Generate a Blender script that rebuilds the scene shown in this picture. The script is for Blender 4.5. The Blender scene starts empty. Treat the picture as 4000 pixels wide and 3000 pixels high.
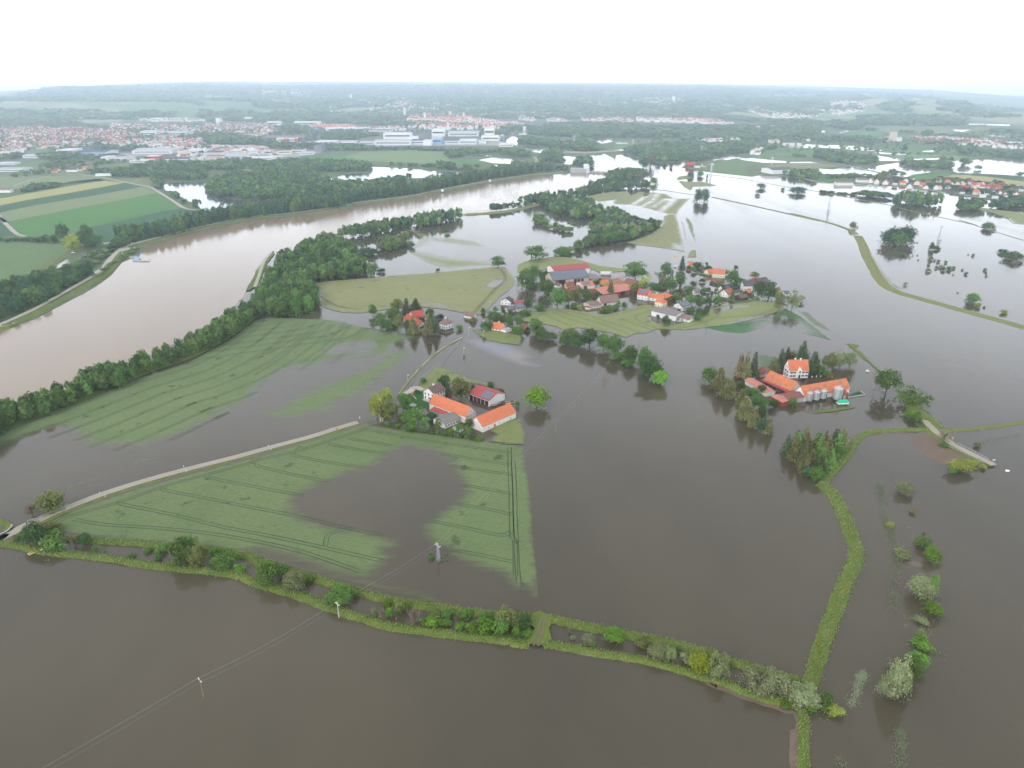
import bpy, bmesh, math, random
import numpy as np
from mathutils import Vector, Matrix
from mathutils.geometry import delaunay_2d_cdt
R = math.radians
rnd = random.Random(7)
nrs = np.random.RandomState(7)
sc = bpy.context.scene
col = sc.collection

# ------------------------------------------------------------------ camera
CH, FPX, PITCH = 190.0,2826.0, R(22.70)     # height above the flood, focal length in photo pixels, tilt below the horizon
cam_d = bpy.data.cameras.new('camera'); cam = bpy.data.objects.new('camera', cam_d); col.objects.link(cam)
cam.location = (0,0, CH); cam.rotation_euler = (R(90) - PITCH, 0,0)
cam_d.sensor_fit = 'HORIZONTAL'; cam_d.sensor_width = 36.0; cam_d.lens = 36.0 * FPX / 4000.0
cam_d.clip_start = 1.0; cam_d.clip_end = 60000.0
sc.camera = cam
sc.render.resolution_x, sc.render.resolution_y = 1024,768

# ------------------------------------------------------------------ sky, sun, exposure
w = bpy.data.worlds.new('World'); sc.world = w; w.use_nodes = True
nt = w.node_tree; nt.nodes.clear()
SUN_EL, SUN_AZ = R(38), R(215)
sky = nt.nodes.new('ShaderNodeTexSky'); sky.sky_type = 'NISHITA'; sky.sun_disc = False
sky.sun_elevation = SUN_EL; sky.sun_rotation = SUN_AZ; sky.air_density = 1.2; sky.dust_density = 5.0; sky.ozone_density = 1.0
hsv = nt.nodes.new('ShaderNodeHueSaturation'); hsv.inputs['Saturation'].default_value = 0.25; nt.links.new(sky.outputs[0], hsv.inputs['Color'])
# the overcast: an even white cloud deck, brightest towards the horizon, mixed over the clear sky
geo = nt.nodes.new('ShaderNodeTexCoord'); sep = nt.nodes.new('ShaderNodeSeparateXYZ'); nt.links.new(geo.outputs['Generated'], sep.inputs[0])
ramp = nt.nodes.new('ShaderNodeValToRGB'); nt.links.new(sep.outputs['Z'], ramp.inputs[0])
e = ramp.color_ramp.elements; e[0].position = 0.0; e[0].color = (60,62,65,1); e[1].position = 1.0; e[1].color = (7.0,7.2,7.9,1)
for p_, c_ in ((0.08,(28.0,29,30.5)),(0.2,(17.5,18.3,20.0)),(0.36,(12.0,12.6,14.0)),(0.55,(8.5,8.8,9.8))):
    q = e.new(p_); q.color = (*c_, 1)
cmap = nt.nodes.new('ShaderNodeMapping'); nt.links.new(geo.outputs['Generated'], cmap.inputs[0]); cmap.inputs['Scale'].default_value = (1.2,1.2,4.0)
cn = nt.nodes.new('ShaderNodeTexNoise'); nt.links.new(cmap.outputs[0], cn.inputs['Vector']); cn.inputs['Scale'].default_value = 1.6; cn.inputs['Detail'].default_value = 5
cr = nt.nodes.new('ShaderNodeMapRange'); nt.links.new(cn.outputs['Fac'], cr.inputs[0]); cr.inputs[1].default_value = .3; cr.inputs[2].default_value = .7; cr.inputs[3].default_value = .88; cr.inputs[4].default_value = 1.12
cm = nt.nodes.new('ShaderNodeVectorMath'); cm.operation = 'SCALE'; nt.links.new(ramp.outputs[0], cm.inputs[0]); nt.links.new(cr.outputs[0], cm.inputs['Scale'])
mx = nt.nodes.new('ShaderNodeMixRGB'); mx.inputs[0].default_value = 0.85
nt.links.new(hsv.outputs[0], mx.inputs[1]); nt.links.new(cm.outputs[0], mx.inputs[2])
bg = nt.nodes.new('ShaderNodeBackground'); bg.inputs['Strength'].default_value = 0.10
out = nt.nodes.new('ShaderNodeOutputWorld'); nt.links.new(mx.outputs[0], bg.inputs[0]); nt.links.new(bg.outputs[0], out.inputs[0])
sl = bpy.data.lights.new('sun','SUN'); sl.energy = 1.2; sl.angle = R(14); sl.color = (1.0,0.95,0.88)
so = bpy.data.objects.new('sun', sl); col.objects.link(so)
# nishita: rotation measured from +Y clockwise seen from above
sd = Vector((math.sin(SUN_AZ) * math.cos(SUN_EL), math.cos(SUN_AZ) * math.cos(SUN_EL), math.sin(SUN_EL)))
so.rotation_euler = sd.to_track_quat('Z','Y').to_euler()
sc.view_settings.view_transform = 'Standard'; sc.view_settings.look = 'None'
sc.view_settings.exposure = 0.4; sc.view_settings.gamma = 1.0
sc.render.engine = 'CYCLES'; cy = sc.cycles
cy.max_bounces = 5; cy.diffuse_bounces = 2; cy.glossy_bounces = 2; cy.transmission_bounces = 2; cy.transparent_max_bounces = 6; cy.volume_bounces = 0
cy.use_denoising = True
cy.sample_clamp_indirect = 4.0

# ------------------------------------------------------------------ from a place in the photograph to a place on the plain
CROP = {'D': (0,0,.553), 'N': (0,0,1), 'T0': (0,280,2.765), 'T1': (800,280,2.765), 'T2': (1600,280,2.765), 'T3': (2400,280,2.765), 'T4': (3200,280,2.765),
        'M0': (0,800,2.212), 'M1': (1000,800,2.212), 'M2': (2000,800,2.212), 'M3': (3000,800,2.212),
        'L0': (0,1500,2.212), 'L1': (1000,1500,2.212), 'L2': (2000,1800,2.212), 'L3': (3000,1500,2.212), 'B3': (3000,2250,2.212), 'B1': (1000,2100,2.212),
        'F': (1400,1420,3.253), 'G': (2880,1320,4.254), 'V': (2100,1000,4.254), 'W': (2560,990,3.687), 'H': (1440,1150,3.16),
        'R': (3400,680,3.687), 'Q': (2000,2350,2.765), 'P': (2600,2400,2.766), 'S': (0,2250,2.212)}
SP, CP = math.sin(PITCH), math.cos(PITCH)
def nat(c, x, y):
    o = CROP[c]; return o[0] + x / o[2], o[1] + y / o[2]
def raydir(nx, ny):
    a = (nx - 2000) / FPX; b = -(ny - 1500) / FPX
    return (a, CP + b * SP, -SP + b * CP)
def U(c, x, y, z=0.0):
    d = raydir(*nat(c, x, y)); dz = min(d[2], -0.006); t = (z - CH) / dz
    return (d[0] * t, d[1] * t)
def proj(x, y, z):
    """photo pixel of a world point"""
    dy, dz = y, z - CH; f = dy * CP - dz * SP; u = dy * SP + dz * CP
    return 2000 + FPX * x / f, 1500 - FPX * u / f, f
def path(spec, z=0.0):
    """'M0 1 2,3 4; L1 5 6 ...' or 'w x y' for world metres -> world points"""
    r = []; c = None
    for grp in spec.split(';'):
        tk = grp.replace(',',' ').split()
        if not tk: continue
        c = tk[0]; v = [float(q) for q in tk[1:]]
        for i in range(0, len(v) - 1,2):
            r.append((v[i], v[i + 1]) if c == 'w' else U(c, v[i], v[i + 1], z))
    return r

# ------------------------------------------------------------------ object helpers
def tag(o, label=None, cat=None, group=None, kind=None):
    if label: o['label'] = label
    if cat: o['category'] = cat
    if group: o['group'] = group
    if kind: o['kind'] = kind
    return o
def link_mesh(name, me, parent=None):
    o = bpy.data.objects.new(name, me); col.objects.link(o)
    if parent is not None: o.parent = parent
    return o
def mesh(name, verts, faces, mats, midx=None, smooth=False, parent=None):
    me = bpy.data.meshes.new(name); me.from_pydata([tuple(v) for v in verts], [], faces)
    for m in (mats if isinstance(mats, (list, tuple)) else [mats]): me.materials.append(m)
    if midx is not None: me.polygons.foreach_set('material_index', np.array(midx, dtype=np.int32))
    if smooth: me.polygons.foreach_set('use_smooth', np.ones(len(faces), dtype=bool))
    me.update()
    return link_mesh(name, me, parent)
def empty(name, loc=(0,0,0), rz=0.0):
    o = bpy.data.objects.new(name, None); col.objects.link(o); o.location = loc; o.rotation_euler = (0,0, rz); o.empty_display_size = 2
    return o
class MB:
    """collects boxes, tubes and faces into one mesh"""
    def __init__(s): s.v = []; s.f = []; s.m = []
    def face(s, pts, m=0):
        n = len(s.v); s.v += [tuple(p) for p in pts]; s.f.append(tuple(range(n, n + len(pts)))); s.m.append(m)
    def box(s, c, d, m=0, rz=0.0):
        n = len(s.v); ca, sa = math.cos(rz), math.sin(rz)
        for z in (-.5,.5):
            for x, y in ((-.5,-.5),(.5,-.5),(.5,.5),(-.5,.5)):
                X, Y = x * d[0], y * d[1]; s.v.append((c[0] + X * ca - Y * sa, c[1] + X * sa + Y * ca, c[2] + z * d[2]))
        for f in ((0,3,2,1),(4,5,6,7),(0,1,5,4),(1,2,6,5),(2,3,7,6),(3,0,4,7)):
            s.f.append(tuple(n + i for i in f)); s.m.append(m)
    def tube(s, a, b, r0, r1=None, k=6, m=0, caps=True):
        r1 = r0 if r1 is None else r1; a = Vector(a); b = Vector(b); d = (b - a).normalized()
        u = d.orthogonal().normalized(); v = d.cross(u); n = len(s.v)
        for p, r in ((a, r0),(b, r1)):
            for i in range(k):
                t = 2 * math.pi * i / k; s.v.append(tuple(p + (u * math.cos(t) + v * math.sin(t)) * r))
        for i in range(k):
            j = (i + 1) % k; s.f.append((n + i, n + j, n + k + j, n + k + i)); s.m.append(m)
        if caps:
            s.f.append(tuple(n + k + i for i in range(k))); s.m.append(m); s.f.append(tuple(n + k - 1 - i for i in range(k))); s.m.append(m)
    def lathe(s, prof, c=(0,0,0), k=16, m=0):
        n = len(s.v)
        for r, z in prof:
            for i in range(k):
                t = 2 * math.pi * i / k; s.v.append((c[0] + r * math.cos(t), c[1] + r * math.sin(t), c[2] + z))
        for q in range(len(prof) - 1):
            for i in range(k):
                j = (i + 1) % k; a = n + q * k; s.f.append((a + i, a + j, a + k + j, a + k + i)); s.m.append(m)
    def build(s, name, mats, parent=None, smooth=False):
        return mesh(name, s.v, s.f, mats, s.m, smooth, parent)
def copy_tree(o, parent=None):
    c = o.copy(); col.objects.link(c)
    if parent is not None: c.parent = parent
    for ch in list(o.children): copy_tree(ch, c)
    return c

# ------------------------------------------------------------------ materials
class NT:
    def __init__(s, name):
        s.m = bpy.data.materials.new(name); s.m.use_nodes = True; s.t = s.m.node_tree; s.t.nodes.clear(); s.out = s.n('OutputMaterial')
    def n(s, typ, **kw):
        nd = s.t.nodes.new('ShaderNode' + typ)
        for k, v in kw.items():
            if k.startswith('_'): nd.inputs[k[1:].replace('_',' ')].default_value = v
            else: setattr(nd, k, v)
        return nd
    def l(s, a, b): s.t.links.new(a, b)
    def coords(s, kind='Object', scale=(1,1,1), rot=0.0):
        tc = s.n('TexCoord'); mp = s.n('Mapping'); mp.inputs['Scale'].default_value = scale; mp.inputs['Rotation'].default_value = (0,0, rot)
        s.l(tc.outputs[kind], mp.inputs[0]); return mp.outputs[0]
    def noise(s, vec, scale, detail=4, rough=.55):
        nd = s.n('TexNoise'); nd.inputs['Scale'].default_value = scale; nd.inputs['Detail'].default_value = detail; nd.inputs['Roughness'].default_value = rough
        if vec is not None: s.l(vec, nd.inputs['Vector'])
        return nd.outputs['Fac']
    def mr(s, v, a, b, c=0.0, d=1.0, smooth=False):
        nd = s.n('MapRange'); nd.inputs[1].default_value = a; nd.inputs[2].default_value = b; nd.inputs[3].default_value = c; nd.inputs[4].default_value = d
        if smooth: nd.interpolation_type = 'SMOOTHSTEP'
        s.l(v, nd.inputs[0]); return nd.outputs[0]
    def math(s, op, a, b=None):
        nd = s.n('Math', operation=op)
        for i, q in enumerate((a, b)):
            if q is None: continue
            if isinstance(q, (int, float)): nd.inputs[i].default_value = q
            else: s.l(q, nd.inputs[i])
        return nd.outputs[0]
    def mix(s, fac, a, b, mode='MIX'):
        nd = s.n('MixRGB', blend_type=mode)
        for i, q in enumerate((fac, a, b)):
            if isinstance(q, (int, float)): nd.inputs[i].default_value = q
            elif isinstance(q, tuple): nd.inputs[i].default_value = (*q, 1) if len(q) == 3 else q
            else: s.l(q, nd.inputs[i])
        return nd.outputs[0]
    def attr(s, name, out='Fac', typ='GEOMETRY'):
        nd = s.n('Attribute', attribute_name=name, attribute_type=typ); return nd.outputs[out]
    def bsdf(s, colr, rough=.8, ior=1.45, spec=None, metallic=0.0, normal=None):
        b = s.n('BsdfPrincipled'); b.inputs['Metallic'].default_value = metallic; b.inputs['IOR'].default_value = ior
        for q, nm in ((colr, 'Base Color'),(rough, 'Roughness')):
            if isinstance(q, (int, float)): b.inputs[nm].default_value = q
            elif isinstance(q, tuple): b.inputs[nm].default_value = (*q, 1)
            else: s.l(q, b.inputs[nm])
        if spec is not None: b.inputs['Specular IOR Level'].default_value = spec
        if normal is not None: s.l(normal, b.inputs['Normal'])
        return b.outputs[0]
    def bump(s, h, strength=.3, dist=.2):
        b = s.n('Bump'); b.inputs['Strength'].default_value = strength; b.inputs['Distance'].default_value = dist; s.l(h, b.inputs['Height']); return b.outputs[0]
    def mixs(s, fac, a, b):
        nd = s.n('MixShader')
        if isinstance(fac, (int, float)): nd.inputs[0].default_value = fac
        else: s.l(fac, nd.inputs[0])
        s.l(a, nd.inputs[1]); s.l(b, nd.inputs[2]); return nd.outputs[0]
    def done(s, sh): s.l(sh, s.out.inputs[0]); return s.m

def hx(h):
    """sRGB hex -> linear"""
    v = [int(h[i:i + 2], 16) / 255 for i in (0,2,4)]
    return tuple(q / 12.92 if q <= .04045 else ((q + .055) / 1.055) ** 2.4 for q in v)

def water_nodes(t, base, base2, rough=.03, bump=.025):
    """opaque silty water: its own mud colour under a mirror-like skin with faint wind patches"""
    v = t.coords('Object')
    n1 = t.noise(t.coords('Object',(1,.5,1), .4), .006,5,.6); n2 = t.noise(t.coords('Object',(1,.16,1), 1.15), .016,5,.6)
    c = t.mix(t.mr(n1,.32,.72), base, base2)
    rr = t.mr(n2,.4,.65, rough, rough + .14)
    rip = t.noise(v, .7,4,.6)
    nb = t.bump(rip, bump * 1.6,.15)
    return t.bsdf(c, rr, 1.333, normal=nb)
def water_mat(name, base, base2, **k):
    t = NT(name); return t.done(water_nodes(t, base, base2, **k))

FLOOD = ((.060,.052,.035),(.100,.085,.056))
M = {}
M['flood'] = water_mat('flood_water', *FLOOD)
M['river'] = water_mat('river_water',(.225,.168,.108),(.27,.198,.128), rough=.09)
M['lake'] = water_mat('lake_water',(.055,.075,.085),(.06,.08,.085), rough=.04)

def ground_mat(name, c1, c2, c3=None, s1=.05, s2=.9, stretch=(1,1,1), rot=0.0, bump=.25, rough=.95):
    t = NT(name); v = t.coords('Object', stretch, rot)
    a = t.noise(v, s1,5); b = t.noise(v, s2,4)
    c = t.mix(t.mr(a, .35,.65), c1, c2)
    c = t.mix(t.mr(b, .3,.75,0,.6), c, c3 or tuple(q * .6 for q in c1))
    return t.done(t.bsdf(c, rough, 1.4,.15, normal=t.bump(b, bump, .3)))
M['bed'] = ground_mat('river_bed',(.08,.07,.05),(.1,.085,.06))
M['plain'] = ground_mat('valley_meadow',(.105,.150,.070),(.145,.175,.085),(.075,.115,.055), .004,.03, bump=.1)
M['grass'] = ground_mat('bank_grass',(.120,.170,.035),(.175,.215,.055),(.060,.100,.020), .12,1.3, bump=.8)
M['lawn'] = ground_mat('garden_lawn',(.035,.11,.022),(.05,.13,.03),(.03,.08,.02), .2,2)
M['weed'] = ground_mat('rank_grass',(.14,.17,.05),(.19,.20,.08),(.09,.12,.04), .15,1.2, bump=.8)
M['dike'] = ground_mat('dike_grass',(.19,.205,.075),(.225,.225,.09),(.14,.165,.06), .06,.8, bump=.4)
def sheen_mat():
    t = NT('oil_sheen_film'); a = water_nodes(t, *FLOOD); v = t.coords('Object'); n = t.noise(v, .06,4)
    r = t.n('ValToRGB'); t.l(n, r.inputs[0]); e_ = r.color_ramp.elements; e_[0].position = .35; e_[0].color = (.16,.15,.13,1); e_[1].position = .7; e_[1].color = (.13,.14,.15,1)
    for p_, c_ in ((.5,(.17,.14,.13)),(.6,(.12,.13,.19))): q = e_.new(p_); q.color = (*c_, 1)
    b = t.bsdf(r.outputs[0], .15,1.4); return t.done(t.mixs(t.mr(t.attr('dry'), .3,1,0,.85, True), a, b))
M['mud'] = ground_mat('flood_mud',(.165,.125,.095),(.20,.15,.115),(.12,.095,.07), .3,2, bump=.3)
M['road'] = ground_mat('road_asphalt',(.34,.30,.25),(.37,.33,.275),(.29,.26,.215), .08,1.5, bump=.05)
M['wetroad'] = ground_mat('wet_road',(.13,.12,.115),(.16,.14,.13),(.12,.11,.105), .08,1.5, bump=.02, rough=.35)
M['gravel'] = ground_mat('gravel_track',(.40,.37,.31),(.46,.43,.36),(.33,.31,.25), .2,2, bump=.1)
M['town'] = ground_mat('town_ground',(.09,.12,.085),(.13,.14,.12),(.16,.16,.15), .008,.05, bump=0)
M['yard'] = ground_mat('paved_yard',(.34,.33,.31),(.42,.41,.39),(.27,.27,.26), .01,.06, bump=0)

def crop_mat(name, c1, c2, dark, flood=FLOOD, row=(1,1), rot=0.0, soft=.42, s=.02):
    """standing crop that drowns where the vertex value 'dry' falls: noise breaks the waterline up"""
    t = NT(name); v = t.coords('Object'); vr = t.coords('Object',(row[0], row[1], 1), rot)
    a = t.noise(v, s, 5); b = t.noise(vr, 1.1,5,.65); f = t.noise(vr, .25,6,.6); lod = t.noise(v, .09,5,.62)
    c = t.mix(t.mr(a, .3,.7), c1, c2)
    c = t.mix(t.mr(b, .38,.66,0,.75), c, dark); c = t.mix(t.mr(t.noise(v, .035,4), .45,.7,0,.35), c, dark)
    c = t.mix(t.mr(lod, .61,.67,0,.75), c, tuple(q * .55 for q in dark))
    cropS = t.bsdf(c, .85,1.4,.2, normal=t.bump(b, .5,.3))
    wat = water_nodes(t, *flood)
    d = t.attr('dry')
    d2 = t.math('ADD', d, t.math('MULTIPLY', t.math('SUBTRACT', f, .5), soft * 2.2))
    fac = t.mr(d2,.18,.96,0,1, True)
    return t.done(t.mixs(fac, wat, cropS))
M['wheat'] = crop_mat('green_wheat',(.150,.208,.088),(.178,.228,.100),(.100,.145,.060), row=(.35,1.6), rot=.5)
M['wheat2'] = crop_mat('green_wheat_central',(.142,.198,.082),(.170,.216,.094),(.092,.134,.056), row=(.3,1.5), rot=-.25)
M['barley'] = crop_mat('pale_barley',(.245,.255,.115),(.275,.275,.130),(.185,.200,.085), row=(.2,1.6), rot=.12)
M['barley2'] = crop_mat('pale_barley_village',(.230,.265,.105),(.26,.285,.12),(.175,.205,.08), row=(.3,1.5), rot=.1)
M['track'] = ground_mat('wheel_track',(.060,.085,.048),(.08,.105,.06), None, .2,2)  # crushed soil, with the shade between the wheat put into the dark green

# ------------------------------------------------------------------ flat land from outlines
def subdiv(pts, step, amp, closed=True):
    r = []; n = len(pts)
    for i in range(n if closed else n - 1):
        a, b = pts[i], pts[(i + 1) % n]; L = math.hypot(b[0] - a[0], b[1] - a[1])
        st = max(step, math.hypot(*a) * .006 if step < 50 else step)
        k = max(1, min(60, int(L / st))); nx, ny = -(b[1] - a[1]) / (L + 1e-9),(b[0] - a[0]) / (L + 1e-9)
        for j in range(k):
            t = j / k; o = rnd.uniform(-amp, amp) if j else 0
            r.append((a[0] + (b[0] - a[0]) * t + nx * o, a[1] + (b[1] - a[1]) * t + ny * o))
    if not closed: r.append(pts[-1])
    return r
def inside(px, py, poly):
    px = np.asarray(px); py = np.asarray(py); r = np.zeros(px.shape, bool); n = len(poly)
    for i in range(n):
        x0, y0 = poly[i]; x1, y1 = poly[(i + 1) % n]
        if y0 == y1: continue
        c = (y0 > py) != (y1 > py); r ^= c & (px < (x1 - x0) * (py - y0) / (y1 - y0) + x0)
    return r
def sdist(px, py, poly, closed=True):
    """signed distance, positive inside"""
    px = np.asarray(px, float); py = np.asarray(py, float); d = np.full(px.shape, 1e18); n = len(poly)
    for i in range(n if closed else n - 1):
        x0, y0 = poly[i]; x1, y1 = poly[(i + 1) % n]; dx, dy = x1 - x0, y1 - y0; L = dx * dx + dy * dy + 1e-12
        t = np.clip(((px - x0) * dx + (py - y0) * dy) / L, 0,1)
        d = np.minimum(d, (px - x0 - t * dx) ** 2 + (py - y0 - t * dy) ** 2)
    d = np.sqrt(d)
    return np.where(inside(px, py, poly), d, -d) if closed else d
def sheet(name, pts, z, mat, res=None, rough=(4,.5), wet=(), dry=None, soft=10.0, edge=0.0, dome=0.0, kind='structure', tracks=(), tw=.42):
    """a sheet of land inside an outline; wet / dry outlines set how far the flood stands over it"""
    b = subdiv(pts, rough[0], rough[1]) if rough else list(pts)
    vs = [Vector(p) for p in b]; n = len(vs); ed = [(i, (i + 1) % n) for i in range(n)]
    if res:
        xs = [p[0] for p in b]; ys = [p[1] for p in b]
        gx, gy = np.meshgrid(np.arange(min(xs), max(xs), res), np.arange(min(ys), max(ys), res)); gx = gx.ravel() + nrs.uniform(-.3,.3, gx.size) * res; gy = gy.ravel() + nrs.uniform(-.3,.3, gy.size) * res
        k = sdist(gx, gy, b) > res * .6
        vs += [Vector((x, y)) for x, y in zip(gx[k], gy[k])]
    ov, oe, of, *_ = delaunay_2d_cdt(vs, ed, [], 1,1e-5)
    P = np.array([(v[0], v[1]) for v in ov]); faces = [tuple(f) for f in of]
    D = np.ones(len(P))
    if dry is not None:
        D = np.zeros(len(P))
        for q in dry: D = np.maximum(D, np.clip(.5 + sdist(P[:, 0], P[:, 1], q) / (2 * soft), 0,1))
    for q in wet: D = np.minimum(D, np.clip(.5 - sdist(P[:, 0], P[:, 1], q) / (2 * soft), 0,1))
    if edge: D = np.minimum(D, np.clip(.45 + sdist(P[:, 0], P[:, 1], b) / (2 * edge), 0,1))
    Z = np.full(len(P), float(z))
    if dome: Z += dome * np.clip(sdist(P[:, 0], P[:, 1], b) / (dome * 3), 0,1)
    V = [(x, y, q) for (x, y), q in zip(P, Z)]; mi = [0] * len(faces); DD = list(D)
    for tr in tracks:                       # wheel tracks pressed into the crop
        tp = subdiv(tr, 6,.25, False)
        dd = np.zeros(len(tp))
        X = np.array(tp)
        if dry is not None:
            for q in dry: dd = np.maximum(dd, np.clip(.5 + sdist(X[:, 0], X[:, 1], q) / (2 * soft), 0,1))
        else: dd[:] = 1
        for q in wet: dd = np.minimum(dd, np.clip(.5 - sdist(X[:, 0], X[:, 1], q) / (2 * soft), 0,1))
        ok = inside(X[:, 0], X[:, 1], b)
        for off in (-.95,.95):
            pr = None
            for i in range(len(tp)):
                a = X[max(i - 1,0)]; c = X[min(i + 1, len(tp) - 1)]; dx, dy = c - a; L = math.hypot(dx, dy) + 1e-9; nx, ny = -dy / L, dx / L
                h = tw / 2 * rnd.uniform(.7,1.2); p = X[i]; n0 = len(V)
                V += [(p[0] + nx * (off - h), p[1] + ny * (off - h), z + .05),(p[0] + nx * (off + h), p[1] + ny * (off + h), z + .05)]; DD += [dd[i]] * 2
                if pr is not None and dd[i] > .2 and ok[i] and ok[i - 1]: faces.append((pr, pr + 1, n0 + 1, n0)); mi.append(1)
                pr = n0
    me = bpy.data.meshes.new(name); me.from_pydata(V, [], faces)
    me.materials.append(mat); 
    if tracks: me.materials.append(M['track'])
    me.polygons.foreach_set('material_index', np.array(mi, dtype=np.int32))
    at = me.attributes.new('dry','FLOAT','POINT'); at.data.foreach_set('value', np.array(DD, dtype=np.float32)); me.update()
    return tag(link_mesh(name, me), kind=kind)
def strip(name, pts, wid, mat, z=0.0, prof=None, kind='structure', step=5.0, wob=.25, w2=None):
    """a road, path or bank along a line. prof: [(offset -1..1, height)] across"""
    prof = prof or [(-1,0),(1,0)]; c = subdiv(pts, step, 0, False); n = len(c); V = []; F = []; lo = min(q[1] for q in prof)
    for i in range(n):
        a = c[max(i - 1,0)]; b = c[min(i + 1, n - 1)]; dx, dy = b[0] - a[0], b[1] - a[1]; L = math.hypot(dx, dy) + 1e-9; nx, ny = -dy / L, dx / L
        t = i / (n - 1); h = (wid + ((w2 or wid) - wid) * t) / 2
        for o, zz in prof:
            j = rnd.uniform(-wob, wob) if abs(o) == 1 else 0; q = o * h + j
            V.append((c[i][0] + nx * q, c[i][1] + ny * q, z + (min(lo, 0) - z - .3 if len(prof) > 3 and i in (0, n - 1) else zz * (1 + (rnd.uniform(-.15,.15) if wob else 0)))))
    k = len(prof)
    for i in range(n - 1):
        for j in range(k - 1): F.append((i * k + j, (i + 1) * k + j, (i + 1) * k + j + 1, i * k + j + 1))
    o = mesh(name, V, F, mat, smooth=k > 2); tag(o, kind=kind); return o
def smooth_line(pts, k=4):
    """Catmull-Rom through the points"""
    r = []; n = len(pts)
    for i in range(n - 1):
        p0, p1, p2, p3 = pts[max(i - 1,0)], pts[i], pts[i + 1], pts[min(i + 2, n - 1)]
        for j in range(k):
            t = j / k
            r.append(tuple(.5 * ((2 * p1[a]) + (-p0[a] + p2[a]) * t + (2 * p0[a] - 5 * p1[a] + 4 * p2[a] - p3[a]) * t * t + (-p0[a] + 3 * p1[a] - 3 * p2[a] + p3[a]) * t ** 3) for a in (0,1)))
    r.append(pts[-1]); return r
BANK = [(-1,-.3),(-.7,.45),(-.25,.95),(.25,.95),(.7,.45),(1,-.3)]
M['weedp'] = crop_mat('rank_meadow',(.185,.225,.075),(.23,.25,.10),(.11,.15,.05), soft=.5, row=(.8,1.1))
# ================================================================== THE SETTING
def big(name, z, x0, x1, y0, y1, mat):
    nx = 24; ny = 24; V = []; F = []
    for j in range(ny + 1):
        for i in range(nx + 1): V.append((x0 + (x1 - x0) * i / nx, y0 + (y1 - y0) * j / ny, z))
    for j in range(ny):
        for i in range(nx): a = j * (nx + 1) + i; F.append((a, a + 1, a + nx + 2, a + nx + 1))
    return tag(mesh(name, V, F, mat), kind='structure')
big('ground',-2.5,-9000,9000,-300,4900, M['bed'])
big('flood_water',0.0,-6000,8000,-250,4700, M['flood'])

# the river behind its levees
left_bank = path('w -900 120,-520 420; M0 -60 1105,0 1087,300 985,560 850,760 745,850 690,960 610,1050 500,1130 465,1190 385,1450 300,1750 220,2212 125; M1 300 105,700 35; T1 1000 1515,1500 1460,2212 1372; T2 250 1320,860 1203,1300 1140,1560 1110,1740 1100')
right_bank = path('T2 2190 1108,2212 1150,1860 1290,1400 1380,1000 1512,560 1532; M1 1780 80,1500 105,1200 190,900 260,600 320,330 400,150 430,100 455,20 530,-10 570; M0 2212 585,2150 700,2100 800,1900 1000,1500 1200,1150 1380,750 1600; L0 300 170,0 290; w -330 240,-420 100')
rv = left_bank + right_bank
sheet('river', rv, .04, M['river'], rough=None)

# the dry plain beyond: everything behind the left bank and the far shore
shore = path('T2 1745 1045,1790 1035,1985 1028,1955 893,2100 885,2212 940; T3 0 985,20 900,130 893,250 940,300 955,500 995,760 975,830 960,1060 958,1110 960,1380 928,1000 965,800 985,725 1035,790 1048,1000 1082,1490 1135,1560 1118,1760 1128,2212 1196; T4 400 1217,600 1205,700 1225,1100 1270,1480 1325,1760 1372,2100 1402,2212 1425; w 2600 1250,7000 1900,5200 3700,3000 4600,0 4900,-3000 4600,-5200 3600,-6500 2000,-3600 1200,-900 120')
lb = [p for p in left_bank if p[0] > -800]
PLAIN = lb + shore
sheet('valley_plain', [(-900,120)] + lb[1:] + shore, .25, M['plain'], rough=None)
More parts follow.
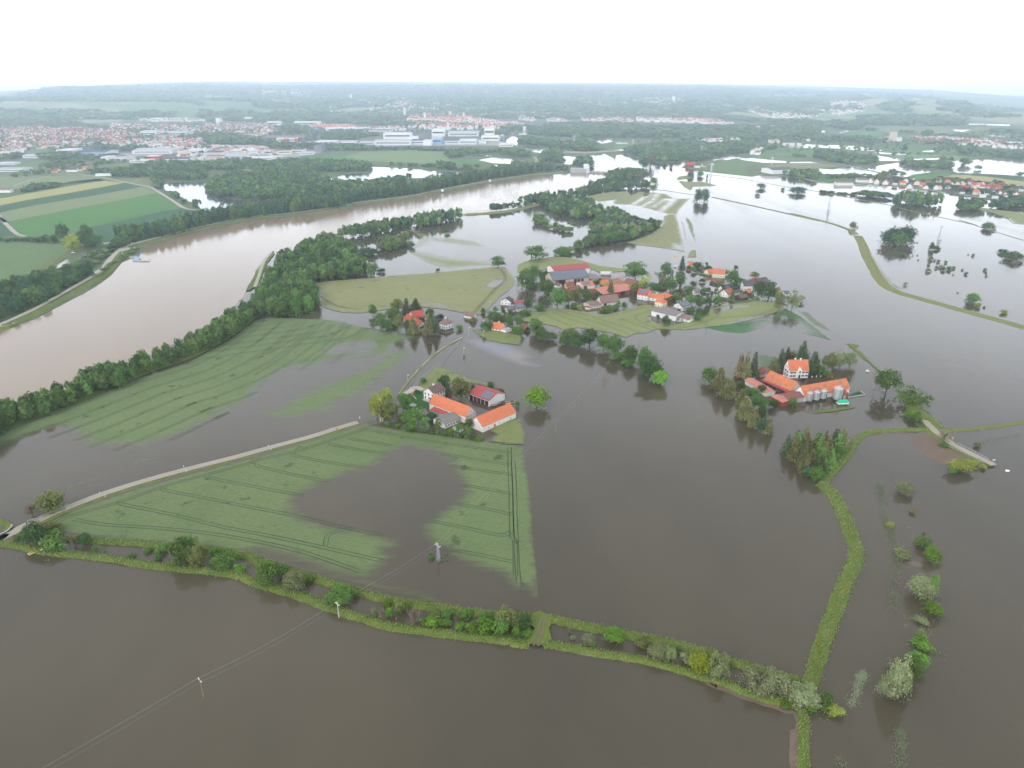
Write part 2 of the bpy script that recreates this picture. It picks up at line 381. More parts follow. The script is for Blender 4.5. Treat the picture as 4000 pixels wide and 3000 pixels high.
# ---- water lying in the plain
def pond(spec, mat='lake', z=.45, name='lake'): return sheet(name, path(spec), z, M[mat], rough=(12,1.5))
pond('T0 1625 1260,1740 1225,1850 1200,2212 1195; T1 20 1160,15 1290,120 1350,400 1390,700 1400,900 1370,880 1410,500 1450,100 1480,-50 1510; T0 2190 1490,1900 1320,1780 1280')
pond('T1 1790 1030,2212 1045; T2 0 1045,300 1080,530 1090,500 1130,200 1150,0 1150; T1 2000 1140,1900 1145,1700 1180,1400 1190,1360 1160,1500 1110,1780 1100')
M['pool'] = water_mat('pool_water',(.16,.15,.14),(.18,.165,.15), rough=.05)
FW = [('T2 740 955,900 930,1000 940,1250 950,1230 975,1090 1000,900 990'),('T2 900 1008,1080 1015,1060 1025,930 1022'),('T2 1045 740,1110 700,1170 710,1180 800,1300 805,1450 820,1460 850,1420 880,1330 870,1200 810,1050 770'),
      ('T2 1160 655,1240 640,1280 680,1160 690'),('T2 1650 920,1700 915,1800 925,1800 960,1740 1005,1660 1000,1640 960'),('T2 1400 910,1460 910,1480 960,1420 985,1400 950'),
      ('T3 300 745,500 722,515 735,400 755,330 756'),('T3 20 770,140 772,140 778,20 777'),('T3 1060 950,1130 915,1250 895,1330 893,1320 905,1180 945,1070 965'),('T3 1150 945,1280 920,1380 930,1200 957'),
      ('T3 1330 940,1500 937,1700 958,1860 968,1860 988,1600 985,1400 957'),('T3 1890 978,2000 975,2212 975,2212 990,1900 988'),('T3 1840 800,2000 785,2212 790,2212 830,1900 820'),
      ('T3 2050 690,2212 680,2212 695,2060 697'),('T3 2110 650,2212 640,2212 665,2130 662'),('T4 130 570,240 560,280 590,420 610,420 625,230 620,140 590'),('T4 0 640,60 635,60 655,0 665'),('T4 210 655,300 630,340 640,230 668'),
      ('T4 0 795,200 795,420 810,680 850,660 860,400 850,200 830,0 825'),('T4 585 873,680 875,960 893,940 900,600 885'),('T4 600 900,760 930,920 945,1300 935,1290 950,1000 960,880 968,650 965,610 930'),
      ('T4 1110 860,1230 850,1240 872,1120 868'),('T4 1575 562,1780 565,1790 573,1580 572'),('T4 1800 568,2060 575,2060 587,1800 578'),('T4 1440 630,1640 628,1560 650,1480 646'),('T4 1830 688,2010 698,2000 708,1840 698'),('T2 1970 715,2100 712,2212 718,2212 752,2080 780,2000 745'),
      ('T4 0 1050,150 1060,200 1050,330 1020,480 1050,600 1025,850 985,880 1010,1000 1030,1230 1065,1200 1090,1000 1115,930 1150,850 1150,640 1120,550 1135,300 1105,100 1110,0 1100'),
      ('T4 1410 990,1530 990,1600 950,1870 955,1950 965,2212 960; w 3600 2300; T4 2900 1160,2212 1133,2000 1115,1500 1095,1410 1065,1440 1010'),('T4 1430 975,1540 960,1530 990,1450 985'),
      ('T1 1080 870,1130 868,1130 874,1080 874'),('T3 0 845,120 838,130 850,20 858'),('T2 600 898,690 898,890 906,880 918,690 912')]
for s in FW: pond(s, 'pool', .5,'flood_pool')
pond('M0 400 590,440 555,590 470,620 500,560 545,480 592','pool', .5,'flood_pool'); pond('M0 700 425,765 410,765 430,720 460,695 455','pool', .5,'flood_pool'); pond('M0 770 620,820 580,890 545,870 580,800 640','pool', .5,'flood_pool')
pond('M0 915 370,965 358,970 370,920 380','pool', .5,'flood_pool')

# ---- fields of the dry plain (left and far)
def fmat(nm, c, d=.8, s=(1,1,1)):
    c = tuple(c); return ground_mat(nm, c, tuple(q * 1.08 for q in c), tuple(q * d for q in c), .02,.35, s, .3, bump=.1)
C_Y = fmat('mustard_crop',(.36,.34,.13)); C_DG = fmat('dark_green_crop',(.058,.125,.062)); C_PG = fmat('pale_green_crop',(.19,.24,.115)); C_BG = fmat('bright_green_crop',(.085,.205,.055))
C_MG = fmat('mid_green_crop',(.13,.20,.085)); C_TG = fmat('tan_meadow',(.23,.23,.12)); C_LG = fmat('light_green_crop',(.17,.25,.10)); C_OL = fmat('olive_meadow',(.165,.20,.09))
def field(spec, mat, z=.36): return sheet('field', path(spec), z, mat, rough=(15,.3))
field('T0 -400 1600,0 1448,300 1385,700 1320,1100 1250,1350 1200,1130 1180,850 1220,400 1300,0 1372,-400 1440', C_Y)
field('T0 -500 1700,0 1448,1350 1203,1510 1245,900 1360,400 1440,0 1525,-400 1640', C_DG)
field('T0 0 1522,400 1438,900 1358,1560 1243,1700 1310,1300 1390,700 1500,100 1622,30 1570,-20 1535', C_PG)
field('T0 100 1622,700 1500,1300 1390,1700 1310,1980 1470,1400 1590; M0 780 195,700 230,300 275,220 275,130 210,75 150', C_BG)
field('T0 1980 1475,2190 1500; M0 1850 60,1100 220,960 320,880 335,700 290,780 200,1400 60', C_DG)
field('M0 -300 560,-60 300,0 315,250 320,540 350,620 395,500 455,380 520,280 600,200 640,0 720,-300 900', C_MG)
field('M0 -200 60,0 110,70 185,150 262,0 280,-300 300', C_DG)
field('T0 -300 1170,0 1145,350 1130,900 1118,1080 1150,1150 1175,850 1195,400 1240,0 1300', C_PG)
field('T0 640 1212,850 1180,1070 1155,1130 1178,830 1222,680 1235', C_DG)
field('T0 1200 1165,1640 1135,1620 1245,1400 1200', C_OL)
field('T0 0 1110,200 1060,500 1040,1100 1000,1600 985,2212 950,2212 990,1500 1000,1100 1030,900 1110,500 1110,0 1145', C_OL, .32)
field('T0 180 985,480 960,700 960,820 975,560 1030,300 1060,100 1040', C_MG, .34)
field('T1 0 980,400 945,900 930,1350 880,1750 880,2212 855; T2 390 870,430 920,500 950,800 950,860 990,700 1000,400 1010,0 1010; T1 2212 990,1700 975,1300 965,900 990,500 1000,0 1040', C_BG)
field('T1 1700 868,2212 850; T2 250 862,390 880,400 920,440 965,300 975,0 1005; T1 2212 985,1800 965,1500 920', C_LG, .4)
field('T1 430 780,600 770,620 800,430 805', C_OL); field('T0 280 850,450 835,620 830,560 875,300 885', C_MG); field('T1 1640 710,1900 700,1900 735,1660 740', C_OL)
field('T3 0 745,300 760,500 725,700 730,690 780,500 785,290 770,250 810,120 840,0 835', C_MG); field('T3 860 735,1200 735,1480 750,1500 790,1100 790,900 770', C_OL)
field('T3 790 1045,1100 970,1330 955,1700 990,1650 1010,1500 1010,1380 1040,1490 1130,1000 1078', C_MG, .42)
field('T3 1600 1015,1900 990,2212 990,2212 1045,1950 1050,1880 1025,1700 1040', C_TG, .42); field('T4 0 990,250 1013,180 1025,0 1040', C_TG, .42)
field('T3 1480 870,1600 850,1850 840,2170 840,2150 915,1900 915,1600 890', C_BG); field('T3 1380 905,1700 905,2100 950,1900 970,1500 935', C_MG); field('T3 1620 820,2150 828,2150 840,1700 850', C_TG)
field('T4 210 670,480 630,700 645,800 730,400 700,230 690', C_BG); field('T4 480 595,900 590,1400 600,1700 650,1100 680,760 670,700 640,500 620', C_OL)
field('T4 670 665,1100 670,1100 730,850 735', C_MG); field('T4 650 810,860 810,1200 830,1300 850,1000 870,700 850', C_BG)
field('T4 580 885,1100 895,1500 910,1700 930,1500 970,1200 935,900 935,700 905', C_LG); field('T4 970 1165,1000 1115,1400 1100,1430 1120,1200 1170,1000 1165', C_BG, .52)
field('T4 1200 1168,1430 1115,1600 1110,2212 1185; w 3200 1600; T4 2600 1330,2212 1280,1900 1230,1500 1180', C_Y, .52); field('T4 1430 1100,1700 1100,2212 1140; T4 2700 1200,2700 1230,2212 1190,1800 1135,1500 1115', C_DG, .56)
field('T4 1600 590,2212 620,2212 720,1800 690,1700 650', C_OL); field('T4 1620 850,2212 880,2212 900,1700 890', C_OL); field('T4 700 850,1200 838,1600 850,1580 872,1000 885,700 870', C_MG, .3)
field('T4 0 1160,200 1160,300 1190,0 1200', C_BG); field('T4 0 835,500 860,1200 900,1200 915,500 895,0 850', C_OL, .3)

# ---- built-up ground
for s in ('T0 -600 900,0 610,500 590,1200 570,2212 520; T1 1200 560,2212 520; T2 300 480,1200 480,1800 500,2212 540; T3 1300 560,1000 610,0 640; T2 1200 640,1050 800,0 830; T1 1800 850,900 900,0 960; T0 1000 960,300 960,0 1100,-700 1200',
          'T4 380 700,900 730,1500 700,2212 760,2212 880,1500 800,900 760','T4 680 1230,760 1160,1200 1180,1700 1190,2212 1270,2700 1360,2700 1480,2212 1430,1760 1368,1480 1320,1100 1265'):
    sheet('settlement_ground', path(s), .29, M['town'], rough=None)
for s in ('T2 -50 800,1050 800,1130 790,1000 750,750 760,400 740,0 760; T1 1850 790,1850 820','T0 620 900,1200 850,1400 920,1950 880,2212 880,2212 940; T1 850 930,300 965,0 955,0 880,500 820; T0 1400 880','T1 800 870,1250 850,1250 880,1000 920,800 920'):
    sheet('paved_yard', path(s), .33, M['yard'], rough=None)

# ---- roads and dirt tracks of the plain
strip('dirt_road', smooth_line(path('T0 880 1113,1100 1145,1300 1185,1500 1225,1620 1250,1720 1305,1850 1385,1980 1470,2100 1495,2300 1503')), 6, M['gravel'], .55, wob=.3)
strip('dirt_road', smooth_line(path('T0 -100 1480,0 1570,60 1630; M0 0 110,70 185,150 255,220 275')), 6, M['gravel'], .55, wob=.3)
strip('dirt_road', path('T0 0 1143,300 1130,600 1112,900 1112'), 5, M['gravel'], .55, wob=.2); strip('dirt_road', path('T0 150 1232,350 1170,540 1128'), 4, M['gravel'], .55, wob=.2)
strip('levee_path', smooth_line(path('w -560 360; M0 -80 1085,0 1050,300 915,600 745,800 630,900 555,980 455,1030 405,1090 370,1200 335,1450 272,1750 195,2212 105; M1 300 82,830 5; T1 1000 1500,1500 1440,2212 1352; T2 250 1300,860 1185,1300 1123,1560 1100,1660 1085')), 5, M['gravel'], 1.6, wob=.15)
strip('levee_bank', smooth_line(path('w -560 345; M0 -80 1095,0 1065,300 940,600 775,800 660,900 590,985 490,1040 430,1090 395,1200 345,1450 284,1750 205,2212 112; M1 300 92,830 12; T1 1000 1506,1500 1447,2212 1360; T2 250 1308,860 1192,1300 1130,1560 1105,1660 1090')), 12, M['grass'], .3, [(-1,-.5),(-.35,1.15),(.35,1.15),(1,-.5)], wob=1.0)
sheet('levee_verge', path('M0 780 720,900 640,985 570,1060 480,1170 410,1100 395,1000 470,930 560,820 650'), .9, M['grass'], rough=(3,.8))
sheet('turning_place', path('M0 1015 400,1040 380,1090 368,1160 340,1125 338,1150 355,1100 375,1130 385,1120 400,1050 415'), 1.75, M['gravel'], rough=(3,.4))
strip('dirt_road', smooth_line(path('M0 1010 415,960 450,920 500,890 540')), 3, M['gravel'], .9, wob=.1)
strip('dirt_road', smooth_line(path('M0 280 610,380 530,480 465,600 415,750 370,880 345')), 5, M['weed'], .45, wob=.3); sheet('dirt_road', path('M0 890 330,965 322,965 330,900 348'), .6, M['gravel'], rough=None)
strip('field_edge', smooth_line(path('M0 290 612,390 535,490 470,600 425,750 385,900 355,1000 320')), 12, M['weed'], .40, wob=1)
strip('motor_road', path('T0 240 1060,480 1035,780 1000,960 960,1300 905,1800 880'), 9, M['road'], .5, wob=0); strip('motor_road', path('T0 520 1030,760 1010,1000 980'), 9, M['road'], .5, wob=0)
strip('embankment_road', path('T2 1620 872,1900 878,2212 862; T3 60 850'), 10, M['road'], 3.0, [(-1,-2.8),(-.6,0),(.6,0),(1,-2.8)], wob=0)
strip('motor_road', smooth_line(path('T4 0 970,250 1005,500 1060,640 1090,800 1125,950 1155')), 10, M['road'], 1.0, wob=0)
strip('village_road', smooth_line(path('T3 1480 1120,1760 1125,2000 1150,2212 1197; T4 200 1215,400 1222,560 1208,700 1215,900 1245,1100 1265,1350 1310')), 6, M['gravel'], .7, wob=0)
strip('village_road', path('T4 1480 1325,1760 1370'), 5, M['gravel'], .9, wob=0)
strip('curved_road', smooth_line(path('T2 1330 1010,1370 980,1370 950,1340 920')), 8, M['road'], .6, wob=0)
strip('runway_strip', path('T3 1500 895,1900 895,2160 915'), 8, M['road'], .5, wob=0)

# ================================================================== FLOODED LAND, NEAR
# field beside the levee wood
G1 = path('L0 -300 500,0 372,500 210,1060 0; M0 800 1650,1200 1490,1620 1360,1980 1160,2212 990; M1 120 965,570 980,760 1010,960 1062,1150 1105,1390 1135,1180 1200,1120 1290,960 1325,830 1330,700 1320,600 1350,480 1392,350 1388,230 1420,100 1500,0 1580; L0 2212 40,2100 150,1850 270,1500 440,1200 535,900 530,760 500,680 420,560 350,350 400,0 520,-300 640')
G2 = path('M1 400 1659,560 1590,700 1520,960 1430,1100 1330,1300 1240,1330 1255,1200 1380,1000 1530,860 1640,800 1659; L1 700 140,600 225,380 265,120 280,80 240,250 200,400 100,640 0')
W1 = path('M1 600 1262,700 1215,900 1180,1000 1195,850 1262,700 1300'); W1b = path('M1 740 1340,900 1270,960 1190,1040 1180,950 1300,900 1340')
G3 = path('L0 480 920,700 850,1000 745,1250 650,1400 635,1250 665,950 765,600 905'); G4 = path('L0 -100 700,0 500,500 400,800 480,900 560,500 650,200 720,0 760')
tr = []
base1 = path('L0 -300 480,0 372,500 205,1060 -5; M0 1200 1497,1620 1370,1980 1175,2212 1000; M1 60 985')
def offset(pts, d):
    r = []
    for i in range(len(pts)):
        a = pts[max(i - 1,0)]; b = pts[min(i + 1, len(pts) - 1)]; dx, dy = b[0] - a[0], b[1] - a[1]; L = math.hypot(dx, dy); r.append((pts[i][0] + dy / L * d, pts[i][1] - dx / L * d))
    return r
b1s = smooth_line(base1,3)
for k in range(7): tr.append(offset(b1s, 8 + k * 15.5))
tr += [path('M1 0 1200,90 1120,220 1015'), path('M1 0 1340,250 1160,420 1020,490 985'), path('M1 0 1460,200 1340,450 1140,600 1000'), path('M1 380 1370,560 1250,680 1120,770 1020'), path('M1 100 1290,330 1160,400 1110'), path('M1 820 1180,900 1090,940 1062,1150 1100,1390 1140')]
sheet('field', path('L0 -320 540,0 380,500 212,1060 5; M0 800 1655,1200 1497,1620 1367,1980 1168,2212 1000; M1 120 972,390 985,570 988,760 1010,960 1062,1390 1132,1460 1150,1600 1200,1500 1330,1300 1500,1150 1659; L0 2212 560,1700 690,1300 800,900 930,560 1060,300 1180,-300 1300'), .02, M['wheat'], res=3.0, rough=(4,.3),
      dry=[G1, G2], wet=[W1, W1b], soft=9, tracks=tr)
M['dgr'] = crop_mat('drowned_grass_2',(.10,.17,.08),(.12,.19,.09),(.07,.12,.06), row=(.25,2), soft=.9)
sheet('grass_strip', G3,.05, crop_mat('drowned_grass',(.16,.20,.07),(.18,.22,.08),(.1,.14,.05), soft=.8), res=1.5, rough=(2,.6), edge=2.5); sheet('grass_strip', path('L0 800 915,980 850,960 870,860 920'), .05, crop_mat('drowned_maize',(.05,.13,.05),(.06,.15,.06),(.04,.09,.04), soft=.9), res=1.5, edge=2)
# central field with the pool in the middle
W2 = path('L1 1200 560,1290 530,1540 570,1620 615,1700 680,1770 800,1820 900,1790 1000,1650 1090,1560 1150,1490 1220,1480 1290,1560 1370,1700 1440,1900 1560,2120 1610; L2 60 1085,200 1085,260 1250; B1 1960 700,1640 600,1362 500,1000 420,600 330,300 250,-60 180,-60 120,0 90,150 105,300 150,500 220,700 285,900 330,1020 290,1060 230,1130 170,1100 130,1090 90,1200 60; L1 1210 1375,1050 1310,850 1262,640 1243,450 1190,330 1110,290 1030,380 930,620 830,850 745,1000 700,1080 640')
T2r = []
for s in ('L0 480 1195,650 1130,1050 1015,1400 890,1800 780,2212 670; L1 0 655,320 590,640 490,950 385,1020 350','L0 2212 1360,1800 1290,1300 1240,900 1215,640 1170','L0 1040 1020,1060 1040,1500 1130,1900 1230,2212 1290; L1 300 1350,700 1440,1100 1530,1300 1570',
          'L0 1420 900,1430 920,1800 990,2212 1075; L1 300 1130,700 1225,1100 1310','L0 1780 790,1830 815,2212 890; L1 300 945,600 1000','L1 10 690,30 715,400 800,640 850','L1 310 600,360 625,700 690,950 720','L1 650 510,660 525,900 570,1200 610','L1 800 460,850 480,1190 535','L1 960 395,1300 455,1600 510,2205 590',
          'L1 1600 605,1900 650,2200 700','L1 1700 705,2000 755,2212 780','L1 1790 870,2000 910,2212 950','L1 1740 1040,2000 1080,2212 1130','L1 1500 1180,1800 1240,2100 1305,2180 1290,2212 1260','L1 1600 1415,1900 1470,2212 1535','L1 0 1360,400 1450,900 1620','L1 2190 545,2200 900,2212 1300; L2 25 700,30 1000','L2 10 0,30 500,45 900,60 1060','L1 600 1400,620 1310,700 1270,800 1250'):
    T2r.append(smooth_line(path(s), 3))
sheet('field', path('L0 420 1195,520 1140,700 1070,1100 935,1500 818,1850 725,2212 635; L1 300 545,600 450,900 365,960 345,1320 412,1650 450,1960 492,2205 525; L2 100 -110,110 0,140 180,165 400,185 680,200 900,212 1010,220 1180; B1 2060 640,1930 620,1640 590,1362 500,1000 420,600 330,300 245,0 160; L0 2212 1470,1700 1385,1300 1360,1000 1335,700 1300,560 1275,420 1250'), .02, M['wheat2'], res=2.5, rough=(3,.35), wet=[W2], soft=6.5, edge=.7, tracks=T2r)
# pale field above the hamlet
sheet('field', path('M1 465 678,700 655,1000 632,1250 605,1500 592,1800 562,2150 535,2212 600; M2 30 650,10 700; M1 2160 760,2100 800,2030 880,1960 945,1930 952,1770 930,1640 905,1560 896,1400 882,1300 890,1150 903,1000 925,900 937,740 930,640 905,530 862,555 800,540 720'), .3, M['barley'], res=4, rough=(5,.4), wet=[path('M1 2010 690,2080 640,2150 650,2140 680,2060 720,1990 710'), path('M1 1440 850,1600 852,1680 880,1560 872')], soft=4, edge=.8,
      tracks=[smooth_line(path('M1 560 790,640 850,760 890,900 905')), smooth_line(path('M1 1880 935,1960 850,2060 740,2150 650,2130 580,2085 545'))] + [path('M1 600 %d, 1200 %d, 1800 %d, 2100 %d' % (y, y - 10, y - 45, y - 70)) for y in ()], tw=.8)
sheet('field', path('M1 1255 200,1330 200,1440 235,1380 240,1500 250,1700 270,1900 320,2000 370,1950 400,2050 480,2030 515,1800 530,1660 545,1500 510,1400 460,1310 410,1380 340,1420 290,1380 250'), .05, M['barley2'], res=4, rough=(5,.5), dry=[path('M1 1300 400,1450 420,1650 470,1900 490,2030 500,2000 520,1660 540,1500 510'), path('M1 1260 200,1420 235,1480 290,1440 340,1390 360,1420 290,1350 240'), path('M1 1500 290,1700 290,1950 340,1900 355,1600 320')], soft=22)
# village fields
TV = [smooth_line(path(s), 3) for s in ('V 0 1000,150 930,330 875','V 100 970,300 1060,560 1170,750 1250','V 250 930,480 1030,900 1170,1200 1290','V 340 915,600 1000,1000 1110,1300 1220,1500 1300','V 350 915,620 940,900 1010,1100 1080,1400 1170,1700 1280','V 1000 1030,1300 980,1600 900,1800 850','V 1620 1010,1700 970,1880 905','V 1620 1010,1660 1070,1850 1160,2050 1220','V 1400 1050,1550 1110,1750 1180,1900 1250','W 300 1085,560 1040,760 970,890 905,850 830,810 780','W 900 940,1200 910,1500 880,1700 815')]
sheet('field', path('M2 60 1000,80 980,180 922,280 898,380 893,560 913,700 935,780 950,860 938,930 920,1050 885,1150 862,1230 872,1290 890,1280 930,1240 950,1165 972,1200 1000,1260 1022,1340 1045,1500 1012,1600 975,1690 930,1720 895,1800 875,1900 860,2120 828,2212 842; M3 50 840,150 900,90 915,0 960; M2 2212 965,2050 1000,1900 1030,1700 1058,1480 1082,1250 1075,1180 1105,1060 1115,980 1148,850 1105,700 1082,560 1062,440 1082,380 1052,280 1032,150 1015'), .25, M['barley2'], res=3, rough=(4,.5), edge=1.5, soft=3.5, tracks=TV,
      wet=[path('W 850 800,900 800,1100 760,1350 750,1380 765,1100 800,930 840,900 900,880 870'), path('W 1100 990,1450 905,1900 845,1870 870,1500 930,1300 980')])
sheet('field', path('M2 1660 1062,1900 1030,2212 985; M3 150 898,280 965,400 1060,545 1172,430 1140,300 1112,100 1070,0 1080; M2 2212 1050,2000 1110,1850 1100'), .06, crop_mat('young_maize',(.075,.165,.06),(.09,.19,.07),(.05,.11,.045), row=(.3,1.4), rot=.1, soft=.6), res=3.5, rough=(4,.4), wet=[path('W 1500 1000,1900 930,2100 980,2300 1150,1700 1250,1400 1200'), path('M3 0 1000,150 960,300 1060,400 1120,300 1140,0 1100')], soft=14)
sheet('field', path('M3 270 920,330 925,450 1020,545 1090,500 1085,400 1035'), .05, crop_mat('drowned_strip',(.12,.19,.06),(.13,.2,.07),(.08,.13,.04), soft=.7), res=2.5, edge=4)
sheet('field', path('M2 45 582,50 520,120 490,200 470,400 448,480 455,560 470,760 530,880 545,1000 555,1010 575,900 582,760 590,700 560,500 545,290 560,160 590'), .3, M['barley2'], res=5, rough=(5,.5))
sheet('field', path('M2 980 330,1100 290,1200 255,1290 185,1310 100,1370 75,1420 85,1450 200,1470 300,1492 405,1350 380,1200 360,1060 345'), .3, M['barley'], res=5, edge=1, rough=(5,.5), soft=6, wet=[path('M2 1400 330,1490 370,1490 400,1400 380')])
sheet('field', path('T3 -20 1400,80 1360,150 1350,260 1295,400 1300,560 1320,640 1370,700 1372,825 1368,750 1440,700 1500,680 1550,590 1540,400 1490,200 1440,0 1430'), .06, M['barley'], res=6, rough=(6,.6), soft=8, edge=1, wet=[path('T3 330 1300,380 1300,350 1350,220 1440,190 1430,320 1350'), path('T3 440 1320,480 1320,420 1400,300 1465,280 1460,400 1390'), path('T3 550 1370,680 1375,560 1480,520 1510,490 1500,600 1400,540 1380,420 1470,400 1470,500 1400')])
for s, m_ in (('M2 1495 105,1540 130,1560 165,1572 240,1590 320,1560 270,1530 205','weed'),('M2 1520 455,1530 425,1545 395,1592 395,1590 452','barley'),('T3 688 1180,800 1190,960 1190,1110 1232,950 1240,850 1242,825 1282,760 1250','barley'),('T3 665 1162,700 1132,850 1112,862 1150,690 1168','weed'),('M2 1462 140,1478 150,1510 300,1500 300','weed'),
             ('M3 678 1202,740 1205,790 1215,760 1235,850 1320,930 1400,985 1450,960 1460,880 1370,800 1310','grass'),('F 0 790', None),
             ('F 745 300,790 230,870 140,1000 25,1150 80,1300 160,1450 200,1600 240,1850 330,1700 310,1500 262,1300 225,1180 250,1000 325,850 330','weed'),('F 1680 870,1760 770,2050 700,2110 860,2115 1030,1900 1030,1660 990,1760 900','weed'),('F 640 390,830 375,830 470,900 520,900 600,860 560,700 600,560 560','lawn'),
             ('H 1280 440,1360 430,1560 450,1700 470,1900 510,1870 630,1640 600,1440 560','weed'),('G 1240 1235,1500 1190,1750 1160,1980 1150,1850 1190,1500 1240,1280 1260','grass'),('G 1 1', None)):
    if m_ == 'weed': sheet('grass_patch', path(s), .28, M['weedp'], rough=(3,.7), res=2, edge=2.2)
    elif m_: sheet('grass_patch', path(s), .28 if m_ != 'lawn' else .3, M[m_], rough=(3,.7))
sheet('field', path('R 1380 480,1650 490,2212 560; T4 2600 1560,2600 1640,2212 1650,2100 1640,2020 1580,1900 1540,1700 1490,1600 1470'), .3, M['barley2'], res=8, rough=(8,1), edge=2)
sheet('field', path('T3 0 1300,140 1290,180 1340,90 1370,0 1385; T2 2050 1400,1890 1350,2212 1290'), .2, M['barley'], rough=(6,.5))
sheet('grass_patch', path('G 340 280,560 290,720 330,720 490,520 530,370 480'), .05, M['dgr'], res=2, edge=7)
# shallow mud, oil sheen and floating scum on the flood
M['sheen'] = water_mat('oil_sheen',(.17,.15,.145),(.14,.135,.145), rough=.12)
def film(spec, mat, z=.02, name='floating_scum'): return tag(sheet(name, path(spec), z, mat, rough=(2.5,.6)), kind='structure')
sheet('oil_sheen', path('H 1145 530,1300 545,1450 550,1600 585,1800 640,1950 710,2040 790,1960 800; M2 275 1398,200 1408,60 1395; M1 2120 1335,2000 1290,1880 1225,1800 1185'), .02, sheen_mat(), res=3, edge=9, rough=(4,.3))
film('L3 1240 480,1300 450,1400 430,1450 480,1600 560,1760 640,1600 690,1500 690,1400 640,1300 590', M['mud'], name='floating_mud')
for s in ('L3 860 470,1000 435,1200 425,1350 440,1240 440,1050 440','L3 1190 1540,1280 1530,1340 1560,1330 1585,1250 1570','L3 1200 1225,1250 1240,1220 1245','L3 1090 830,1120 850,1100 845','B3 1170 415,1200 420,1210 435,1180 430','B3 1110 1360,1150 1340,1160 1370,1130 1400','B3 770 970,800 980,770 1060,720 1120,710 1070,750 1040'): film(s, M['mud'])
film('P 410 735,520 750,620 780,750 800,900 870,1050 890,1180 930,1330 1010,1400 1050,1440 1090,1450 1250,1445 1659,1350 1659,1335 1500,1345 1250,1400 1235,1380 1075,1300 1070,1150 1010,960 950,830 920,680 850,560 810,470 770', M['mud'], name='floating_mud')
film('Q 320 480,440 500,800 560,1200 620,1500 680,1800 760,2000 820,2212 880,2212 935,2050 860,1700 740,1400 680,1000 620,700 570,450 515', M['mud'], name='floating_mud')
film('P 1180 860,1300 790,1360 900,1480 1000,1400 1010,1250 900', M['mud'], .5, name='mud_bank')
film('B1 1700 850,1900 865,2212 890,2212 930,2080 925,1980 890', M['mud'], name='floating_mud'); film('L0 0 1390,60 1350,120 1340,220 1390,380 1430,340 1450,180 1400', M['mud'], .6, name='mud_bank')

# ---- grassy banks and dikes
lines = {}
def bank(nm, spec, wid, mat='grass', h=1.0, w2=None, z=0.0, wob=.5):
    ln = smooth_line(path(spec)); lines.setdefault('banks', []).append((ln, wid, w2 or wid, h, mat))
    return strip(nm, ln, wid, M[mat], z, [(o, q * h) for o, q in BANK], w2=w2, wob=wob, step=3)
bank('bank','L0 -60 1370,60 1385,200 1405,400 1455,700 1480,1000 1520,1300 1570,1600 1600,2000 1640; B1 0 395,300 480,600 590,900 695,1200 775,1500 812,1800 850,2100 880,2212 890; Q 50 450,200 460',5.2)
bank('bank','Q 330 470,450 470,700 515,1000 570,1400 630,1700 705,2000 795,2212 850; P 900 850,1150 925,1400 970',4.4)
bank('bank','L0 560 1330,780 1350,1100 1372,1400 1400,1900 1445,2212 1505; B1 0 200,200 262,600 385,900 475,1200 550,1600 610,2000 665,2212 680; Q 60 160,200 165',5.4)
bank('bank','Q 400 190,500 205,700 255,1000 310,1300 375,1600 425,1900 500,2212 580; P 400 430,700 515,1000 605,1300 690,1460 740',5.2)
bank('bank','L3 455 860,560 960,640 1110,710 1280,762 1440,745 1560,690 1659; B3 620 180,540 400,460 620,400 800,360 940,330 1010',7.4, w2=6.0, h=1.0)
bank('bank','L3 470 880,520 800,620 690,700 590,760 490,850 430,1000 404,1200 398,1420 400,1500 440',4.8, h=.8)
bank('bank','L3 1420 400,1600 402,1900 375,2212 330,2500 295',4.4,'weed', h=.8)
bank('bank','P 1330 960,1450 1010,1480 1080,1492 1200,1490 1400,1490 1659,1490 2000',4.0, h=.7)
bank('bank','L3 1180 60,1250 180,1330 300,1420 400',10, h=.6); bank('bank','L3 1300 230,1400 320,1480 380',9,'grass', h=.5)
sheet('bank_crossing', path('Q 215 145,300 110,330 130,440 160,460 190,400 300,430 420,350 490,190 470,170 440,250 300,190 260'), .75, M['grass'], rough=(2,.4), res=3)
strip('wheel_rut', path('Q 320 175,290 300,262 410,235 500'), 0.7, M['mud'], .82, wob=.2, step=2); strip('wheel_rut', path('Q 360 185,335 310,308 415,285 500'), 0.7, M['mud'], .82, wob=.2, step=2)
bank('dike','T3 1030 1350,1500 1450,2212 1610; M3 200 75,500 148,690 212,770 260',3.5,'dike', w2=9, h=.8); bank('dike','M3 770 260,815 340,850 440,905 540,970 650,1040 715,1150 765,1400 835,1700 920,2000 1000,2212 1062,2500 1150',13,'dike', h=1.0)
sheet('dike_foot', path('M3 860 360,900 420,960 520,1010 590,1080 680,1180 730,1100 720,1000 640,930 520'), .04, crop_mat('drowned_dike_grass',(.19,.2,.09),(.2,.21,.1),(.14,.15,.07), soft=.6), res=3, edge=6)
bank('dike','M3 -10 35,200 80',3.5,'dike', h=.6)
bank('levee_bank','T2 558 1550,850 1530,1100 1500,1370 1440,1500 1400',15,'dike', h=1.9)
strip('levee_path', smooth_line(path('T2 558 1530,850 1512,1100 1480,1370 1425')), 3.5, M['gravel'], 2.0, wob=.1)
strip('levee_path', smooth_line(path('M1 130 425,80 480,45 560,20 640,-10 720')), 3.4, M['gravel'], 1.1, wob=.1); sheet('levee_verge', path('M1 150 400,100 470,50 520,0 580; M0 2200 620,2120 750,2170 740,2212 700; M1 20 720,60 600,100 500,160 430'), .9, M['grass'], rough=(3,.5))
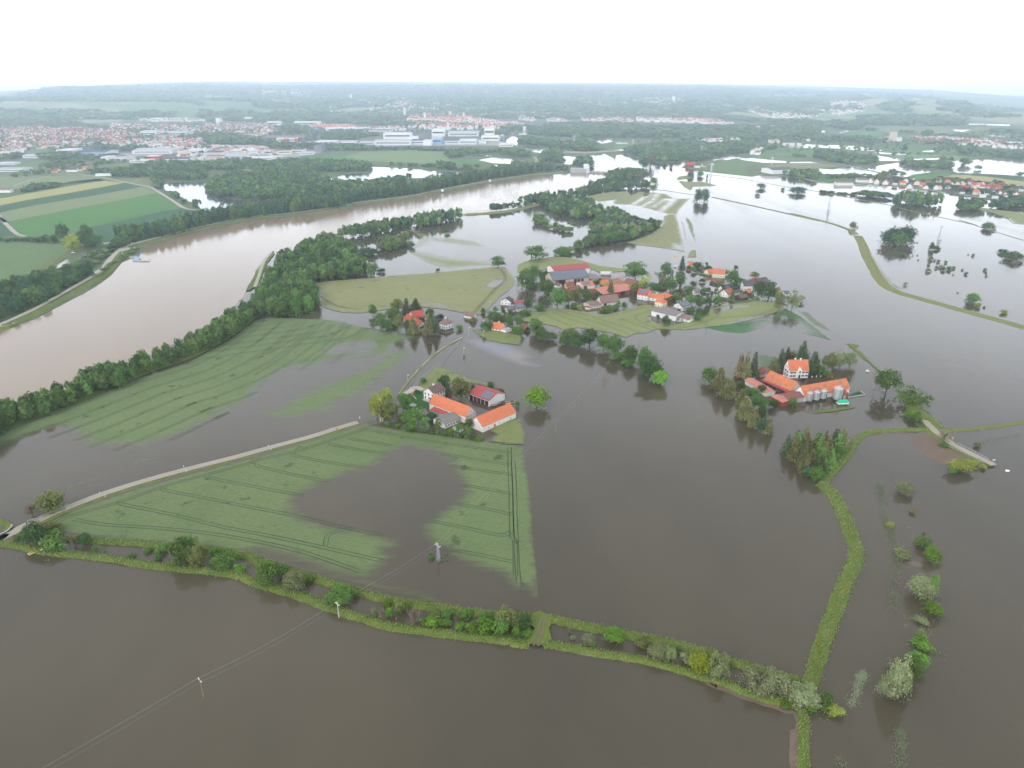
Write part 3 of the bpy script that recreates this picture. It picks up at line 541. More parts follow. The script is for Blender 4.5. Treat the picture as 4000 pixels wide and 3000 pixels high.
strip('causeway', path('T4 0 1300,400 1375,780 1445,900 1480,1200 1550,1700 1659; M3 1650 130,1900 215,2300 335'), 3.5, M['dike'], .0, [(-1,-.2),(0,.5),(1,-.2)], wob=.3)
strip('causeway', path('T3 300 1262,560 1285,660 1302,870 1330'), 3, M['dike'], .0, [(-1,-.2),(0,.5),(1,-.2)], wob=.3); strip('causeway', path('T3 1000 1108,1400 1160,1800 1235,2212 1298'), 3, M['dike'], .0, [(-1,-.2),(0,.5),(1,-.2)], wob=.3)
bank('hedge_bank','T4 20 1300,100 1312,250 1322,400 1332',16,'grass', h=1.6)

# ---- near roads
strip('road', smooth_line(path('w -230 160; L0 -60 1400,0 1350,120 1290,200 1240,320 1195,500 1110,700 1030,900 955,1100 890,1300 830,1500 775,1700 722,2000 648,2212 590; L1 200 535,500 455,700 390,880 338')), 4.6, M['road'], .62, wob=.1, step=4)
strip('road_verge', smooth_line(path('w -230 160; L0 -60 1400,0 1350,120 1290,200 1240,320 1195,500 1110,700 1030,900 955,1100 890,1300 830,1500 775,1700 722,2000 648,2212 590; L1 200 535,500 455,700 390,900 332')), 7.6, M['grass'], 0, [(-1,-.1),(-.62,.5),(.62,.5),(1,-.1)], wob=.35, step=4)
strip('road', smooth_line(path('L1 1250 200,1340 60; M1 1370 1600,1440 1500,1560 1400,1660 1290,1740 1200,1780 1160')), 8, M['wetroad'], .1, wob=.2, step=4, w2=2.5)
strip('road_verge', smooth_line(path('M1 1225 1655,1330 1510,1400 1430,1490 1345,1600 1250,1700 1190,1785 1148')), 2.6, M['dike'], 0, [(-1,-.1),(-.4,.8),(.4,.8),(1,-.1)], wob=.3)
strip('driveway', smooth_line(path('F 590 385,660 355,720 310,830 340')), 5, M['gravel'], .3, wob=.3)
sheet('farm_yard', path('F 1100 400,1220 400,1300 470,1420 560,1500 610,1680 620,1660 600,1450 530,1400 460,1200 370'), .05, M['wetroad'], rough=(3,.3))
strip('road', path('L3 1345 325,1450 430,1600 540,1800 640,1950 715'), 4.4, M['road'], 1.05, wob=.1, step=4)
strip('road_verge', path('L3 1330 310,1450 430,1600 540,1800 640,1965 722'), 8.5, M['grass'], 0, [(-1,-.1),(-.55,.85),(.55,.85),(1,-.1)], wob=.5, step=4)
strip('mud_bank', path('L0 0 1350,100 1375'), 5, M['mud'], .5, wob=.6)
sheet('grass_patch', path('L0 -50 1320,0 1300,90 1260,110 1230,60 1185,-60 1165,-120 1100,-160 1300'), .5, M['grass'], rough=(2,.5))
sheet('flood_pool', path('L0 -80 1260,0 1290,50 1250,20 1230,-60 1230'), .55, M['flood'], rough=(2,.3))
strip('drift_line', path('L0 0 1310,60 1280,105 1240,100 1225'), .8, M['gravel'], .7, wob=.1)

# ================================================================== HILLS
def prof(pts):
    xs = [p[0] for p in pts]; ys = [p[1] for p in pts]
    return lambda nx: np.interp(nx, xs, ys)
sil = prof([(-600,385),(0,357),(300,338),(560,325),(800,318),(1600,319),(2000,323),(2600,326),(3200,338),(3640,352),(4000,381),(4700,420)])   # far skyline
mid = prof([(-600,400),(0,385),(200,345),(800,333),(1100,341),(1600,336),(2200,334),(2700,342),(3200,362),(3420,368),(3600,382),(4000,425),(4700,440)])
low = prof([(-600,405),(0,398),(600,388),(1200,398),(2000,385),(2400,388),(3000,405),(3400,400),(3620,400),(3780,402),(3880,440),(4000,452),(4700,455)])
azs = np.radians(np.arange(-46,46.01,.15)); rr = np.concatenate([np.linspace(3500,6500,50), np.geomspace(6600,20500,62)])
def depr(nx, ny):
    """depression of a photo row at a photo column, and the azimuth"""
    a = (nx - 2000) / FPX; b = -(ny - 1500) / FPX; dy = CP + b * SP; dz = -SP + b * CP
    return -dz / np.hypot(a, dy)
nxs = 2000 + FPX * np.tan(azs) * 1.084    # horizon column of an azimuth (close enough)
Hh = {}
hA = CH - 6200 * depr(nxs, low(nxs)); hB = CH - 9000 * depr(nxs, mid(nxs)); hC = CH - 15500 * depr(nxs, sil(nxs))
V = []; hn = np.random.RandomState(3)
def vnoise(x, y, seed):
    x = np.asarray(x); y = np.asarray(y); xi = np.floor(x).astype(int); yi = np.floor(y).astype(int); fx = x - xi; fy = y - yi; fx = fx * fx * (3 - 2 * fx); fy = fy * fy * (3 - 2 * fy)
    def h(a, b): q = np.sin(a * 127.1 + b * 311.7 + seed * 17.3) * 43758.5453; return q - np.floor(q)
    return (h(xi, yi) * (1 - fx) + h(xi + 1, yi) * fx) * (1 - fy) + (h(xi, yi + 1) * (1 - fx) + h(xi + 1, yi + 1) * fx) * fy
AZ, RR = np.meshgrid(azs, rr); X = np.sin(AZ) * RR / np.cos(AZ * 0); Y = np.cos(AZ) * RR
A_ = np.maximum(hA, 0)[None, :]; B_ = hB[None, :]; C_ = hC[None, :]
sm = lambda t: np.clip(t, 0,1) ** 2 * (3 - 2 * np.clip(t, 0,1))
Z = np.where(RR < 6200, A_ * sm((RR - 4300) / 1900), np.where(RR < 9000, A_ + (B_ - A_) * sm((RR - 6200) / 2800), B_ + (C_ - B_) * sm((RR - 9000) / 6500)))
fb = (vnoise(X / 900, Y / 900,1) - .5) * 26 + (vnoise(X / 350, Y / 350,2) - .5) * 12
Z = Z + fb * sm((RR - 4700) / 1500) * np.where(RR > 12000,.5,1)
Z = np.where(RR > 16000, Z - (RR - 16000) * .012, Z); Z = np.where(RR < 6300, np.maximum(Z, .4), Z)
Z = np.where(RR < 4350,-.6, Z)
nr_, na_ = RR.shape
# land cover: woods and fields, from outlines seen in the photograph and a broad patchwork elsewhere
f_ = Y * CP - (Z - CH) * SP; PX = 2000 + FPX * X / f_; PY = 1500 - FPX * (Y * SP + (Z - CH) * CP) / f_
wood = (vnoise(X / 700, Y / 1100,5) * .6 + vnoise(X / 260, Y / 420,6) * .4) > np.where((PX > 3350), .58,.50)
def npoly(s): return [nat(s.split()[0], float(a), float(b)) for a, b in [q.split() for q in s.split(None, 1)[1].split(',')]]
for s in ('T0 -900 330,0 250,500 180,1000 150,2212 130,2212 220,1900 280,1200 310,800 330,500 290,0 280,-900 380','T1 0 130,2212 120,2212 380,2100 340,1700 330,1300 330,900 280,400 270,0 240','T2 0 140,2212 140,2212 560,1600 480,1100 420,600 440,0 400','T3 0 130,1200 150,2212 200,2212 480,1700 460,1300 430,1100 470,700 520,0 560',
          'T4 0 225,400 240,620 280,400 320,200 310,100 340,0 370','T4 600 360,950 330,1000 370,950 440,700 430','T4 1250 340,1500 320,1750 400,1900 500,1600 500,1400 400','T1 -100 430,900 430,1200 450,1700 480,2212 540,2212 600,0 600','T0 0 450,400 460,480 520,0 560','T4 400 480,1500 480,1600 580,500 590','T0 2000 300,2212 310,2212 370,2050 350','T4 560 240,750 240,1100 290,900 300,620 290'):
    wood |= inside(PX, PY, npoly(s))
for s in ('T0 0 320,700 320,1200 330,2000 330,2212 380,2212 440,1200 440,600 420,0 420','T1 0 250,300 270,1200 320,1000 330,400 300,0 300','T1 0 310,500 330,520 380,700 400,1100 395,1130 430,600 450,200 400,0 400','T1 1620 330,1850 300,1780 340','T1 2000 345,2160 345,2100 365','T2 680 470,850 440,1150 430,1560 440,1560 470,1000 460,720 480','T3 1300 245,1500 255,2200 240,2200 255,1650 270,1400 270',
          'T3 1160 340,1320 360,1330 420,1150 380','T3 1060 360,1130 365,1140 400,1060 390','T3 1200 480,1400 470,1750 510,1740 550,1300 500','T3 1900 365,1960 380,1800 395','T3 2000 380,2170 390,2100 420','T4 100 320,500 330,350 360,100 380','T4 520 390,800 440,850 480,600 430','T4 950 370,1250 350,1450 400,1100 440','T4 1600 480,1850 500,1850 540,1650 520','T4 1000 440,1400 460,1300 480,1000 470','T3 800 380,1000 405,1000 415,800 390','T2 600 380,850 380,840 420,640 430'):
    wood &= ~inside(PX, PY, npoly(s))
fc = np.array([(.26,.33,.17),(.20,.30,.14),(.36,.37,.22),(.18,.28,.13),(.40,.38,.25)])
fi = (vnoise(X / 420 + 9, Y / 900,8) * 4.99).astype(int)
colr = np.where(wood[..., None], np.array((.050,.080,.050)), fc[np.clip(fi, 0,4)])
colr = colr * (1 + (vnoise(X / 90, Y / 160,11)[..., None] - .5) * .35)
faces = []
for j in range(nr_ - 1):
    a = j * na_ + np.arange(na_ - 1); faces += list(zip(a.tolist(),(a + 1).tolist(),(a + na_ + 1).tolist(),(a + na_).tolist()))
t = NT('hill_land'); cc = t.attr('cover','Color'); v_ = t.coords('Object'); nz = t.noise(v_, .02,3)
M['hill'] = t.done(t.bsdf(t.mix(t.mr(nz, .3,.7,0,.35), cc, tuple([.05,.08,.05])), 1.0,1.4,0.0))
ho = mesh('hills', np.stack([X.ravel(), Y.ravel(), Z.ravel()], 1).tolist(), faces, M['hill'], smooth=True); tag(ho, kind='structure')
ca = ho.data.color_attributes.new('cover','FLOAT_COLOR','POINT'); ca.data.foreach_set('color', np.concatenate([colr.reshape(-1,3), np.ones((colr.shape[0] * colr.shape[1], 1))], 1).astype(np.float32).ravel())
def hill_z(x, y):
    r = math.hypot(x, y); a = math.atan2(x, y)
    if r < 4350: return 0.0
    j = int(np.clip(np.searchsorted(rr, r), 0, nr_ - 1)); i = int(np.clip(np.searchsorted(azs, a), 0, na_ - 1)); return float(Z[j, i])
WOODMASK = (wood, PX, PY)
# ================================================================== TREES
def leaf_mat(name, trans=.34, bark=False):
    t = NT(name); oi = t.n('ObjectInfo'); v = t.coords('Object')
    n1 = t.noise(v, 3.2,3); n2 = t.noise(v, 13,2)
    c = t.mix(1.0, oi.outputs['Color'], (1,1,1), 'MULTIPLY')
    r1 = t.mr(oi.outputs['Random'], 0,1,.78,1.22); a1 = t.mr(n1,.3,.7,.72,1.3); a2 = t.mr(n2,.3,.7,.8,1.2)
    k = t.math('MULTIPLY', t.math('MULTIPLY', r1, a1), a2)
    sc_ = t.n('VectorMath', operation='SCALE'); t.l(c, sc_.inputs[0]); t.l(k, sc_.inputs['Scale'])
    hs = t.n('HueSaturation'); t.l(sc_.outputs[0], hs.inputs['Color']); t.l(t.mr(oi.outputs['Random'], 0,1,.485,.515), hs.inputs['Hue'])
    d = t.n('BsdfDiffuse'); t.l(hs.outputs[0], d.inputs[0]); tr_ = t.n('BsdfTranslucent'); t.l(t.mix(1.0, hs.outputs[0], (1.1,1.25,.6), 'MULTIPLY'), tr_.inputs[0])
    return t.done(t.mixs(trans, d.outputs[0], tr_.outputs[0]))
M['leaf'] = leaf_mat('tree_leaves'); M['needle'] = leaf_mat('conifer_needles', .08)
M['bark'] = ground_mat('tree_bark',(.11,.085,.065),(.16,.13,.10),(.07,.055,.045), 1.5,6,(1,1,.2), bump=.5)
M['twig'] = ground_mat('dead_twigs',(.22,.18,.13),(.27,.22,.17),(.15,.12,.09), 1,5)

def leaves_mesh(name, C, Nrm, size, mat, rs, asp=1.0, fill=.55, norm=True):
    """C centres, Nrm outward normals -> bent leaf-spray quads"""
    n = len(C)
    if norm: C = C * np.array([1,1,1.0]); C[:, :2] *= .49 / np.percentile(np.hypot(C[:, 0], C[:, 1]), 96)
    Nrm = Nrm + rs.normal(0, fill, C.shape); Nrm /= np.linalg.norm(Nrm, axis=1)[:, None]
    r = rs.normal(size=C.shape); u = np.cross(Nrm, r); u /= np.linalg.norm(u, axis=1)[:, None] + 1e-9; w_ = np.cross(Nrm, u)
    s = (size * rs.uniform(.6,1.4, n))[:, None]
    p = [C + u * s, C + w_ * s * asp, C - u * s * .9, C - w_ * s * asp * 1.1]
    V = np.stack(p, 1).reshape(-1,3); me = bpy.data.meshes.new(name)
    me.vertices.add(len(V)); me.vertices.foreach_set('co', V.ravel()); me.loops.add(4 * n); me.loops.foreach_set('vertex_index', np.arange(4 * n, dtype=np.int32))
    me.polygons.add(n); me.polygons.foreach_set('loop_start', np.arange(0,4 * n, 4, dtype=np.int32)); me.polygons.foreach_set('loop_total', np.full(n, 4, dtype=np.int32))
    me.materials.append(mat); me.update(); me.validate(); return me
def unit(rs, n):
    v = rs.normal(size=(n, 3)); return v / np.linalg.norm(v, axis=1)[:, None]
def crown_round(seed, clumps=46, per=46, leaf=.030, lump=.15, gap=0.0, droop=0.0, top=1.0, mat=None, name='crown', base=.84):
    """crown in a unit box: x, y in -.5 .. .5, z in 0 .. 1"""
    rs = np.random.RandomState(seed); C = []; N = []
    d = unit(rs, clumps); lim = -.97 if base else -.55; d[:, 2] = np.where(d[:, 2] < lim, -d[:, 2], d[:, 2])
    R0 = (.5 - lump) * rs.uniform(.62,1.05, clumps); cen = d * R0[:, None]; inner = rs.rand(clumps) < .18; cen[inner] *= .5
    lr = lump * rs.uniform(.65,1.25, clumps)
    for i in range(clumps):
        if rs.rand() < gap: continue
        q = unit(rs, per); q[:, 2] = np.where(q[:, 2] < (-.8 if base else -.3), -q[:, 2] * .6, q[:, 2]); rad = lr[i] * rs.uniform(.72,1.06, per)
        pts = cen[i] + q * rad[:, None] * np.array([1,1,.85 + droop * .6]); C.append(pts); N.append(q * .6 + d[i] * .6)
    C = np.concatenate(C); N = np.concatenate(N); C[:, 2] = C[:, 2] * top + .5
    if droop:
        k = np.linalg.norm(C[:, :2], axis=1); C[:, 2] -= droop * .5 * np.clip(k - .25,0,1) ** 1.2
    C[:, 2] = (C[:, 2] - C[:, 2].min()) / (C[:, 2].max() - C[:, 2].min())
    if base: q = np.clip(1 - (2 * C[:, 2] - 1) ** 2,.02,1) ** .5; g = np.where(C[:, 2] < .5, np.clip(base / q, 1,2.2), 1); C[:, 0] *= g; C[:, 1] *= g
    return leaves_mesh(name, C, N, leaf, mat or M['leaf'], rs, 1.0 + droop)
def crown_conifer(seed, tiers=19, leaf=.036, lean=.5, mat=None):
    rs = np.random.RandomState(seed); C = []; N = []
    for t in range(tiers):
        z = (t + rs.uniform(-.2,.2)) / tiers; r = lean * (1 - z) ** .7 * rs.uniform(.82,1.05) + .02; nb = int(6 + 9 * (1 - z))
        a0 = rs.uniform(0,6.28)
        for b in range(nb):
            a = a0 + 6.283 * b / nb + rs.uniform(-.2,.2); rr_ = r * rs.uniform(.75,1.1); m_ = max(4, int(15 * rr_ / lean))
            k = rs.uniform(.15,1, m_); wd = .05 * (1.2 - k * .5)
            x = np.cos(a) * rr_ * k + rs.normal(0, wd, m_) * -np.sin(a); y = np.sin(a) * rr_ * k + rs.normal(0, wd, m_) * np.cos(a); zz = z + .02 - .10 * k * rr_ / lean + rs.normal(0,.012, m_)
            C.append(np.stack([x, y, zz], 1)); N.append(np.stack([np.cos(a) * k * .6, np.sin(a) * k * .6, np.full(m_, .8)], 1))
    C = np.concatenate(C); N = np.concatenate(N); C[:, 2] = (C[:, 2] - C[:, 2].min()) / (C[:, 2].max() - C[:, 2].min())
    return leaves_mesh('crown', C, N, leaf, mat or M['needle'], rs, 1.0,.4)
def crown_bare(seed):
    """thin twiggy crown with a few leaves"""
    rs = np.random.RandomState(seed); mb = MB()
    for i in range(26):
        a = rs.uniform(0,6.28); el = rs.uniform(.25,1.3); L = rs.uniform(.35,.55); b = Vector((0,0, rs.uniform(0,.35))); e_ = b + Vector((math.cos(a) * math.cos(el) * L, math.sin(a) * math.cos(el) * L, math.sin(el) * L * 1.1))
        mb.tube(b, e_, .012,.004,4)
        for j in range(5):
            m_ = b.lerp(e_, rs.uniform(.3,1)); f = m_ + Vector(rs.normal(0,.10,3)); mb.tube(m_, f, .006,.002,3)
            for q in range(3):
                g = m_.lerp(f, rs.uniform(.4,1.1)); h = Vector(rs.normal(0,.03,3)); k = Vector(rs.normal(0,.03,3)); mb.face([g, g + h, g + k], 1)
    return mb
def trunk_mesh(seed, branches=5):
    rs = np.random.RandomState(seed); mb = MB(); p = Vector((0,0,-.06)); r = .5
    pts = [(p, 1.0)]
    for i in range(4):
        p = p + Vector((rs.normal(0,.12), rs.normal(0,.12), .26)); pts.append((p, 1.0 - .2 * (i + 1)))
    for (a, ra),(b, rb) in zip(pts, pts[1:]): mb.tube(a, b, .5 * ra, .5 * rb, 7)
    for i in range(branches):
        a = 6.28 * i / branches + rs.uniform(-.3,.3); s = pts[2][0].lerp(pts[3][0], rs.rand()); L = rs.uniform(1.6,2.6)
        m_ = s + Vector((math.cos(a) * L * .5, math.sin(a) * L * .5,.16)); e_ = m_ + Vector((math.cos(a) * L * .6, math.sin(a) * L * .6,.22))
        mb.tube(s, m_, .26,.17,5); mb.tube(m_, e_, .17,.06,5)
    o = mb.build('trunk', M['bark']); me = o.data; bpy.data.objects.remove(o); return me
CR = {}
CR['round'] = [crown_round(11), crown_round(12,38,52,.032,.17), crown_round(13,54,40,.029,.135), crown_round(14,30,60,.032,.2)]
CR['loose'] = [crown_round(21,34,40,.030,.13,.12, base=0), crown_round(22,30,44,.031,.14,.15, base=0)]
CR['willow'] = [crown_round(31,54,90,.021,.15, droop=.4), crown_round(32,46,95,.021,.17, droop=.3)]
CR['bush'] = [crown_round(41,22,46,.042,.2), crown_round(42,18,50,.042,.24), crown_round(43,26,40,.04,.17)]
CR['conifer'] = [crown_conifer(51), crown_conifer(52,22,.034), crown_conifer(53,17,.04)]
CR['far'] = [crown_round(61,16,15,.075,.2), crown_round(62,14,16,.08,.22), crown_round(63,18,13,.07,.18)]
CR['farcon'] = [crown_conifer(64,9,.07)]
bb = crown_bare(71).build('crown', [M['twig'], M['leaf']]); CR['bare'] = [bb.data]; bpy.data.objects.remove(bb)
TRK = [trunk_mesh(1), trunk_mesh(2,6), trunk_mesh(3,4)]
TINT = {'mid': (.105,.190,.060), 'dark': (.070,.135,.052), 'bright': (.130,.260,.050), 'yellow': (.265,.310,.080), 'lime': (.170,.340,.050), 'olive': (.165,.195,.080), 'grey': (.235,.280,.170), 'pale': (.215,.265,.145), 'gold': (.250,.320,.045), 'blue': (.062,.140,.082), 'brown': (.20,.165,.10), 'purple': (.06,.04,.044), 'coni': (.150,.165,.072), 'conid': (.072,.105,.055), 'fresh': (.120,.225,.062)}
TINT = {k: (v[0] * 1.2, v[1] * 1.13, v[2] * 1.05) for k, v in TINT.items()}
NAMES = {'round': ('broadleaf_tree','tree'), 'loose': ('broadleaf_tree','tree'), 'willow': ('willow_tree','tree'), 'bush': ('bush','bush'), 'conifer': ('conifer_tree','tree'), 'bare': ('bare_tree','tree')}
NTREE = [0]
def plant(x, y, z, wd, h, clear, kind, tint, label, group=None, var=None):
    """one tree: crown from clear to clear + h above z"""
    nm, cat = NAMES[kind]; rz = rnd.uniform(0,6.28); NTREE[0] += 1
    root = empty(nm, (x, y, z), rz); me = CR[kind][rnd.randrange(len(CR[kind])) if var is None else var % len(CR[kind])]
    c = link_mesh('crown' if kind != 'bush' else 'foliage', me, root); c.location = (0,0, clear); c.scale = (wd, wd * rnd.uniform(.92,1.08), h)
    k = rnd.uniform(.92,1.08); c.color = (*[q * k for q in TINT[tint]], 1)
    if kind != 'bush':
        t = link_mesh('trunk', TRK[rnd.randrange(3)], root); rr0 = max(.14,.045 * (h + clear) * .5 + wd * .012); t.scale = (rr0 * 1.5, rr0 * 1.5,(clear + h * (.55 if kind != 'conifer' else .8)) / 1.0)
    tag(root, label, cat, group); return root
def blob(c, x0, y0, x1, y1, kind, tint, label, clear=.22, group=None, z=0.0, var=None):
    """a crown that fills a box in the photograph, stood on the ground at its true distance"""
    cx, cy_ = (x0 + x1) / 2,(y0 + y1) / 2; s = CROP[c][2]
    zc = 4.0
    for _ in range(4):
        X, Y_ = U(c, cx, cy_, z + zc); f = proj(X, Y_, z + zc)[2]; wd = (x1 - x0) / s * f / FPX; ext = (y1 - y0) / s * f / FPX
        r = math.hypot(X, Y_); dep = math.atan2(CH - z - zc, r); cc_, ss = math.cos(dep), math.sin(dep)
        v = ext * ext - (wd * ss) ** 2; h = math.sqrt(max(v, (ext * .45) ** 2)) / cc_; h = min(max(h, .45 * wd), 3.2 * wd + 3); cl = clear * (1 if kind not in ('bush',) else .0) * h * .28 if clear > .3 or c not in ('M3','T3') else -.08 * h; zc = cl + h / 2
    return plant(X, Y_, z, wd * (1.32 if kind == 'conifer' else 1.14), h * 1.04, cl, kind, tint, label, group, var)

T = blob
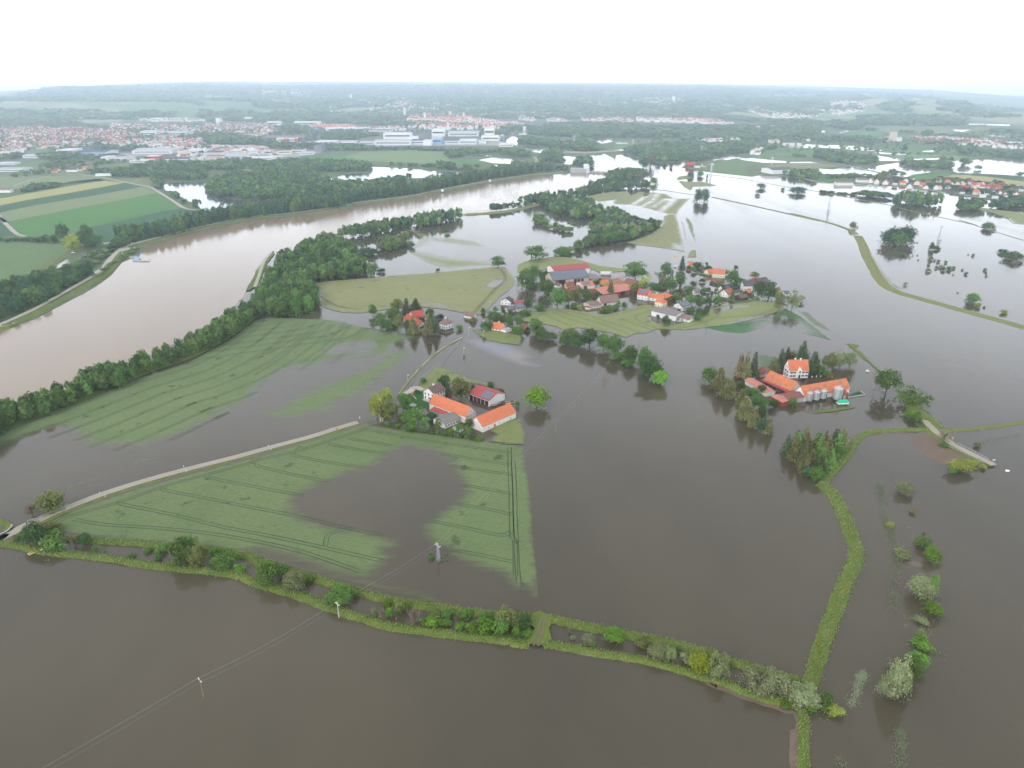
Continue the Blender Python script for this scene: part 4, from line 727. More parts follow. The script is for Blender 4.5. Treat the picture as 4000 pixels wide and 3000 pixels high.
# --- along the two banks in the foreground
NEAR = [
 ('L0',322,905,527,1095,'round','olive','olive leafed tree on the water side of the road at left'),('L0',195,980,335,1145,'bare','brown','leafless brown tree beside the olive leafed one at left'),('L0',375,1015,440,1100,'bush','lime','bright ivy like growth below the olive leafed tree'),
 ('L0',190,1190,385,1385,'round','dark','dark round tree on the bank beside the bend of the flooded road'),('L0',365,1270,575,1440,'bush','fresh','wide fresh green willow bush beside the pale bird on the bank'),
 ('L0',110,1300,180,1370,'bush','mid','small bush at the left road edge before the dark round tree'),('L0',370,1190,540,1290,'bush','olive','low dull bush at the tip of the central field'),
 ('L0',590,1280,680,1400,'bare','brown','small brownish half dead tree between two green bushes'),('L0',670,1285,790,1395,'round','dark','compact dark tree mirrored in the ditch pool'),
 ('L0',805,1388,855,1455,'bush','fresh','little bright bush standing in the ditch water'),('L0',890,1430,915,1462,'bush','mid','tiny shrub tip in the ditch water'),('L0',1095,1465,1170,1510,'bush','mid','flat shrub on the near edge of the ditch'),
 ('L0',1455,1320,1630,1560,'round','mid','tall dark green tree leading the thicket on the ditch'),('L0',1560,1310,1710,1470,'round','mid','second tree of the thicket behind the tall dark green one'),('L0',1620,1360,1790,1570,'willow','olive','yellowish olive willow in the middle of the thicket'),
 ('L0',1240,1410,1310,1460,'bush','mid','small shrub hanging over the far side of the ditch'),('L0',1335,1380,1455,1450,'bush','fresh','spreading light bush on the far bank left of the thicket'),('L0',1340,1460,1410,1520,'bush','mid','round shrub in the ditch left of the thicket'),
 ('L0',1790,1400,1920,1500,'bush','fresh','light green bush behind the right end of the thicket'),('L0',1830,1450,2030,1600,'round','fresh','broad leafy tree right of the thicket with pale shoots'),('L0',2020,1540,2120,1630,'bush','bright','round bright bush at the foot of the near bank'),
 ('B1',0,190,210,400,'round','fresh','large spreading tree on the ditch with light green tips'),('B1',200,230,290,330,'bush','mid','dark bush between the spreading tree and the grey willow'),('B1',235,280,410,448,'willow','pale','grey green drooping willow on the ditch before the power line'),('B1',395,310,500,400,'bush','fresh','bush on the far bank right of the grey green willow'),
 ('B1',400,458,442,495,'bush','mid','small shrub floating in the pool below the grey green willow'),('B1',622,410,810,585,'willow','fresh','round light green willow under the power line'),('B1',800,440,880,520,'bush','fresh','leafy bush on the far bank right of the round willow'),
 ('B1',998,608,1045,685,'bush','grey','white flowering elder bush on the near bank'),('B1',1050,580,1130,700,'bare','brown','brown dead shrub beside the white elder'),('B1',1100,530,1180,600,'bush','bright','bright bush behind the brown dead shrub'),('B1',1120,595,1190,690,'bush','bright','bright green bush right of the brown dead shrub'),
 ('B1',1190,520,1280,650,'loose','olive','thin olive sapling on the far bank'),('B1',1225,615,1260,665,'bush','bright','little shrub over the dark ditch pool'),('B1',1265,560,1330,640,'bush','olive','olive shrub on the far bank before the tall dead shrub'),
 ('B1',1305,570,1425,745,'bare','brown','tall pale dead willow with bare twigs on the ditch'),('B1',1400,680,1480,760,'bush','fresh','green bush at the foot of the tall dead willow'),('B1',1460,675,1590,775,'bush','lime','yellow green bush right of the tall dead willow'),('B1',1580,690,1690,780,'bush','fresh','green bush right of the yellow green one'),
 ('B1',1720,730,1810,810,'bush','bright','low bright bush at the left end of the dense thicket'),('B1',1790,710,1920,825,'bush','bright','bright bush second in the dense thicket'),('B1',1900,700,2060,830,'bush','bright','leafy bush in the middle of the dense thicket'),('B1',1930,640,2040,740,'bush','mid','dark bush behind the middle of the dense thicket'),('B1',2040,700,2180,850,'bush','fresh','rounded bush at the front of the dense thicket'),
 ('B1',1600,630,1720,690,'bush','mid','flat bush on the far bank above the ditch gap'),('B1',1750,630,1880,700,'bush','fresh','spreading bush on the far bank behind the thicket'),('B1',1480,620,1590,690,'bush','olive','olive bush on the far bank above the yellow green one'),
 ('B1',2080,595,2230,760,'willow','olive','tall olive green willow towering over the dense thicket'),('Q',60,115,210,310,'round','dark','dark tree next to the grassy crossing'),('Q',0,230,110,385,'bush','bright','bright bush in front of the dark tree by the crossing'),('Q',100,290,210,390,'bush','bright','right hand bright bush before the crossing'),
 ('Q',600,265,665,340,'bare','brown','small withered shrub in the long ditch pool'),('Q',625,362,692,410,'bush','grey','grey shrub half under water in the long pool'),('Q',762,345,890,468,'willow','grey','silvery willow bush in the long ditch pool'),('Q',845,425,920,492,'bush','lime','small lime bush leaning on the silvery willow'),
 ('Q',1000,275,1205,450,'round','bright','round bright green tree mirrored in the long pool'),('Q',1330,380,1500,510,'bush','olive','dull olive bush right of the mirrored tree'),('Q',1480,440,1680,630,'willow','pale','pale green willow with two crowns on the ditch'),('Q',1640,480,1770,632,'willow','pale','right crown beside the pale green willow'),('Q',1800,525,1950,665,'bush','pale','grey green bush left of the golden tree'),
 ('Q',1845,470,1885,510,'bush','grey','tiny white flowering bush on the far bank'),('Q',1915,560,2150,760,'round','gold','golden yellow tree on the ditch'),('Q',1700,470,1800,570,'bush','mid','dark bush between the two pale willows'),
 ('P',480,405,690,680,'willow','pale','tall silvery willow next to the golden tree'),('P',385,520,480,620,'bush','mid','green bush under the golden tree'),('P',840,560,1130,830,'willow','grey','big silvery willow by the bank junction'),('P',1060,590,1315,860,'willow','grey','second half of the big silvery willow group'),('P',950,780,1100,860,'bush','fresh','green undergrowth bush below the big silvery willow'),
 ('P',1310,700,1450,830,'bush','mid','dark bush between the two silvery willows'),('P',1350,745,1665,990,'willow','grey','broad grey willow at the end of the dike'),('P',1510,930,1655,1020,'bush','bright','bright bush under the broad grey willow'),('P',1660,840,1810,1000,'bush','mid','dark bush right of the broad grey willow'),('P',1675,980,1750,1060,'bush','fresh','small bush in the water beyond the dike end'),('P',1750,975,1936,1120,'bush','yellow','yellow green bush in the water beyond the dike end'),
 ('P',1240,940,1360,1010,'bush','bright','low green bush on the mud by the junction'),
 # right hand side, standing in the flood
 ('B3',1060,700,1230,1050,'willow','grey','tall silvery willow standing alone in the flood'),('B3',965,870,1120,1050,'willow','grey','lower left crown of the lone silvery willow'),('B3',1120,800,1240,1000,'willow','pale','right crown of the lone silvery willow'),('B3',1030,690,1150,800,'bare','brown','bare twigs on top of the lone silvery willow'),
 ('B3',1230,655,1385,800,'round','bright','bright green tree right of the silvery willow'),('B3',1165,680,1330,885,'round','mid','darker green tree behind the lone silvery willow'),('B3',1265,515,1430,640,'bush','bright','oval bright green bush in the flooded tree row'),('B3',1345,208,1500,345,'bush','bright','round bright green bush in the flooded tree row'),
 ('B3',1262,345,1380,420,'bush','pale','pale sunken bush between two green ones'),('B3',1228,0,1432,185,'willow','grey','silvery willow bush in the flooded tree row'),('B3',1390,-5,1492,140,'bush','bright','narrow green bush beside the silvery one'),('B3',1295,455,1355,520,'bush','grey','grey sunken shrub above the oval bush'),
 ('L3',1350,1400,1500,1530,'bush','bright','larger of the two dark green bushes in the flood'),('L3',1285,1312,1410,1415,'bush','mid','smaller of the two dark green bushes in the flood'),('L3',1085,1408,1230,1500,'bush','pale','pale straggling bush half under water'),('L3',1115,845,1255,950,'willow','grey','round silver grey bush alone in the flood'),
 ('L3',1225,1072,1285,1120,'bush','brown','small brownish bush alone in the flood'),('L3',1015,1195,1095,1235,'bush','yellow','tiny yellowish shrub on the line of debris'),('L3',1335,1275,1358,1298,'bush','mid','tiny round shrub above the two dark bushes'),
 ('L3',1562,645,1720,765,'round','yellow','bright green tree left below the bridge road'),('L3',1660,645,1778,755,'round','yellow','second bright green tree below the bridge road'),('L3',1575,710,1630,772,'bush','bright','small bush in front of the bright tree below the road'),('L3',1770,645,1835,710,'bush','yellow','thin bush at the right end of the road railing'),('L3',1830,690,1882,732,'bush','yellow','low bush at the end of the bridge road'),('L3',1490,505,1565,545,'bush','mid','dark bush under the bare tree by the road'),
 ('L3',1470,365,1600,500,'bare','pale','thin pale tree with bare branches by the road'),('L3',1785,498,1840,545,'bush','olive','small olive shrub in the water beyond the road'),
 ('L3',1135,28,1390,190,'loose','fresh','spreading light green oak with bare trunk near the road'),('L3',1195,210,1290,290,'bush','bright','bright bush under the spreading oak'),('L3',1235,250,1345,350,'bush','mid','darker bush at the end of the bridge road'),
 ('M3',935,1415,1145,1610,'round','mid','lone tree with tall trunk standing in the flood near the silos'),
 # lone tree and the farm with orange roofs
 ('L2',0,0,1,1, None, '',''),
 ('M2',110,1570,320,1745,'round','lime','lone bright lime green tree right of the orange roofed farm'),
 ('F',125,370,330,700,'round','yellow','big yellow green lime tree sheltering the wayside shrine'),('F',270,310,430,520,'round','yellow','taller back tree behind the yellow green lime'),('F',290,480,510,720,'round','olive','right hand crown of the yellow green lime trees'),
 ('F',470,375,650,580,'round','mid','dark tree left of the farm lawn'),('F',555,555,850,790,'round','fresh','wide fresh green walnut tree in the farm garden'),('F',470,625,560,720,'bush','olive','small tree between the lime and the walnut'),('F',630,740,740,850,'bush','bright','bright bush under the walnut tree'),
 ('F',790,670,900,850,'loose','fresh','slim birch in the farm hedge'),('F',965,690,1060,880,'loose','fresh','slim birch in front of the grey shed'),('F',880,600,1010,720,'bush','blue','dark bush beside the grey shed'),('F',1190,170,1420,450,'round','olive','tall tree in the farm yard beside the machine hall'),('F',1010,140,1165,330,'round','dark','dark green tree behind the white farmhouse'),('F',1090,250,1180,390,'conifer','conid','small conifer behind the white farmhouse'),
 ('F',1640,225,1730,310,'bush','dark','dark bush behind the machine hall'),('F',1770,320,1860,390,'bush','mid','small bush right behind the machine hall'),('F',780,175,860,255,'bush','mid','round bush by the road junction'),('F',700,335,790,380,'bush','dark','low hedge bush in front of the farm lawn'),('F',1410,265,1510,360,'bush','dark','dark bush left of the machine hall'),
 ('F',1230,730,1320,900,'loose','fresh','young birch on the gravel of the farm garden'),('F',1340,700,1470,830,'round','mid','dark apple tree before the right orange barn'),('F',1340,780,1440,950,'loose','fresh','young tree at the farm garden corner'),('F',1110,810,1220,920,'bush','bright','bright bush at the garden edge'),('F',1480,920,1590,980,'bush','bright','small bright bush at the field corner'),('F',1070,850,1140,920,'bush','mid','bush beside the bright garden edge bush'),('F',1280,870,1350,940,'bush','mid','low bush between the young trees'),('F',1990,470,2045,540,'bush','fresh','small bush at the end of the log pile'),
 ('F',340,740,400,790,'bush','bright','small bright shrub on the garden fence'),('F',470,760,540,820,'bush','bright','second bright shrub on the garden fence'),('F',580,800,680,850,'bush','mid','low bush on the fence below the walnut'),('F',870,820,930,890,'bush','mid','low bush between the two slim birches'),('F',930,820,990,880,'bush','mid','low bush at the foot of the second birch'),('F',1420,890,1490,960,'bush','mid','low bush at the lower garden corner'),
 # hamlet
 ('H',0,120,95,260,'round','fresh','lone tree in the water left of the hamlet'),('H',70,220,215,420,'round','mid','leafy tree at the left corner of the hamlet grove'),('H',180,300,310,440,'round','mid','low tree in the front of the hamlet grove'),('H',300,245,430,455,'loose','olive','pale birch in the hamlet grove'),('H',205,160,400,310,'round','mid','wide tree in the middle of the hamlet grove'),('H',280,50,420,210,'round','olive','tall tree at the back of the hamlet grove'),
 ('H',410,60,520,260,'conifer','conid','dark spruce behind the red roofed farmhouse'),('H',520,55,640,200,'conifer','conid','second dark spruce behind the red roofed farmhouse'),('H',430,310,520,430,'round','mid','round tree before the long red roof'),('H',490,275,610,475,'conifer','coni','spruce in front of the long red roof'),('H',700,165,810,330,'round','mid','green tree right of the red farmhouse'),('H',760,250,860,360,'round','dark','dark tree between farmhouse and cube house'),
 ('H',840,240,930,310,'bush','purple','dark purple copper bush beside the cube house'),('H',680,265,790,490,'conifer','coni','tall spruce left of the cube house'),('H',770,290,875,480,'conifer','conid','dark spruce touching the cube house'),('H',600,270,690,340,'bush','dark','dark bush between the two red roofs'),('H',1078,375,1162,440,'bush','bright','round green bush standing in the water by the cube house'),('H',1248,275,1328,345,'bush','yellow','light bush before the white boathouse like barn'),('H',1405,525,1440,565,'bush','mid','small bush at the foot of a street pole'),('H',1165,745,1192,780,'bush','mid','tiny bush at the foot of the lower street pole'),
 ('H',1440,200,1640,330,'round','mid','wide tree left of the solar roof house'),('H',1380,330,1520,440,'round','mid','tree beside the orange roofed white house'),('H',1580,250,1700,360,'round','mid','tree behind the orange roofed white house'),('H',1660,240,1790,370,'round','fresh','tree above the flat roofed annex'),('H',1780,270,1900,390,'round','mid','tree left of the small brown roof'),('H',1850,180,1990,270,'bush','mid','wide bush right of the solar roof house'),('H',1760,380,1840,500,'bush','fresh','bush right of the flat roofed annex'),('H',1835,375,1920,500,'bush','bright','bright bush before the small brown roof'),('H',1640,140,1670,170,'bush','dark','small dark bush by the white gable'),('H',1700,300,1780,400,'bush','mid','dark bush beyond the flat roof'),
 ('H',1990,280,2150,480,'round','fresh','leafy tree at the left end of the flooded wood strip'),('H',2060,400,2212,560,'round','mid','low dark tree in the left flooded wood strip'),('M2',250,1100,390,1175,'round','mid','low round tree at the right end of the left wood strip'),('M2',200,1060,320,1160,'round','mid','tree in the middle of the left wood strip'),
 # row of trees in the flood before the village
 ('M2',420,1055,590,1190,'round','mid','oak with forked bare trunk in the flooded row'),('M2',410,1130,480,1215,'bush','fresh','bush left of the forked trunk'),('M2',520,1140,620,1225,'bush','mid','bush right of the forked trunk'),('M2',585,1065,760,1230,'round','dark','second big dark oak of the flooded row'),('M2',735,1105,850,1250,'round','fresh','third lighter oak of the flooded row'),('M2',810,1120,960,1290,'round','mid','fourth broad oak of the flooded row'),
 ('M2',850,1260,990,1340,'bush','fresh','low bushes joining the two parts of the row'),('M2',960,1210,1090,1360,'round','mid','fifth oak right of the low bushes'),('M2',1085,1220,1210,1400,'round','mid','sixth oak of the flooded row'),('M2',1090,1290,1285,1490,'round','dark','largest dark oak in the right part of the row'),('M2',1180,1390,1310,1510,'round','mid','seventh oak above the bright one'),('M2',1218,1430,1350,1560,'round','lime','bright green tree at the right end of the flooded row'),('M2',940,1320,1080,1400,'bush','fresh','low bushes at the foot of the fifth oak'),
 # estate with the silos
 ('M2',1642,1395,1770,1530,'round','mid','round dark tree at the left tip of the estate wood'),('M2',1740,1415,1860,1600,'conifer','coni','first brownish spruce of the estate row'),('M2',1710,1520,1770,1570,'bush','fresh','small bush at the tip of the estate wood'),('M2',1810,1500,1940,1659,'conifer','coni','second brownish spruce of the estate row'),
 ('M2',1935,1290,2020,1480,'conifer','brown','pale brown bare larch left of the estate spruces'),('M2',1990,1280,2070,1500,'conifer','coni','tall spruce left of the turret roof'),('M2',2060,1280,2135,1490,'conifer','conid','tall dark spruce beside the turret roof'),
 ('G',0,710,120,850,'round','mid','round tree left of the salmon shed'),('G',60,830,200,960,'round','fresh','light tree before the salmon shed'),('G',190,810,360,940,'round','fresh','broad tree covering the salmon shed'),('G',340,770,470,930,'round','mid','tree at the middle of the salmon shed'),('G',220,930,490,1170,'round','mid','large green tree below the salmon shed'),('G',0,860,130,1110,'conifer','coni','spruce at the left of the estate slope'),('G',20,970,260,1330,'conifer','coni','big brownish spruce on the estate shore'),('G',210,1150,370,1480,'conifer','coni','brownish spruce lower on the estate shore'),('G',340,1330,500,1560,'round','blue','bluish green tree near the end of the estate shore'),('G',470,1310,595,1590,'conifer','coni','last spruce at the end of the estate shore'),('G',360,1120,480,1330,'round','dark','dark tree behind the lower spruce'),
 ('G',525,1010,690,1170,'bush','dark','dark bush left of the red shed'),('G',840,990,1005,1135,'round','mid','round tree in front of the low brick roof'),('G',530,335,700,560,'conifer','coni','broad spruce behind the big orange barn'),('G',680,185,800,470,'conifer','conid','dark spruce left behind the manor'),('G',780,165,900,400,'conifer','conid','tall dark spruce behind the manor gable'),('G',870,195,985,370,'round','olive','yellowish tree behind the manor chimneys'),('G',1010,65,1185,370,'conifer','conid','tallest spruce behind the manor roof'),('G',1010,235,1180,380,'round','mid','round green tree before the tallest spruce'),('G',1180,240,1385,560,'conifer','conid','broad dark spruce right of the manor'),('G',1190,430,1330,640,'round','dark','dark tree touching the manor right wall'),('G',1330,460,1500,640,'round','mid','green tree right of the manor garden'),('G',1450,560,1600,660,'bush','yellow','low yellow green hedge in the water by the manor'),
 ('G',1430,240,1640,530,'willow','olive','leftmost of the four willows right of the manor'),('G',1630,205,1810,470,'willow','pale','second willow right of the manor'),('G',1795,220,1990,470,'willow','pale','rightmost willow of the group by the manor'),('G',1560,300,1660,500,'willow','pale','small willow between the larger ones'),
 # village trees
 ('M2',980,490,1160,640,'round','mid','large oval tree behind the village'),('M2',1280,492,1380,610,'round','mid','round tree in the water right of the large oval one'),('M2',1445,450,1500,570,'conifer','conid','pointed spruce beside the small orange roof'),('M2',1315,620,1430,740,'round','fresh','tree on the village shore with bare foot'),('M2',1405,595,1495,700,'round','mid','tree right above the shore tree'),('M2',1270,610,1350,700,'bush','brown','brownish bush left of the shore tree'),
 ('M2',1845,562,1955,680,'round','mid','round tree right of the yellow house'),('M2',2060,577,2135,630,'round','olive','thin tree behind the big grey roof'),('W',1410,390,1580,640,'round','dark','left half of the big dark tree before the grey roof'),('W',1540,390,1750,650,'round','dark','right half of the big dark tree before the grey roof'),('W',1730,530,1870,780,'round','olive','olive tree in the water at the village end'),('W',1860,540,2100,800,'loose','pale','wide thin willow at the far right village end'),('W',2060,600,2155,690,'loose','pale','bare limbed branch tree at the far right village end'),
 ('V',180,530,480,830,'round','fresh','big light green tree at the lower left village edge'),('V',440,560,600,800,'round','olive','olive tree right of the big light green one'),('V',10,390,260,630,'round','mid','tall tree left of the solar roofed barn'),('V',560,520,730,760,'round','olive','brownish green tree below the orange house'),('V',740,560,900,740,'round','mid','tree in front of the black roof'),('V',900,590,1060,700,'round','dark','dark tree before the salmon roof'),('V',1165,400,1270,650,'conifer','coni','columnar spruce in front of the salmon roof'),('V',920,390,1035,495,'round','mid','round tree between the yellow houses'),
 ('V',570,770,660,870,'bush','fresh','round bush left of the low grey roof'),('V',650,810,745,900,'bush','yellow','light bush beside the low grey roof'),('V',1060,815,1270,935,'bush','fresh','wide bush before the brown barn'),('V',1280,745,1380,880,'bush','fresh','bush at the barn corner'),('V',1400,760,1490,870,'bush','mid','bush in the water right of the barn'),('V',1540,440,1720,620,'round','olive','olive tree right of the salmon roof'),('V',1690,310,1900,560,'loose','yellow','yellow green tree behind the red white house'),('V',1800,440,2070,600,'round','dark','dark tree group behind the red white house'),('V',750,490,830,590,'round','mid','small tree before the orange solar roof'),
 ('V',0,790,110,910,'bush','mid','bush at the left edge of the village field'),('V',860,370,900,430,'bush','mid','bush beside the grey lean roof'),('V',30,260,130,330,'bush','mid','bush left of the red barn'),('V',100,235,200,310,'bush','dark','dark bush at the red barn gable'),('V',1960,970,2030,1060,'round','dark','small dark tree before the white hall'),('V',2060,980,2212,1160,'round','mid','larger dark tree before the white hall'),('M2',1620,890,1700,960,'bush','dark','round dark bush right of the white hall'),('M2',1550,930,1650,1000,'bush','mid','hedge bush right of the brown shed'),
 ('W',430,590,590,730,'round','fresh','light tree below the small white house'),('W',590,620,720,760,'round','mid','dark garden tree by the allotments'),('W',410,470,600,560,'bush','mid','wide bush behind the small white house'),('W',440,760,580,860,'bush','mid','bush right of the blue roofed house'),('W',650,490,780,560,'bush','mid','bush right of the small white house roof'),('W',720,600,830,740,'bush','mid','garden bush among the beds'),('W',830,590,960,740,'bush','fresh','garden bush before the red solar house'),('W',1080,520,1150,660,'conifer','coni','slim pale conifer before the red solar house'),('W',240,560,390,690,'bush','mid','bush right of the orange barn roof'),('W',1070,400,1200,500,'bush','dark','bush behind the white house with black roof'),('W',1160,350,1290,440,'round','mid','tree left of the big grey roof'),('W',630,180,710,240,'bush','pale','pale garden bush by the orange houses'),('W',550,120,690,200,'bush','dark','dark shrubs behind the small orange roof'),('W',510,190,610,270,'bush','mid','garden shrubs below the small orange roof'),('W',700,180,820,250,'bush','dark','dark hedge beyond the orange houses'),('W',450,160,510,230,'bush','mid','bush before the small orange roof'),('W',620,350,720,420,'bush','mid','bush before the yellow house'),('W',880,400,980,460,'bush','mid','bush over the small garage roof'),('W',540,400,600,440,'bush','mid','low bush on the flooded lane'),('W',1150,260,1195,350,'round','dark','dark narrow tree right of the round one'),('W',0,430,100,560,'round','dark','dark tree above the blue shed roof'),
 ('M2',105,352,305,480,'loose','mid','wide dark tree standing behind the village'),('M2',365,355,480,440,'round','mid','tree left end of the far island wood'),('M2',50,550,200,720,'round','mid','tall tree at the left village edge'),('M2',240,650,350,760,'round','dark','tree below the solar roofed barn'),('M2',120,520,240,640,'round','mid','tree left of the solar roofed barn gable'),('M2',180,860,290,920,'bush','mid','wide bush on the upper field edge'),('M2',110,810,180,900,'bush','dark','bush by the flooded garden'),('M2',50,900,150,970,'bush','mid','bush at the left field corner'),('M1',2035,440,2150,540,'round','mid','round tree at the field corner by the village'),
 ('M1',1625,205,1675,245,'round','mid','tiny lone tree in the drowned meadow'),('M1',1552,545,1590,582,'bush','fresh','small bush on the edge of the pale field'),('M1',970,470,1060,600,'loose','mid','thin tree leaning from the wood edge'),('M1',1040,550,1120,585,'bush','dark','fallen branches in the water by the wood'),
 # right hand flood islands
 ('M3',995,185,1150,350,'round','blue','left part of the round wooded islet'),('M3',1100,180,1270,345,'round','blue','right part of the round wooded islet'),('M3',1060,230,1200,360,'round','mid','front tree of the round wooded islet'),('M3',710,145,765,210,'round','olive','small tree at the bend of the dike'),('M3',1395,322,1440,395,'round','mid','small dark tree in the right flood'),('M3',1430,355,1490,392,'bush','dark','dark bush right of the small dark tree'),('M3',1720,760,1825,850,'round','fresh','green tree beyond the right dike'),('M3',1785,845,1840,890,'bush','yellow','light bush beyond the right dike'),('M3',2010,905,2070,945,'bush','yellow','yellow shrub against the right dike'),('M3',2045,395,2200,480,'round','mid','olive tree clump at the right picture edge'),('M3',1995,383,2080,422,'bush','dark','dark bush clump at the right picture edge'),('M3',1850,150,1965,215,'round','mid','trees on the thin causeway at right'),('M3',1165,655,1220,700,'bare','brown','small bare brown tree in the right flood'),
 ('T3',865,1260,945,1415,'round','blue','left half of the dark lone tree clump beyond the village'),('T3',920,1262,1030,1415,'round','blue','right half of the dark lone tree clump beyond the village'),('T3',1530,1205,1630,1265,'round','blue','low tree clump in the far right flood'),('T3',1800,1250,1840,1283,'bush','dark','round shrub in the far right flood'),('T3',1900,1240,2065,1320,'round','blue','wide low tree clump in the far right flood'),('T3',1520,1318,1580,1348,'bush','dark','flat shrub in the far right flood'),('T3',790,1068,860,1140,'round','blue','tree on the small spit of the far meadow'),('T3',895,1070,965,1135,'round','mid','round tree right of the small spit'),('T3',390,1140,470,1220,'round','mid','tree at the tip of the levee wood'),('T3',992,1110,1012,1160,'bush','dark','narrow shrub in the far flood'),
 ('T3',265,930,370,1050,'round','blue','dark tree in the water near the far shore'),('T3',360,890,440,1040,'loose','brown','brownish thin tree near the far shore'),('T3',595,990,635,1040,'bush','dark','small shrub off the far shore'),('T3',445,985,500,1025,'bush','blue','low shrub near the brown tree'),('T3',525,1005,560,1035,'bush','dark','middle shrub off the far shore'),
 # left of the river
 ('M0',480,155,580,300,'round','dark','tall dark tree among the fields left of the river'),('M0',700,160,790,300,'round','dark','second tall dark tree right of the light one'),('M0',560,255,685,400,'round','yellow','light yellow green poplar beside the parked white car'),('M0',650,220,800,360,'round','dark','dark tree mass between the two tall trees'),('M0',740,260,885,360,'round','dark','right end of the dark hedge wood'),('M0',970,280,1110,375,'round','dark','dark bushy tree by the turning place'),('M0',420,255,500,330,'round','dark','hedge tree left of the tall dark tree'),('M0',330,262,430,325,'bush','dark','hedge bush in the field boundary'),('M0',680,520,800,620,'willow','blue','silvery round bush near the flooded strip'),
]
for r_ in NEAR:
    if 'tall trunk' in r_[7]: T(*r_[:5], r_[5], r_[6], r_[7], clear=1.0); continue
    if r_[5] is None: continue
    cat_ = NAMES[r_[5]][1]
    T(*r_[:5], r_[5], r_[6], r_[7], group=None)
for i, (x, y, w_) in enumerate([(1405,460,40),(1440,478,22),(1472,485,28),(1535,492,30),(1390,560,44),(1490,530,34),(1520,552,44),(1568,548,42),(1604,540,32),(1388,510,26),(1455,538,30),(1680,560,20),(1712,592,30),(1878,560,28),(1885,582,18),(1885,608,24),(1775,433,26),(1188,441,26),(1298,475,14),(1290,435,12),(775,190,14),(1290,325,12),(1730,428,12),(1600,603,14),(1868,884,20),(1640,758,14)]):
    T('M3', x - w_ / 2, y - w_ * .45, x + w_ / 2, y + w_ * .45,'bush', rnd.choice(['olive','pale','mid']), 'small shrub poking out of the wide flood beyond the right dike', group='shrubs poking out of the flood beyond the dike')

for i in range(70):
    cx_ = rnd.choice([('V',0,300,250,900),('V',180,480,900,850),('V',500,420,1700,700),('W',0,350,420,700),('W',430,150,1250,500),('W',420,450,1000,720),('H',1400,150,1960,420),('H',120,120,820,400),('V',0,300,250,900),('W',430,500,1000,720)])
    x = rnd.uniform(cx_[1], cx_[3]); y = rnd.uniform(cx_[2], cx_[4]); g = rnd.uniform(38,85) * CROP[cx_[0]][2] / 4.25
    T(cx_[0], x - g / 2, y - g * .55, x + g / 2, y + g * .5,'round', rnd.choice(['mid','mid','fresh','dark','olive']), 'garden tree among the houses of the flooded village', group='garden trees among the village houses')
# --- woods: trees scattered inside outlines of the ground they stand on; the largest in view are things, the rest one mass
CAND = []      # x, y, z, w, h, tint, kindcode, where
def scatter(spec, spacing, hr, tints, where, wr=(.55,.75), jitter=.42, kind='round', z=.3, keep=1.0):
    P = path(spec) if isinstance(spec, str) else spec; xs = [p[0] for p in P]; ys = [p[1] for p in P]
    gx, gy = np.meshgrid(np.arange(min(xs), max(xs) + spacing, spacing), np.arange(min(ys), max(ys) + spacing, spacing)); gx = gx.astype(float); gx[::2] += spacing / 2; gx = gx.ravel(); gy = gy.ravel()
    gx = gx + nrs.uniform(-jitter, jitter, gx.size) * spacing; gy = gy + nrs.uniform(-jitter, jitter, gy.size) * spacing; k = inside(gx, gy, P)
    for x, y in zip(gx[k], gy[k]):
        if nrs.rand() > keep: continue
        h = nrs.uniform(*hr); wd = spacing * nrs.uniform(1.0,1.45); CAND.append((x, y, z, wd, h, tints[nrs.randint(len(tints))], kind, where))
def belt(spec, half, spacing, hr, tints, where, kind='round', z=.6, side=(-1,1), wr=(1.05,1.45)):
    ln = subdiv(smooth_line(path(spec)), spacing, 0, False)
    for i in range(len(ln)):
        a = ln[max(i - 1,0)]; b = ln[min(i + 1, len(ln) - 1)]; dx, dy = b[0] - a[0], b[1] - a[1]; L = math.hypot(dx, dy) + 1e-9; nx, ny = -dy / L, dx / L
        for o in np.arange(side[0] * half, side[1] * half + .01, spacing * .95):
            j = nrs.uniform(-.35,.35,2) * spacing; CAND.append((ln[i][0] + nx * o + j[0], ln[i][1] + ny * o + j[1], z, spacing * nrs.uniform(*wr), nrs.uniform(*hr), tints[nrs.randint(len(tints))], kind, where))
G_ = ['mid','mid','dark','fresh']; GD = ['mid','dark','blue','dark']; GM = ['mid','fresh','dark','pale','blue']
belt('w -345 225,-300 262; L0 -100 372,0 336,300 238,600 122,1000 -26; M0 800 1598,1200 1428,1600 1290,1900 1125,2100 978,2212 918; M1 60 888',8,5.6,(9.5,15), G_, 'in the belt between the river and the green field', side=(-1.35,.9), wr=(1.2,1.7))
sheet('levee_bank', [q for q in offset(smooth_line(path('w -345 225,-300 262; L0 -100 372,0 336,300 238,600 122,1000 -26; M0 800 1598,1200 1428,1600 1290,1900 1125,2100 978,2212 918; M1 60 888')), 12)] + offset(smooth_line(path('w -345 225,-300 262; L0 -100 372,0 336,300 238,600 122,1000 -26; M0 800 1598,1200 1428,1600 1290,1900 1125,2100 978,2212 918; M1 60 888')), -9)[::-1], .35, M['grass'])
scatter('M1 -60 950,0 975,120 972,400 985,400 985,520 900,545 870,540 790,480 690,440 672,700 655,1000 630,960 560,880 490,860 420,700 330,620 300,760 290,1000 280,1170 240,1200 190,1000 215,760 270,600 330,400 400,220 490,170 560,120 650,80 740,0 900',9.5,(13,19), G_, 'in the dense wood by the river bend')
scatter('M1 1160 235,1500 195,1775 130,1770 100,1500 130,1200 190',9,(14,19), GM, 'in the dense wood by the river bend')
scatter('M1 1060 400,1150 410,1300 370,1290 300,1220 310,1080 360',9,(11,15), ['mid','fresh','olive','pale'], 'in the islet of trees beside the wood')
